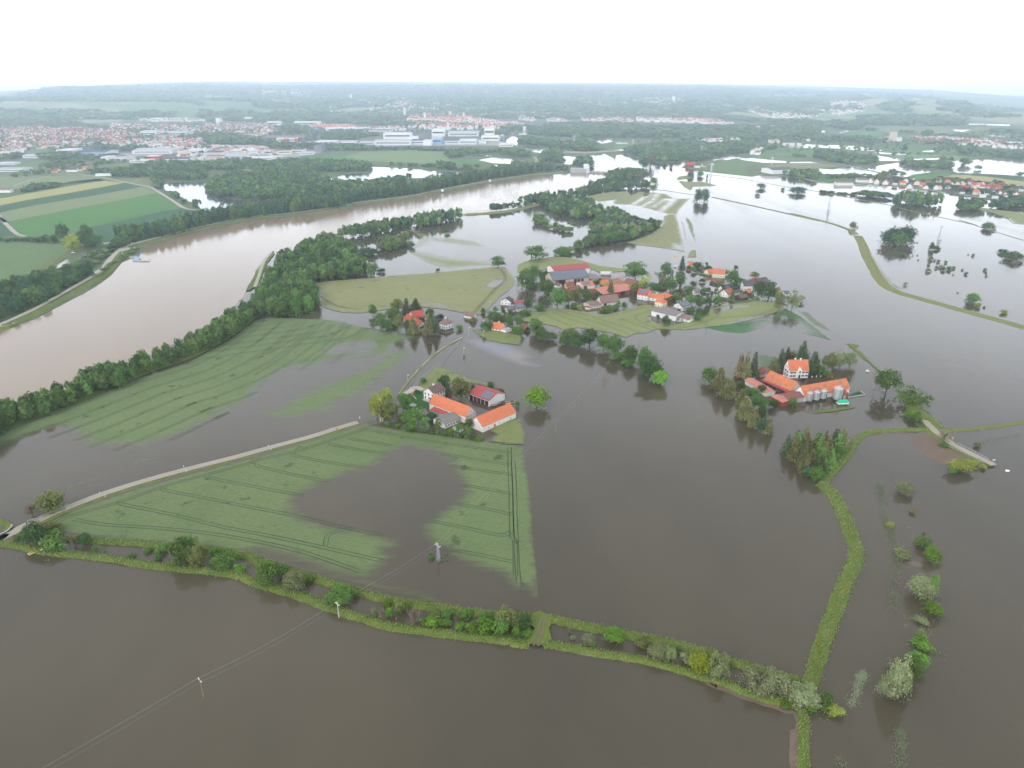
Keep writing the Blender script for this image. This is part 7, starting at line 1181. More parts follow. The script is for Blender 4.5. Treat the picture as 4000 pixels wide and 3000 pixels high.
for x, y, wpx, rf, an in RV:
    p = U('R', x + wpx * .3, y + 12); f = proj(p[0], p[1], 0)[2]; a = rnd.choice([-.5,-.6,.9,1.1]) + rnd.uniform(-.2,.2); L = wpx / 3.687 * f / FPX * .95; Wd = rnd.uniform(8,10.5); L = max(L, 8)
    u = (math.cos(a), math.sin(a)); v = (-u[1], u[0]); p0 = (p[0] - u[0] * L / 2, p[1] - u[1] * L / 2); h = rnd.uniform(3.4,5.0)
    house('R',0,0,0, h, 0.0 if rf == 'white' else rnd.uniform(3.4,4.6), rnd.choice(['white','white','white','cream']), 'mauve' if rf == 'cream' else rf, 'white walled house with %s roof in the waterside village at far right' % RN[rf], name='house', group=gV, pts=(p0,(p0[0] + u[0] * L, p0[1] + u[1] * L),(p0[0] + v[0] * Wd, p0[1] + v[1] * Wd)), base=.3, roofk='flat' if rf == 'white' else 'gable', wins={'f': (3,1,1.0,1.2)} , oh=.4)
# ---- other outlying houses, drawn from the photograph: crop, x, y, width px, depth m, wall h, rise, wall, roof, angle, label
OUT = [('T0',50,1310,120,12,5,3,'white','mauve', .1,'white house with wide brown roof at the left picture edge'),('T0',310,1110,60,9,3,4,'white','grey',-.5,'white gabled house on the dirt road far left'),('T0',580,1095,60,9,3,3,'cream','red', .4,'house with red gable right of the white gabled one'),('T0',620,1075,50,9,4,3,'white','redbrown', .6,'second house with rusty gable far left'),('T0',770,1085,110,12,5,4,'white','dark', .1,'large white farmhouse with grey roof behind the fields'),('T0',860,1080,60,10,5,4,'white','redbrown', .8,'rusty roofed barn beside the large grey roofed farmhouse'),('T0',920,1060,50,9,3,4,'white','salmon', .5,'small salmon roofed house behind the fields'),('T0',980,1065,90,10,3,3,'white','mauve', .1,'long brown roofed barn behind the fields'),('T0',1110,1130,160,14,4,1,'white','white', .1,'long white greenhouse like hall before the wood'),
       ('T0',1365,1100,40,8,3,2,'white','grey', .1,'small white house in the wood by the lake'),('T3',270 + 0,0,0,0,0,0,'','',0,''),
       ('T3',830,1035,95,14,6,5,'brick','red', .0,'lone farm building with red roof on the far meadow'),('T3',895,1038,60,12,5,4,'white','dark', .0,'white building with dark roof beside the lone red roof'),('T3',985,1035,45,10,4,5,'beige','redbrown', .6,'steep gabled barn right of the lone farm'),('T3',1810,1110,210,45,9,3,'white','dark', .25,'large hall with dark blue roof on the far meadow'),('T4',275,1228,180,12,5,1.5,'white','mauve',0,'long white hall on the far shore left of the village'),('T4',465,1198,110,12,5,3,'white','mauve',-.1,'white building with brown roof left of the village'),('T4',590,1198,40,9,4,4,'white','orange', .6,'small house with orange gable left of the village'),
       ('T4',805,755,60,16,30,0,'beige','lightgrey', .1,'tall beige mill tower in the far village'),('T4',865,755,60,14,11,3,'white','lightgrey', .1,'white building beside the tall mill tower'),('T4',1220,735,90,25,9,1,'white','white',0,'white hall in the far right village'),('T4',1460,755,140,30,9,2,'industry','lightgrey', .1,'large grey hall in the far right village'),('T4',1830,770,180,30,7,1,'white','white',-.1,'wide white hall at the far right'),('T4',2110,800,160,25,9,2,'white','white',-.1,'white hall block at the far right edge'),('T4',410,720,40,12,8,4,'white','grey', .5,'white gabled house before the far green field'),('T4',465,730,36,12,7,5,'white','redbrown', .7,'white house with steep gable before the far green field'),('T4',1120,720,36,12,7,5,'white','dark', .7,'white house left of the hall in the far right village'),('T4',1195,780,60,12,7,4,'brick','red', .1,'red roofed house in the far right village'),('T4',1320,780,60,12,7,4,'white','red', .3,'white and red house in the far right village'),('T4',1520,800,50,12,7,5,'white','redbrown', .7,'gabled house at the meadow of the far right village'),('T4',1590,770,110,14,7,4,'brick','redbrown', .1,'long red roofed building in the far right village'),('T4',1970,810,60,12,7,4,'white','redbrown', .3,'house near the far right halls'),('T4',380,980,50,10,5,4,'white','orange', .2,'lone white and orange house in the far wood by the road'),
       ('T3',625,815,120,20,6,1,'white','white', .05,'long white building in the flooded far meadow'),('T3',1860,800,60,14,7,1,'white','white', .0,'white block beside the far pond'),('T3',1960,800,120,16,7,1,'white','white', .0,'long white building beside the far pond'),('T3',1300,755,36,12,8,5,'white','grey', .7,'gabled white house in the far wood'),('T3',1355,750,36,12,8,5,'white','grey', .7,'second gabled white house in the far wood'),('T3',2075,755,70,12,6,2,'white','white', .0,'white building in the far meadow at right'),('T3',550,660,170,25,10,3,'cream','salmon', .1,'long building with pinkish roof at the far town edge'),('T3',820,600,70,20,18,2,'bluewall','white',0,'pale blue tower block at the far town edge'),('T3',1065,605,100,22,12,1,'white','white',0,'white block with flat roof at the far town edge'),('T3',1550,632,48,18,14,2,'cream','lightgrey',0,'cream apartment block in the far wood'),('T3',1715,622,48,18,14,2,'beige','salmon',0,'beige apartment block in the far wood')]
IND = [('T0',370,935,240,40,9,'white','lightgrey',0,'long white factory with stepped roof at far left'),('T0',90,1085,300,40,9,'industry','lightgrey', .12,'grey bus depot hall at the left edge'),('T0',60,1010,180,25,7,'industry','white', .05,'rows of white halls at the left edge'),('T0',570,825,110,30,7,'white','white', .05,'white hall before the housing estate'),('T0',690,875,160,50,9,'white','white',0,'white production hall left of the blue roofed one'),('T0',960,910,340,70,11,'industry','blue', .12,'broad factory with pale blue roof'),('T0',770,905,110,30,8,'cream','lightgrey', .05,'low hall in front of the blue roofed factory'),('T0',1260,960,210,45,8,'white','lightgrey',0,'white hall with grey roof on the meadow'),('T0',1130,950,80,35,9,'white','white',0,'white curved tent hall on the meadow'),('T0',1500,985,200,40,8,'white','white', .03,'white workshop beside the dark wood'),('T0',1640,890,420,80,12,'industry','lightgrey', .1,'very wide grey warehouse of the industrial estate'),('T0',1640,940,130,30,8,'redclad','white', .05,'hall with red front in the industrial estate'),('T0',1880,975,300,60,10,'white','dark', .03,'white hall with dark solar roof in the industrial estate'),('T0',2120,885,260,70,10,'white','white',0,'white double hall of the industrial estate'),('T0',1600,690,160,50,14,'white','lightgrey', .1,'white arena with swept grey roof'),('T0',1860,685,300,45,10,'industry','lightgrey',0,'long grey hall behind the arena'),('T0',1740,720,220,45,9,'cream','mauve',0,'brown roofed hall before the arena'),('T0',950,520,280,25,8,'white','white',0,'thin white hall far behind the housing'),('T0',1690,540,120,30,12,'white','white',0,'white apartment blocks far behind the housing'),('T0',710,655,170,50,9,'brick','redbrown',0,'large red roofed hall in the housing estate'),('T0',840,800,200,50,8,'white','lightgrey',0,'light grey hall behind the blue roof'),
       ('T1',90,905,180,60,10,'white','dark', .02,'white hall with grey curved roof by the green field'),('T1',100,940,190,40,8,'white','crimson',0,'brown red roofed hall by the green field'),('T1',330,935,280,70,9,'industry','lightgrey', .08,'large light roofed hall by the green field'),('T1',400,880,250,60,9,'white','white', .05,'bright white roofed hall by the green field'),('T1',200,840,330,60,9,'industry','lightgrey',0,'row of grey halls behind the white roof'),('T1',640,905,130,40,9,'white','black', .1,'car dealer building with dark roof'),('T1',580,955,320,45,8,'white','white', .04,'long white hall nearest to the green field'),('T1',790,940,130,40,8,'industry','lightgrey',0,'grey hall right of the long white one'),('T1',860,895,140,50,15,'cream','dark', .3,'cream office building with sloped roof'),('T1',1000,880,120,35,12,'white','mauve',0,'white office wing with brown roof'),('T1',1100,900,140,35,9,'industry','lightgrey', .15,'light blue grey hall right of the offices'),('T1',1226,870,90,40,24,'darkgrey','dark',0,'dark grey cube tower at the field edge'),('T1',860,750,440,60,14,'darkgrey','mauve', .03,'very long dark hall with brown roof'),('T1',880,762,205,25,15,'white','lightgrey',0,'white office front of the long dark hall'),('T1',872,768,34,10,15,'redclad','lightgrey',0,'bright red facade panel block'),('T1',980,765,16,10,15,'redclad','lightgrey',0,'narrow red facade block'),('T1',1100,795,200,40,8,'white','white',0,'low white hall right of the red facade'),('T1',1300,780,220,50,9,'white','white',0,'white roofed workshops'),('T1',1540,795,170,50,13,'white','lightgrey', .1,'white cube shaped hall'),('T1',1740,790,150,50,9,'industry','lightgrey',0,'grey hall with arched roof'),('T1',2030,795,400,60,16,'industry','lightgrey',0,'large glazed factory front'),('T1',2080,730,300,40,24,'white','white',0,'white factory block with rooftop frames'),('T1',1520,640,440,50,10,'white','white',0,'very long white railway depot hall'),('T1',1200,645,130,25,6,'bluewall','blue',0,'blue train shed'),('T1',1890,650,240,25,7,'industry','dark',0,'dark roofed station building'),('T1',420,700,280,45,9,'cream','mauve',0,'pale hall with brown roof left of the dark hall'),('T1',400,600,300,40,9,'cream','mauve',0,'long cream hall in the town'),('T1',1100,580,270,25,14,'white','white',0,'row of bright white apartment houses'),('T1',740,580,130,25,14,'white','white',0,'short row of bright white apartments'),('T1',460,545,50,25,18,'white','white',0,'bright white block among the trees'),('T1',140,550,40,20,16,'white','white',0,'small bright white block among trees'),
       ('T2',90,790,150,60,16,'industry','blue', .0,'hall with blue roof in the helicopter factory'),('T2',190,800,90,40,20,'white','white',0,'white office block before the blue hall'),('T2',290,785,110,60,24,'bluewall','lightgrey',0,'pale blue hangar with open gate'),('T2',310,700,140,50,28,'white','white',0,'tall white factory block'),('T2',460,785,150,60,14,'industry','blue',0,'low hall with bluish roof'),('T2',630,785,190,60,16,'industry','white',0,'ribbed white hall of the factory'),('T2',580,700,330,60,16,'industry','lightgrey',0,'long pale hall behind the ribbed one'),('T2',780,780,90,40,12,'industry','lightgrey',0,'grey cube hall beside the offices'),('T2',870,750,190,40,20,'white','white',0,'white office block with window bands'),('T2',862,700,105,30,34,'white','white',0,'high white office tower'),('T2',985,740,70,30,16,'industry','lightgrey',0,'grey wing of the white offices'),('T2',1040,810,150,40,10,'white','white',-.15,'angled white hall at the river bend'),('T2',880,862,80,15,6,'white','white',0,'low white cabin by the trees'),('T2',40,760,90,40,20,'white','white',0,'white hall at the left of the factory'),('T2',1000,740,20,20,20,'white','white',0,'slim white stair tower'),('T2',1730,668,260,30,8,'bluewall','lightgrey',0,'long pale blue hall beyond the river wood'),('T2',140,560,200,40,18,'cream','salmon',0,'pink roofed church school complex'),('T2',40,550,110,40,18,'cream','red',0,'red roofed monastery building'),('T2',420,515,130,30,14,'brick','redbrown',0,'church nave with dark red roof'),('T2',1240,640,30,25,16,'industry','lightgrey',0,'small grey block by the river bridge')]
gO = 'outlying houses and halls across the plain'
for k_ in OUT:
    c, x, y, wp, dm, h, ri, wa, rf, an, lb = k_
    if not lb: continue
    p = U(c, x - wp / 2, y); p1_ = U(c, x + wp / 2, y); L = math.hypot(p1_[0] - p[0], p1_[1] - p[1]) ; u = (math.cos(an), math.sin(an)); v = (-u[1], u[0])
    house(c, 0,0,0, h, ri, wa, rf, lb, name='outlying_house', cat='hall' if 'hall' in lb else 'building', pts=(p, (p[0] + u[0] * L, p[1] + u[1] * L),(p[0] + v[0] * dm, p[1] + v[1] * dm)), base=.3, roofk='flat' if ri <= 1 else 'gable', detail=False)
for k_ in IND:
    c, x, y, wp, dm, h, wa, rf, an, lb = k_; lb = lb if len(lb.split()) > 3 else lb + ' in the town'
    p = U(c, x - wp / 2, y); p1_ = U(c, x + wp / 2, y); L = math.hypot(p1_[0] - p[0], p1_[1] - p[1]); f = math.hypot(*p); h2 = h * f / 2600; u = (math.cos(an * .5), math.sin(an * .5)); v = (-u[1], u[0]); dm2 = dm * f / 2000
    fl = rf in ('white',) or 'block' in lb or 'tower' in lb
    hb_, hL, hW = house(c, 0,0,0, max(h2 * .8,4), .04 * dm2 if not fl else 0, wa, rf, lb, name='industrial_hall' if 'hall' in lb or 'ware' in lb or 'factory' in lb else 'building', cat='hall' if 'hall' in lb else 'building', pts=(p, (p[0] + u[0] * L, p[1] + u[1] * L),(p[0] + v[0] * dm2, p[1] + v[1] * dm2)), base=.3, roofk='flat' if fl else 'gable', detail=False, oh=.2)
    if L > 30:
        b = MB(); hh_ = max(h2 * .8,4); b.box((L / 2,0, hh_ * .55),(L * .88,.3, hh_ * .22))
        b.build('window_band', M['pane'], hb_)

# ---- dense town houses beyond: past the ones above, one mass
def town():
    V_ = []; F_l = []; MI = []; mats = [WL['white'], WL['cream'], WL['beige'], RF['red'], RF['salmon'], RF['redbrown'], RF['mauve'], RF['grey'], RF['lightgrey'], RF['orange']]
    def add(x, y, z, L, W_, h, ri, a, wm, rm):
        ca_, sa_ = math.cos(a), math.sin(a); n = len(V_)
        def g(px_, py_, pz): V_.append((x + px_ * ca_ - py_ * sa_, y + px_ * sa_ + py_ * ca_, z + pz))
        for pz in (-1, h):
            for px_, py_ in ((-L / 2,-W_ / 2),(L / 2,-W_ / 2),(L / 2, W_ / 2),(-L / 2, W_ / 2)): g(px_, py_, pz)
        g(-L / 2,0, h + ri); g(L / 2,0, h + ri)
        for f, m in (((0,1,5,4), wm),((2,3,7,6), wm),((1,2,6,9,5), wm),((3,0,4,8,7), wm),((4,5,9,8), rm),((6,7,8,9), rm)): F_l.append(tuple(n + i for i in f)); MI.append(m)
    def area(spec, n, rm, big_=0.0, size=(10,15), hz=False, hgt=(5,7.5)):
        P_ = path(spec); xs = [p[0] for p in P_]; ys = [p[1] for p in P_]; k = 0; tries = 0; got = []
        while k < n and tries < n * 60:
            tries += 1; x, y = rnd.uniform(min(xs), max(xs)), rnd.uniform(min(ys), max(ys))
            if not bool(inside(np.array([x]), np.array([y]), P_)[0]): continue
            a = (math.floor(x / 240) * 1.7 + math.floor(y / 300) * .9) % 1.2 - .3 + rnd.choice([0,1.57]) + rnd.uniform(-.08,.08)
            L = rnd.uniform(*size) * (2.2 if rnd.random() < big_ else 1); add(x, y, hill_z(x, y) if hz else .3, L, rnd.uniform(8,11), rnd.uniform(*hgt), rnd.uniform(3,4.5), a, rnd.choice([0,0,0,1,0]), rnd.choice(rm)); k += 1
    RD = [3,3,4,5,5,6,7]; OR = [3,4,9,3,4]; GR = [7,8,8,6,5,4]
    area('T0 -500 800,0 640,500 620,800 620,1300 640,1500 690,1300 760,900 800,500 830,0 880',900, RD); area('T0 -400 620,100 590,400 600,600 610,200 640,-300 680',90, RD); area('T0 1200 570,2212 600,2212 660,1700 640,1200 620',150, RD + GR); area('T0 1200 750,2212 740,2212 830,1700 810,1100 800',200, GR + RD, .3); area('T0 0 860,200 820,260 880,0 900',40, GR); area('T1 0 570,700 570,780 640,700 690,300 690,0 700',220, GR + RD, .3); area('T1 1130 585,1600 585,1640 620,1200 620',130, OR); area('T1 1600 620,2212 600,2212 640,1700 650',60, RD)
    area('T0 1500 520,2212 510,2212 545,1500 540',60, GR, .4); area('T0 1100 780,2212 760,2212 960,1950 940,1900 860,1400 830,1100 830',80, GR, .5); area('T1 0 830,560 810,860 900,850 930,300 880,0 900',60, GR, .5)
    # old town, red roofs
    area('T2 0 480,300 470,500 480,700 520,1000 560,1170 560,1250 600,700 640,400 640,0 620',480, OR + [5], .2, hgt=(9,14)); area('T1 1750 440,2212 400,2212 480,1900 500,1760 490',170, RD + [8], hz=True, hgt=(7,11)); area('T1 1140 370,1600 340,2212 380,2212 420,1700 420,1500 490,1300 460',230, RD + GR, hz=True); area('T1 620 340,1160 330,1150 365,800 370,640 360',90, GR + RD, hz=True); area('T2 0 400,400 420,650 440,600 460,0 450',70, RD, hz=True, hgt=(7,11))
    area('T2 40 240,500 230,480 260,80 265',30, GR, hz=True); area('T2 540 240,1080 240,960 310,680 310,560 270',60, GR + RD, .3, hz=True, hgt=(8,14)); area('T2 1730 375,2212 390,2212 440,1750 400',110, OR + RD, hz=True); area('T3 0 390,140 400,140 445,0 440',50, GR, hz=True); area('T3 160 370,440 365,720 375,770 410,500 430,300 420,170 390',170, GR + RD, hz=True, hgt=(7,12)); area('T3 240 515,700 520,860 520,1200 560,1100 580,700 555,250 545',110, OR + RD, .6, hgt=(9,13)); area('T2 1850 480,2212 480,2212 550,1880 560',120, RD, .1, hz=False); area('T3 0 490,200 510,180 580,0 590',60, RD); area('T2 1160 460,1400 465,1340 540,1180 520',60, GR, hz=True); area('T2 1480 500,1800 540,1700 560,1500 550',40, GR, .5); area('T2 1880 570,2212 570,2212 610,2000 605',60, RD)
    area('T3 1360 420,1560 430,1750 470,2212 440,2212 500,1800 510,1600 490,1400 450',200, RD + [8], hz=True); area('T4 0 410,250 380,480 410,490 470,250 490,0 480',260, GR + [4], hz=True); area('T4 1000 330,1340 350,1300 358,1000 340',40, GR, hz=True); area('T4 560 740,760 720,760 750,580 755',24, RD); area('T4 1000 720,1700 730,2212 800,2212 850,1500 800,1000 770',130, RD); area('T3 1000 560,1300 560,1260 650,1040 620',40, RD + GR); area('T3 760 720,870 720,870 745,770 745',20, GR, .5); area('T3 960 750,1160 745,1150 770,970 770',18, GR); area('T3 1460 870,1580 850,1560 900,1480 900',18, GR); area('T3 1680 760,1790 765,1780 775,1690 775',10, GR)
    area('T0 870 390,1060 400,1050 415,880 405',22, RD, hz=True); area('T1 100 295,280 295,270 308,110 308',22, GR, .6, hz=True); area('T0 1690 290,2030 290,2020 310,1700 305',50, RD + [4], .4, hz=True); area('T0 260 340,450 335,440 365,280 365',16, GR, hz=True); area('T1 1270 1215,1500 1215,1720 1225,1700 1250,1500 1280,1300 1270',90, [3,4,9,5,6], size=(5,8), hgt=(2.5,3.5)); area('T1 400 1075,500 1070,500 1100,400 1105',8, GR, hgt=(3,4))
    o = mesh('town_houses', V_, F_l, mats, MI); tag(o, 'mass of small white and red roofed houses of the distant town','town', kind='stuff'); print('town', len(F_l) // 6)
town()
# town landmarks
def spire(c, x, y, h, w_, label, cap='redbrown', wall='cream'):
    p = U(c, x, y); zz = hill_z(*p); f = math.hypot(*p); r = empty('church_tower',(p[0], p[1], zz)); tag(r, label, 'tower'); b = MB(); b.box((0,0, h * .35),(w_, w_, h * .7 + 4)); b.build('tower_wall', WL[wall], r); b = MB(); b.lathe([(w_ * .78, h * .7 + 2),(w_ * .4, h * .82),(.1, h)], k=4); b.build('spire', RF[cap], r)
spire('T2',440,500,50,14,'red brick church tower above the old town'); spire('T1',1590,385,48,12,'white church tower on the hillside left','white','white'); spire('T1',2160,480,60,14,'white tower with cap beside the red monastery','redbrown','white'); spire('T2',165,530,55,10,'white town hall tower','redbrown','white'); spire('T2',585,510,45,9,'slim white tower in the old town','grey','white'); spire('T2',415,640,50,6,'slim pale tower behind the factory','grey','white'); spire('T2',650,560,42,20,'tall gabled old town house','salmon'); spire('T3',630,395,45,22,'white high-rise on the hillside','white','white')
# ================================================================== POLES, WIRES AND SMALL THINGS
def top_h(c, x, ybase, ytop):
    X_, Y_ = U(c, x, ybase); d = raydir(*nat(c, x, ytop)); return X_, Y_, CH + d[2] / d[1] * Y_
def pole(c, x, yb, yt, label, kind='street_lamp', mat='light_pole', r=.13, lamp=True, group=None, cat=None, arm=.9):
    X_, Y_, h = top_h(c, x, yb, yt); root = empty(kind, (X_, Y_, 0)); tag(root, label, cat or ('street lamp' if lamp else 'pole'), group)
    b = MB(); b.tube((0,0,-1),(0,0, h), r, r * .7,8); b.build('post', M[mat], root)
    if lamp: b = MB(); b.box((arm / 2,0, h),(arm + .5,.35,.2)); b.build('lamp_head', M['white_paint'], root)
    return X_, Y_, h
pole('F',630,248,145,'street lamp by the flooded road left of the farm'); pole('H',1237,525,410,'street lamp in the middle of the flooded junction'); pole('H',1173,755,662,'street lamp alone below the flooded junction'); pole('H',1496,165,88,'street lamp on the right edge of the pale field'); pole('H',1412,345,322,'short lamp by the orange roofed white house'); pole('H',1418,560,452,'street lamp rising behind a small bush')
pole('F',1001,232,80,'wooden power pole behind the white farmhouse','power_pole','wood_pole', .16, False); pole('M2',1680,1058,985,'yellow wooden pole at the edge of the village field','wooden_pole','wood_pole', .2, False); pole('W',388,575,455,'pale pole in the village gardens','power_pole','light_pole', .16, False); pole('W',212,710,615,'power pole beside the cream house','power_pole','wood_pole', .16, False); pole('M2',1097,1215,1165,'pole in the water before the village field','power_pole','wood_pole', .16, False); pole('M2',1000,840,745,'pole mirrored beside the tall white house','power_pole','wood_pole', .16, False); pole('V',1960,1095,1010,'pole left of the large white hall','power_pole','wood_pole', .16, False); pole('V',2070,1100,940,'flag pole before the large white hall','flag_pole','light_pole', .1, False); pole('W',655,115,55,'thin pole behind the lone small house','power_pole','wood_pole', .14, False); pole('W',732,160,112,'second thin pole behind the gardens','power_pole','wood_pole', .14, False); pole('F',829,178,142,'short signpost by the road junction','sign_post','light_pole', .08, False); pole('L3',1938,685,655,'white headed lamp post at the road end','lamp_post','light_pole', .08, True); pole('L0',569,1058,1036,'thin signpost beside the road bridge','sign_post','light_pole', .08, False)
# the overhead line across the foreground
def wires(a, b, offs, label, sag=1.2, r=.010):
    for k, (ox, oz) in enumerate(offs):
        mb = MB(); A = Vector(a) + Vector((0,0, oz)); B = Vector(b) + Vector((0,0, oz)); d = (B - A); n = Vector((-d.y, d.x, 0)).normalized() * ox; pr = None
        for i in range(13):
            t_ = i / 12; p = A.lerp(B, t_) + n; p.z -= sag * 4 * t_ * (1 - t_)
            if pr: mb.tube(pr, p, r, r, 4, caps=False)
            pr = p
        o = mb.build('power_line', M['metal']); tag(o, label, 'power line','wires of the overhead line')
def mast(c, x, yb, yt, wood, label, big=True):
    X_, Y_, h = top_h(c, x, yb, yt); root = empty('power_pole',(X_, Y_, 0), LINE_A); tag(root, label, 'power pole')
    b = MB(); b.tube((0,0,-1),(0,0, h), .17,.12,8,0); b.build('post', M['wood_pole' if wood else 'light_pole'], root)
    b = MB(); b.box((0,0, h - .9),(.14,2.4 if big else 1.2,.14)); b.box((0,.45, h - .35),(.1,1.0,.1)); b.build('crossarm', M['white_paint' if big else 'wood_pole'], root)
    if not big: return (X_, Y_, h)
    for y_ in (-1.1,1.1): b = MB(); b.lathe([(.09,0),(.14,.1),(.07,.2),(.12,.3),(0,.42)], k=8); b.build('insulator', M['white_paint'], root).location = (0, y_, h - .83)
    return (X_, Y_, h)
p_s = top_h('S',1760,1053,885); q_s = top_h('B1',717,692,560); LINE_A = math.atan2(q_s[1] - p_s[1], q_s[0] - p_s[0])
A = mast('S',1760,1053,885, True, 'brown wooden power pole alone in the foreground flood'); B = mast('B1',717,692,560, False, 'grey power pole in front of the round willow')
lx, ly, lh = top_h('L1',1577,1525,1378); lm = empty('lattice_mast',(lx, ly, 0), LINE_A); tag(lm, 'grey steel lattice mast in the drowned part of the central field','mast')
b = MB(); hw = lambda z: .62 - .40 * z / lh; cs = ((1,1),(-1,1),(-1,-1),(1,-1))
for sx, sy_ in cs: b.tube((sx * .65, sy_ * .65,-1),(sx * hw(lh), sy_ * hw(lh), lh), .07,.06,4)
for i in range(9):
    z0 = lh * i / 9; z1 = lh * (i + 1) / 9
    for k in range(4): (x0, y0),(x1, y1) = cs[k], cs[(k + 1) % 4]; b.tube((x0 * hw(z0), y0 * hw(z0), z0),(x1 * hw(z1), y1 * hw(z1), z1), .035,.035,4, caps=False); b.tube((x1 * hw(z0), y1 * hw(z0), z0),(x0 * hw(z1), y0 * hw(z1), z1), .035,.035,4, caps=False)
b.build('lattice', M['metal'], lm); b = MB(); b.box((0,0, lh - 1.2),(.2,3.0,.2)); b.box((0,.5, lh - .2),(.2,2.0,.16)); b.build('crossarm', M['metal'], lm)
for y_ in (-1.3,0,1.3): b = MB(); b.tube((-.6,0,0),(.6,0,0), .09,.09,6); b.build('insulator', M['white_paint'], lm).location = (0, y_, lh - .95)
for i in range(14): x = 1577 + rnd.uniform(-95,80); y = 1510 + rnd.uniform(-45,40); blob('L1', x - 9, y - 7, x + 9, y + 7,'bush','fresh','weeds growing in the water round the lattice mast', group='weeds round the lattice mast')
blob('L1',1492,1482,1540,1518,'bush','fresh','leafy weed clump left of the lattice mast foot')
far_p = []
for c, x, yb, yt, lb in (('D',1200,935,906,'slim pole in the flood right of the farm'),('D',1257,878,849,'slim pole in the flood right of the lime green tree')): far_p.append(mast(c, x, yb, yt, True, lb, False))
X_, Y_, h_ = top_h('M2',800,1495,1415); am = empty('double_pole',(X_, Y_, 0), LINE_A); tag(am, 'A shaped double power pole in the flood before the oak row','power pole')
for s_ in (-1,1): b = MB(); b.tube((0, s_ * 1.3,-1),(0, s_ * .25, h_), .17,.13,8); b.build('post', M['wood_pole'], am)
b = MB(); b.box((0,0, h_ - .3),(.2,2.6,.2)); b.build('crossarm', M['wood_pole'], am)
O3 = [(-1.1,-.6),(1.1,-.6),(.5,.05)]; dd = (Vector(A) - Vector(B)).normalized()
wires(tuple(Vector(A) + dd * 130), A, O3,'power line wires leaving the lower left corner',1.6); wires(A, B, O3,'power line wires from the wooden pole to the grey pole',1.6); wires(B, (lx, ly, lh), O3,'power line wires from the grey pole to the lattice mast',1.2); wires((lx, ly, lh), far_p[0], O3,'power line wires from the lattice mast over the flood',1.2,.006); wires(far_p[0], far_p[1], O3,'thin power line wires over the open flood',1,.006); wires(far_p[1], (X_, Y_, h_), O3,'thin power line wires before the oak row',1,.006)
# high voltage pylons
def pylon(c, x, yb, yt, label):
    X_, Y_, h = top_h(c, x, yb, yt); root = empty('pylon',(X_, Y_, 0), .3); tag(root, label, 'pylon','high voltage pylons'); b = MB(); w0 = h * .085; hw = lambda z: w0 * (1 - .85 * z / h)
    for sx, sy_ in cs: b.tube((sx * w0, sy_ * w0,0),(sx * hw(h), sy_ * hw(h), h), .32,.25,4)
    for i in range(7):
        z0 = h * i / 7; z1 = h * (i + 1) / 7
        for k in range(4): (x0, y0),(x1, y1) = cs[k], cs[(k + 1) % 4]; b.tube((x0 * hw(z0), y0 * hw(z0), z0),(x1 * hw(z1), y1 * hw(z1), z1), .18,.18,3, caps=False)
    b.build('lattice', M['metal'], root); b = MB()
    for z_, l_ in ((h * .97, h * .20),(h * .88, h * .30)): b.box((0,0, z_),(l_ * 2,.5,.5)); b.tube((-l_, 0, z_),(0,0, z_ + 1.8), .15,.15,3); b.tube((l_, 0, z_),(0,0, z_ + 1.8), .15,.15,3)
    b.build('crossarm', M['metal'], root)
pylon('T3',1040,1120,990,'nearest tall lattice pylon on the far meadow'); pylon('T3',938,880,800,'lattice pylon in the far wood'); pylon('T3',198,820,735,'lattice pylon on the meadow beyond the river'); pylon('T3',1697,1010,925,'lattice pylon by the far pond'); pylon('T2',1775,800,690,'lattice pylon in the wood beyond the weir'); pylon('M3',525,40,-70,'lattice pylon in the far right flood'); pylon('M3',1480,300,180,'slim lattice pylon in the right flood'); pylon('T1',1140,700,625,'tall grey mast beside the dark hall')
# road marker posts
def marker(c, x, y, label='white road marker post with reflector beside the flooded road'):
    X_, Y_ = U(c, x, y, .6); root = empty('marker_post',(X_, Y_, .5)); tag(root, label, 'marker post','marker posts along the road'); b = MB(); b.box((0,0,.5),(.22,.22,1.1)); b.build('post', M['white_paint'], root); b = MB(); b.box((0,0,.8),(.24,.24,.14)); b.build('reflector', M['dark_metal'], root)
for c, x, y in (('L0',1588,716),('L0',1610,754),('L0',863,946),('L0',910,976),('L1',108,539),('L1',130,568),('L1',655,392),('L1',897,300),('L0',40,1352)): marker(c, x, y)
# railings
def rail(c, pts, label, h=1.0, n=24, name='railing', z=1.05, mat='metal', rr_=.05):
    W = [U(c, *p, z) for p in pts]; root = empty(name, (W[0][0], W[0][1], z)); tag(root, label, name.replace('_',' ')); L = [((a[0] - W[0][0]),(a[1] - W[0][1])) for a in W]; b = MB()
    for a, e_ in zip(L, L[1:]):
        for zz in (h, h * .55): b.tube((*a, zz),(*e_, zz), rr_, rr_, 4)
    b.build('handrail', M[mat], root); b = MB()
    for a, e_ in zip(L, L[1:]):
        k = max(2, int(math.hypot(e_[0] - a[0], e_[1] - a[1]) / 2))
        for i in range(k + 1): t_ = i / k; x, y = a[0] + (e_[0] - a[0]) * t_, a[1] + (e_[1] - a[1]) * t_; b.tube((x, y, 0),(x, y, h), rr_, rr_, 4)
    b.build('baluster', M[mat], root)
rail('L3', [(1565,548),(1700,610),(1865,690)], 'steel railing on the lower side of the bridge road'); rail('L3', [(1635,520),(1760,580),(1905,660)], 'steel railing on the upper side of the bridge road')
rail('L0', [(240,1192),(330,1162),(430,1115),(540,1078)], 'guard rail on the small road bridge at left', .7, name='guard_rail', z=.7, rr_=.11); rail('L0', [(0,1312),(60,1282),(104,1240),(100,1225)], 'curved guard rail at the left picture edge', .7, name='guard_rail', z=.6, rr_=.1)
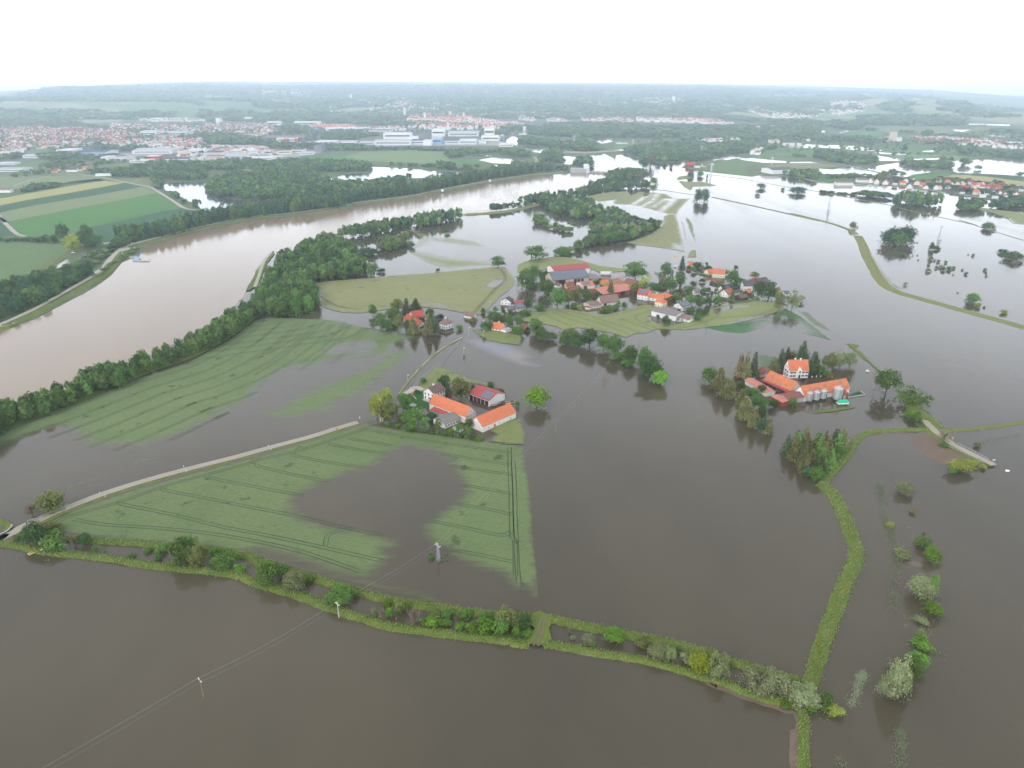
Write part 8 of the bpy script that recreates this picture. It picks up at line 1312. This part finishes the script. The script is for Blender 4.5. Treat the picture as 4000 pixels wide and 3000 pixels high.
wall_line('M1', [(1235,1645),(1335,1508),(1420,1412),(1530,1305),(1650,1220),(1780,1152)], 1.1,.7,'long grey flood barrier beside the drowned road','flood_barrier')
# shrine under the lime tree
X_, Y_, z_ = at('F',295,728); sh = empty('wayside_shrine',(X_, Y_, 0), .2); tag(sh, 'little cream wayside shrine with gabled roof under the lime trees','shrine'); b = MB(); b.box((0,0,1.2),(1.6,1.4,2.8)); b.build('wall', WL['cream'], sh); b = MB(); b.box((0,-.72,1.2),(.8,.1,1.8)); b.build('niche', M['gate'], sh); b = MB(); b.face([(-1,-.9,2.6),(1,-.9,2.6),(.0,-.9,3.7)]); b.face([(-1,.9,2.6),(-1,-.9,2.6),(0,-.9,3.7),(0,.9,3.7)]); b.face([(1,-.9,2.6),(1,.9,2.6),(0,.9,3.7),(0,-.9,3.7)]); b.face([(1,.9,2.6),(-1,.9,2.6),(0,.9,3.7)]); b.build('roof', RF['brown'], sh)
# person in red on the road
def person(c, x, y, label, top, legs, z=.65, rz=0):
    X_, Y_ = U(c, x, y, z); me = bpy.data.meshes.new('person'); P_ = [(0,0,.95),(0,0,1.2),(0,0,1.45),(0,.01,1.56),(0,.02,1.68),(.1,0,.9),(.11,.03,.5),(.12,-.02,.06),(.12,.1,.03),(-.1,0,.9),(-.12,-.05,.5),(-.13,-.12,.06),(-.13,0,.03),(.2,0,1.42),(.27,.04,1.14),(.26,.16,.93),(-.2,0,1.42),(-.27,-.02,1.14),(-.26,.08,.92)]
    E = [(0,1),(1,2),(2,3),(3,4),(0,5),(5,6),(6,7),(7,8),(0,9),(9,10),(10,11),(11,12),(2,13),(13,14),(14,15),(2,16),(16,17),(17,18)]; Rr = [.15,.15,.17,.06,.11,.10,.07,.05,.05,.10,.07,.05,.05,.07,.05,.035,.07,.05,.035]
    me.from_pydata(P_, E, []); o = link_mesh('person', me); o.location = (X_, Y_, z); o.rotation_euler = (0,0, rz); md = o.modifiers.new('skin','SKIN'); sub = o.modifiers.new('smooth','SUBSURF'); sub.levels = sub.render_levels = 1
    for i, v_ in enumerate(me.skin_vertices[0].data): v_.radius = (Rr[i], Rr[i] * .85); v_.use_root = i == 0
    tt = NT('clothed_body'); sp = tt.n('SeparateXYZ'); tt.l(tt.coords('Object'), sp.inputs[0]); a_ = tt.math('GREATER_THAN', sp.outputs['Z'], .92); b_ = tt.math('GREATER_THAN', sp.outputs['Z'], 1.53); c_ = tt.math('GREATER_THAN', sp.outputs['Z'], 1.72)
    me.materials.append(tt.done(tt.bsdf(tt.mix(c_, tt.mix(b_, tt.mix(a_, legs, top),(.55,.36,.27)),(.06,.04,.03)), .8))); tag(o, label, 'person'); return o
person('L1',699,400,'person in a red jacket walking on the dry end of the road',(.55,.04,.05),(.05,.05,.08)); person('P',688,712,'person in a red top standing on the bank by the ditch',(.6,.04,.04),(.06,.06,.07), .9,1.0); person('B1',1213,722,'person in orange red clothes by the ditch bank',(.7,.1,.04),(.1,.09,.1), .9,2.0)
# cars
def car(c, x, y, a, colr, label, z=.4, kind='parked_car'):
    X_, Y_ = U(c, x, y, z); root = empty(kind, (X_, Y_, z), a); tag(root, label, 'car'); t = NT('car_paint'); m_ = t.done(t.bsdf(colr, .3)); b = MB(); L = [(-2.2,.35),(-2.25,.8),(-1.9,.98),(-1.3,1.02),(-.8,1.45),(.7,1.47),(1.25,1.02),(2.05,.88),(2.2,.6),(2.15,.35)]
    for (x0, z0),(x1, z1) in zip(L, L[1:]): wa = .86 if z0 < 1.1 else .7; wb = .86 if z1 < 1.1 else .7; b.face([(x0,-wa, z0),(x1,-wb, z1),(x1, wb, z1),(x0, wa, z0)])
    for s_ in (-1,1):
        lo = [(x, s_ * .86, z) for x, z in L if z < 1.1]; up = [(-1.3, s_ * .86,1.02),(1.25, s_ * .86,1.02),(.7, s_ * .7,1.47),(-.8, s_ * .7,1.45)]; b.face(lo if s_ > 0 else lo[::-1]); b.face(up)
    b.build('body', m_, root); b = MB()
    for s_ in (-1,1): b.face([(-1.1, s_ * .85,1.08),(1.0, s_ * .85,1.08),(.62, s_ * .73,1.4),(-.75, s_ * .73,1.4)])
    b.face([(1.2,-.75,1.07),(1.2,.75,1.07),(.74,.64,1.44),(.74,-.64,1.44)]); b.face([(-1.27,.75,1.06),(-1.27,-.75,1.06),(-.84,-.64,1.42),(-.84,.64,1.42)]); b.build('window', M['pane'], root)
    for sx in (-1.35,1.35):
        for s_ in (-1,1): b = MB(); b.tube((0,-.11,0),(0,.11,0), .33,.33,12); b.build('wheel', M['dark_metal'], root).location = (sx, s_ * .8,.33)
car('M0',633,416,.25,(.75,.75,.75), 'white car parked beside the light poplar left of the river'); car('G',1085,705,.05,(.03,.03,.035), 'black car standing in the water before the manor', .0); car('W',760,575,.3,(.5,.5,.5), 'silver car standing in the flooded garden lane',0); car('W',350,985,.2,(.55,.56,.58), 'silver car beside the white hall and brown shed',0); car('W',385,975,.5,(.3,.32,.35), 'grey car right next to the silver one at the hall',0); car('V',845,262,-.4,(.1,.1,.11), 'dark car behind the crimson barn', .0); car('G',700,885,.7,(.08,.12,.25), 'blue car under the red veranda roof',0); car('G',805,640,.1,(.7,.7,.7), 'white car behind the weathered barn gable',0)
# yellow boat frame and white goose-like tarp on the left bank
X_, Y_, z_ = at('L0',285,1462); bo = empty('rescue_boat',(X_, Y_, .15), 1.0); tag(bo, 'yellow inflatable boat lying beside the left bank','boat'); M['ybo'] = plaster('yellow_rubber',(.62,.42,.04)); b = MB(); q_ = [(-1.8,-.8),(1.2,-.8),(2.3,-.35),(2.6,0),(2.3,.35),(1.2,.8),(-1.8,.8)]
for (x0, y0),(x1, y1) in zip(q_, q_[1:]): b.tube((x0, y0,.3),(x1, y1,.3), .26,.26,8)
b.build('tube_hull', M['ybo'], bo); b = MB(); b.box((-1.7,0,.3),(.1,1.5,.5)); b.box((.2,0,.1),(3.6,1.3,.06)); b.build('floor_board', M['light_pole'], bo)
def swan(c, x, y, k, label, rz=0, z=.02):
    X_, Y_ = U(c, x, y, z); me = bpy.data.meshes.new('swan'); P_ = [(0,0,.25),(.35,0,.3),(.6,0,.5),(.62,0,.85),(.78,0,.95),(.95,0,.9),(-.35,0,.3),(-.75,0,.38)]; me.from_pydata(P_, [(0,1),(1,2),(2,3),(3,4),(4,5),(0,6),(6,7)], []); o = link_mesh('swan', me); o.scale = (k,) * 3; o.location = (X_, Y_, z); o.rotation_euler = (0,0, rz); o.modifiers.new('skin','SKIN'); s_ = o.modifiers.new('smooth','SUBSURF'); s_.levels = s_.render_levels = 1
    for v_, r in zip(me.skin_vertices[0].data, (.3,.22,.08,.06,.08,.03,.24,.05)): v_.radius = (r, r)
    me.skin_vertices[0].data[0].use_root = True; me.materials.append(M['white_paint']); tag(o, label, 'bird')
swan('L0',376,1438,1.6,'large white swan resting on the bank next to the yellow boat', .5,.5); swan('M3',850,1441,1.7,'left one of two white swans on the flood right of the manor', .4); swan('M3',867,1442,1.4,'right one of two white swans on the flood right of the manor',2.2); swan('L3',994,62,1.3,'single white swan near the lone tall tree')
# white boxes floating by the manor, signs, buoys
for i, (x, y) in enumerate(((1240,655),(1312,650),(1384,645),(1526,640),(1574,658))): X_, Y_, _ = at('G', x, y); r_ = empty('white_bollard',(X_, Y_, 0)); tag(r_, 'white garden post standing in the water right of the manor','post','white garden posts by the manor'); b = MB(); b.lathe([(.35,-.4),(.35,.9),(.2,1.1),(0,1.15)], k=8); b.build('post', M['white_paint'], r_)
def sign(c, x, yb, w_, h_, z0, label, mat='white_paint', z=0, rz=0):
    X_, Y_ = U(c, x, yb, z); r_ = empty('road_sign',(X_, Y_, z), rz); tag(r_, label, 'sign'); b = MB(); b.tube((0,0,-.5),(0,0, z0 + h_), .06,.06,6); b.build('post', M['light_pole'], r_); b = MB(); b.box((0,-.08, z0 + h_ / 2),(w_, .08, h_)); b.build('board', M[mat], r_)
M['amber'] = plaster('amber_sign',(.85,.35,.03)); sign('L3',2064,765,2.0,1.1,.6,'white rectangular sign board in the water past the road end', rz=-.3); sign('L3',1592,485,1.0,1.0,.7,'orange warning board beside the bridge road','amber', .6); sign('F',18,702,.5,.9,.5,'small white post sign at the road under water'); sign('M0',1165,385,1.2,1.2,1.5,'white river sign by the turning place', z=1); sign('M0',1045,450,1.5,1.2,.5,'low white river sign on the levee verge', z=1); sign('M0',1060,430,.5,3,.5,'tall white board on the levee verge', z=1)
for x, y, lb in ((355,1297,'left white kilometre board on the far river levee'),(868,1192,'right white kilometre board on the far river levee')): sign('T2', x, y, 4.5,4.5,.5, lb, z=2)
sign('W',285,125,2.2,2.0,5,'amber street sign on a pole behind the village','amber'); sign('W',290,195,3.4,1.6,.6,'white sign board in the water behind the village')
# white trailer box in the village
X_, Y_, _ = at('V',1135,312); tb = empty('box_trailer',(X_, Y_, 0), -.02); tag(tb, 'long white truck trailer with a red and yellow mark standing in the flood','trailer'); b = MB(); b.box((0,0,1.9),(11.3,2.5,2.6)); b.build('box_body', M['white_paint'], tb); b = MB(); b.lathe([(0,.02),(.75,0)], k=10); o = b.build('emblem', M['door_red'], tb); o.location = (4.3,-1.3,1.9); o.rotation_euler = (R(90), 0,0); b = MB(); b.box((0,0,0),(3.4,.04,.5)); b.build('emblem', M['light_pole'], tb).location = (-.8,-1.28,1.9)
for sx in (-4,-2.8,4): b = MB(); b.tube((0,-1.2,0),(0,1.2,0), .5,.5,12); b.build('wheel', M['dark_metal'], tb).location = (sx, 0,.4)
# floating work platform in the river
X_, Y_, _ = at('M0',1190,482,.1); fp = empty('work_pontoon',(X_, Y_, .1), 0); tag(fp, 'blue floating pontoon with crane arm and jetties in the river','pontoon'); M['bluep'] = plaster('blue_steel',(.06,.16,.34)); s_ = 1.0
def pb(x, y): q = U('M0', x, y, .1); return (q[0] - X_, q[1] - Y_)
b = MB(); b.box((*pb(1183,478), .8),(6,7,1.8)); b.box((*pb(1183,470), 2.4),(3,3,1.6)); b.build('cabin', M['bluewall'] if 'bluewall' in M else WL['bluewall'], fp); b = MB(); b.tube((*pb(1185,470), 1.5),(*pb(1224,447), 5.5), 1.1,.7,6); b.build('crane_arm', M['bluep'], fp)
for q1, q2 in (((1120,458),(1180,456)),((1190,486),(1288,488)),((1230,475),(1234,492)),((1285,470),(1288,492))): b = MB(); b.tube((*pb(*q1), .5),(*pb(*q2), .5), .9,.9,5); b.build('jetty', M['light_pole'], fp)
# weir across the river
def wp(x, y, z=0): q = U('T2', x, y, z); return q
a_ = wp(1740,1085); c_ = wp(1910,1088); e_ = wp(2170,1103); wr = empty('river_weir',(a_[0], a_[1], 0)); tag(wr, 'pale concrete weir and power house across the river','weir')
def seg(nm, p, q, w_, h, mat, z=0): b = MB(); b.box(((p[0] + q[0]) / 2 - a_[0], (p[1] + q[1]) / 2 - a_[1], z + h / 2 - .5),(math.hypot(q[0] - p[0], q[1] - p[1]), w_, h), 0, math.atan2(q[1] - p[1], q[0] - p[0])); return b.build(nm, M[mat] if mat in M else WL[mat], wr)
seg('power_house', a_, c_, 26,9,'conc'); seg('weir_deck', c_, e_, 9,3.2,'conc')
for i in range(5): t_ = (i + .5) / 5; seg('weir_pier',(c_[0] + (e_[0] - c_[0]) * t_ - 3, c_[1] + (e_[1] - c_[1]) * t_),(c_[0] + (e_[0] - c_[0]) * t_ + 3, c_[1] + (e_[1] - c_[1]) * t_), 16,5,'conc')
seg('power_house_wing', wp(1905,1045), wp(1912,1095), 12,11,'industry')
# log and rubble pile by the machine hall
lp = empty('log_pile',(*U('F',1830,520,0), 0), .45); tag(lp, 'long pile of logs and timber beside the machine hall','log pile')
for i in range(34): b = MB(); L_ = rnd.uniform(2.5,5); b.tube((-L_ / 2,0,0),(L_ / 2,0,0), rnd.uniform(.18,.32), None, 7); o = b.build('log', M['bark'] if i % 3 else M['conc'], lp); o.location = (rnd.uniform(-8,8), rnd.uniform(-1.7,1.7), .2 + rnd.uniform(0,1.0)); o.rotation_euler = (0,0, rnd.uniform(-.25,.25))
# playground slide and terrace on the farm lawn
X_, Y_, _ = at('F',690,425,.4); ps = empty('play_set',(X_, Y_, .4), -.9); tag(ps, 'red play tower with a pale green slide on the farm lawn','play set'); b = MB()
for sx in (-.7,.7):
    for sy_ in (-.7,.7): b.tube((sx, sy_, 0),(sx, sy_, 1.8), .07,.07,5)
b.box((0,0,1.2),(1.5,1.5,.1)); b.build('tower_frame', M['wood_pole'], ps); b = MB(); b.face([(-1,-1,1.8),(1,-1,1.8),(0,0,2.7)]); b.face([(1,-1,1.8),(1,1,1.8),(0,0,2.7)]); b.face([(1,1,1.8),(-1,1,1.8),(0,0,2.7)]); b.face([(-1,1,1.8),(-1,-1,1.8),(0,0,2.7)]); b.build('tower_roof', RF['red'], ps); b = MB(); b.face([(.7,-.3,1.2),(4.5,-.3,.1),(4.5,.3,.1),(.7,.3,1.2)]); b.build('slide', RF['lightgrey'], ps)
sheet('terrace', path('F 808 468,850 450,905 480,890 505'), .5, M['conc'], rough=None); sheet('gravel_patch', path('F 640 545,680 510,740 525,735 548,690 555'), .5, M['gravel'], rough=(2,.4)); sheet('gravel_patch', path('F 1185 830,1215 800,1280 800,1340 850,1300 890,1230 870'), .4, M['gravel'], rough=(2,.5))
# drifting reeds: broken debris lines on the right flood
def reeds(name, spec, n, w_, label):
    ln = subdiv(smooth_line(path(spec)), 2,0, False); C = []
    for _ in range(n):
        i = rnd.randrange(len(ln) - 1); g = math.sin(i * .55) * .5 + .5
        if rnd.random() > .25 + .75 * g: continue
        C.append((ln[i][0] + rnd.gauss(0, w_), ln[i][1] + rnd.gauss(0, w_ * 1.3), rnd.uniform(.02,.35)))
    C = np.array(C); o = link_mesh(name, leaves_mesh(name, C, np.tile((0,0,1.0),(len(C), 1)), .13, M['leaf'], nrs, 1,.7, False)); o.color = (.27,.31,.21,1); tag(o, label, 'reeds', kind='stuff')
reeds('sunken_reeds','L3 970 880,975 960,1000 1080,1020 1180,1055 1290,1090 1380,1100 1420,1120 1560; B3 1100 60,1090 180,1070 310',9500,1.1,'broken line of grey green reeds drowned in the right flood'); reeds('sunken_reeds','B3 830 840,790 920,750 1040,710 1120',3000,.8,'short line of drowned reeds near the lone silvery willow'); reeds('sunken_reeds','B3 1140 1350,1145 1450,1150 1570,1100 1640',3000,.8,'line of drowned reeds at the lower right'); reeds('sunken_reeds','B3 610 1600,640 1640',150,.8,'patch of drowned reeds at the bottom edge'); reeds('sunken_reeds','L3 1850 510,2000 470,2100 455,2212 440',700,.9,'strip of drowned reeds beyond the bridge road'); reeds('sunken_reeds','B3 1340 380,1340 480,1330 500',260,1.2,'drowned reeds between the flooded bushes'); reeds('sunken_reeds','L3 1060 790,1100 840,1150 870,1160 1040,1200 1190,1240 1330,1250 1440',300,1.3,'scattered drowned reeds between the bushes')
# ================================================================== HAZE
hm = bpy.data.materials.new('haze'); hm.use_nodes = True; ht = hm.node_tree; ht.nodes.clear()
ho_ = ht.nodes.new('ShaderNodeOutputMaterial'); pv = ht.nodes.new('ShaderNodeVolumePrincipled')
pv.inputs['Density'].default_value = 1.55e-4; pv.inputs['Color'].default_value = (.74,.89,1.0,1); pv.inputs['Anisotropy'].default_value = .72
ht.links.new(pv.outputs[0], ho_.inputs['Volume'])
hb = MB(); hb.box((0,10700,-302),(46000,22000,1000)); hz = hb.build('haze', hm); tag(hz, kind='stuff')
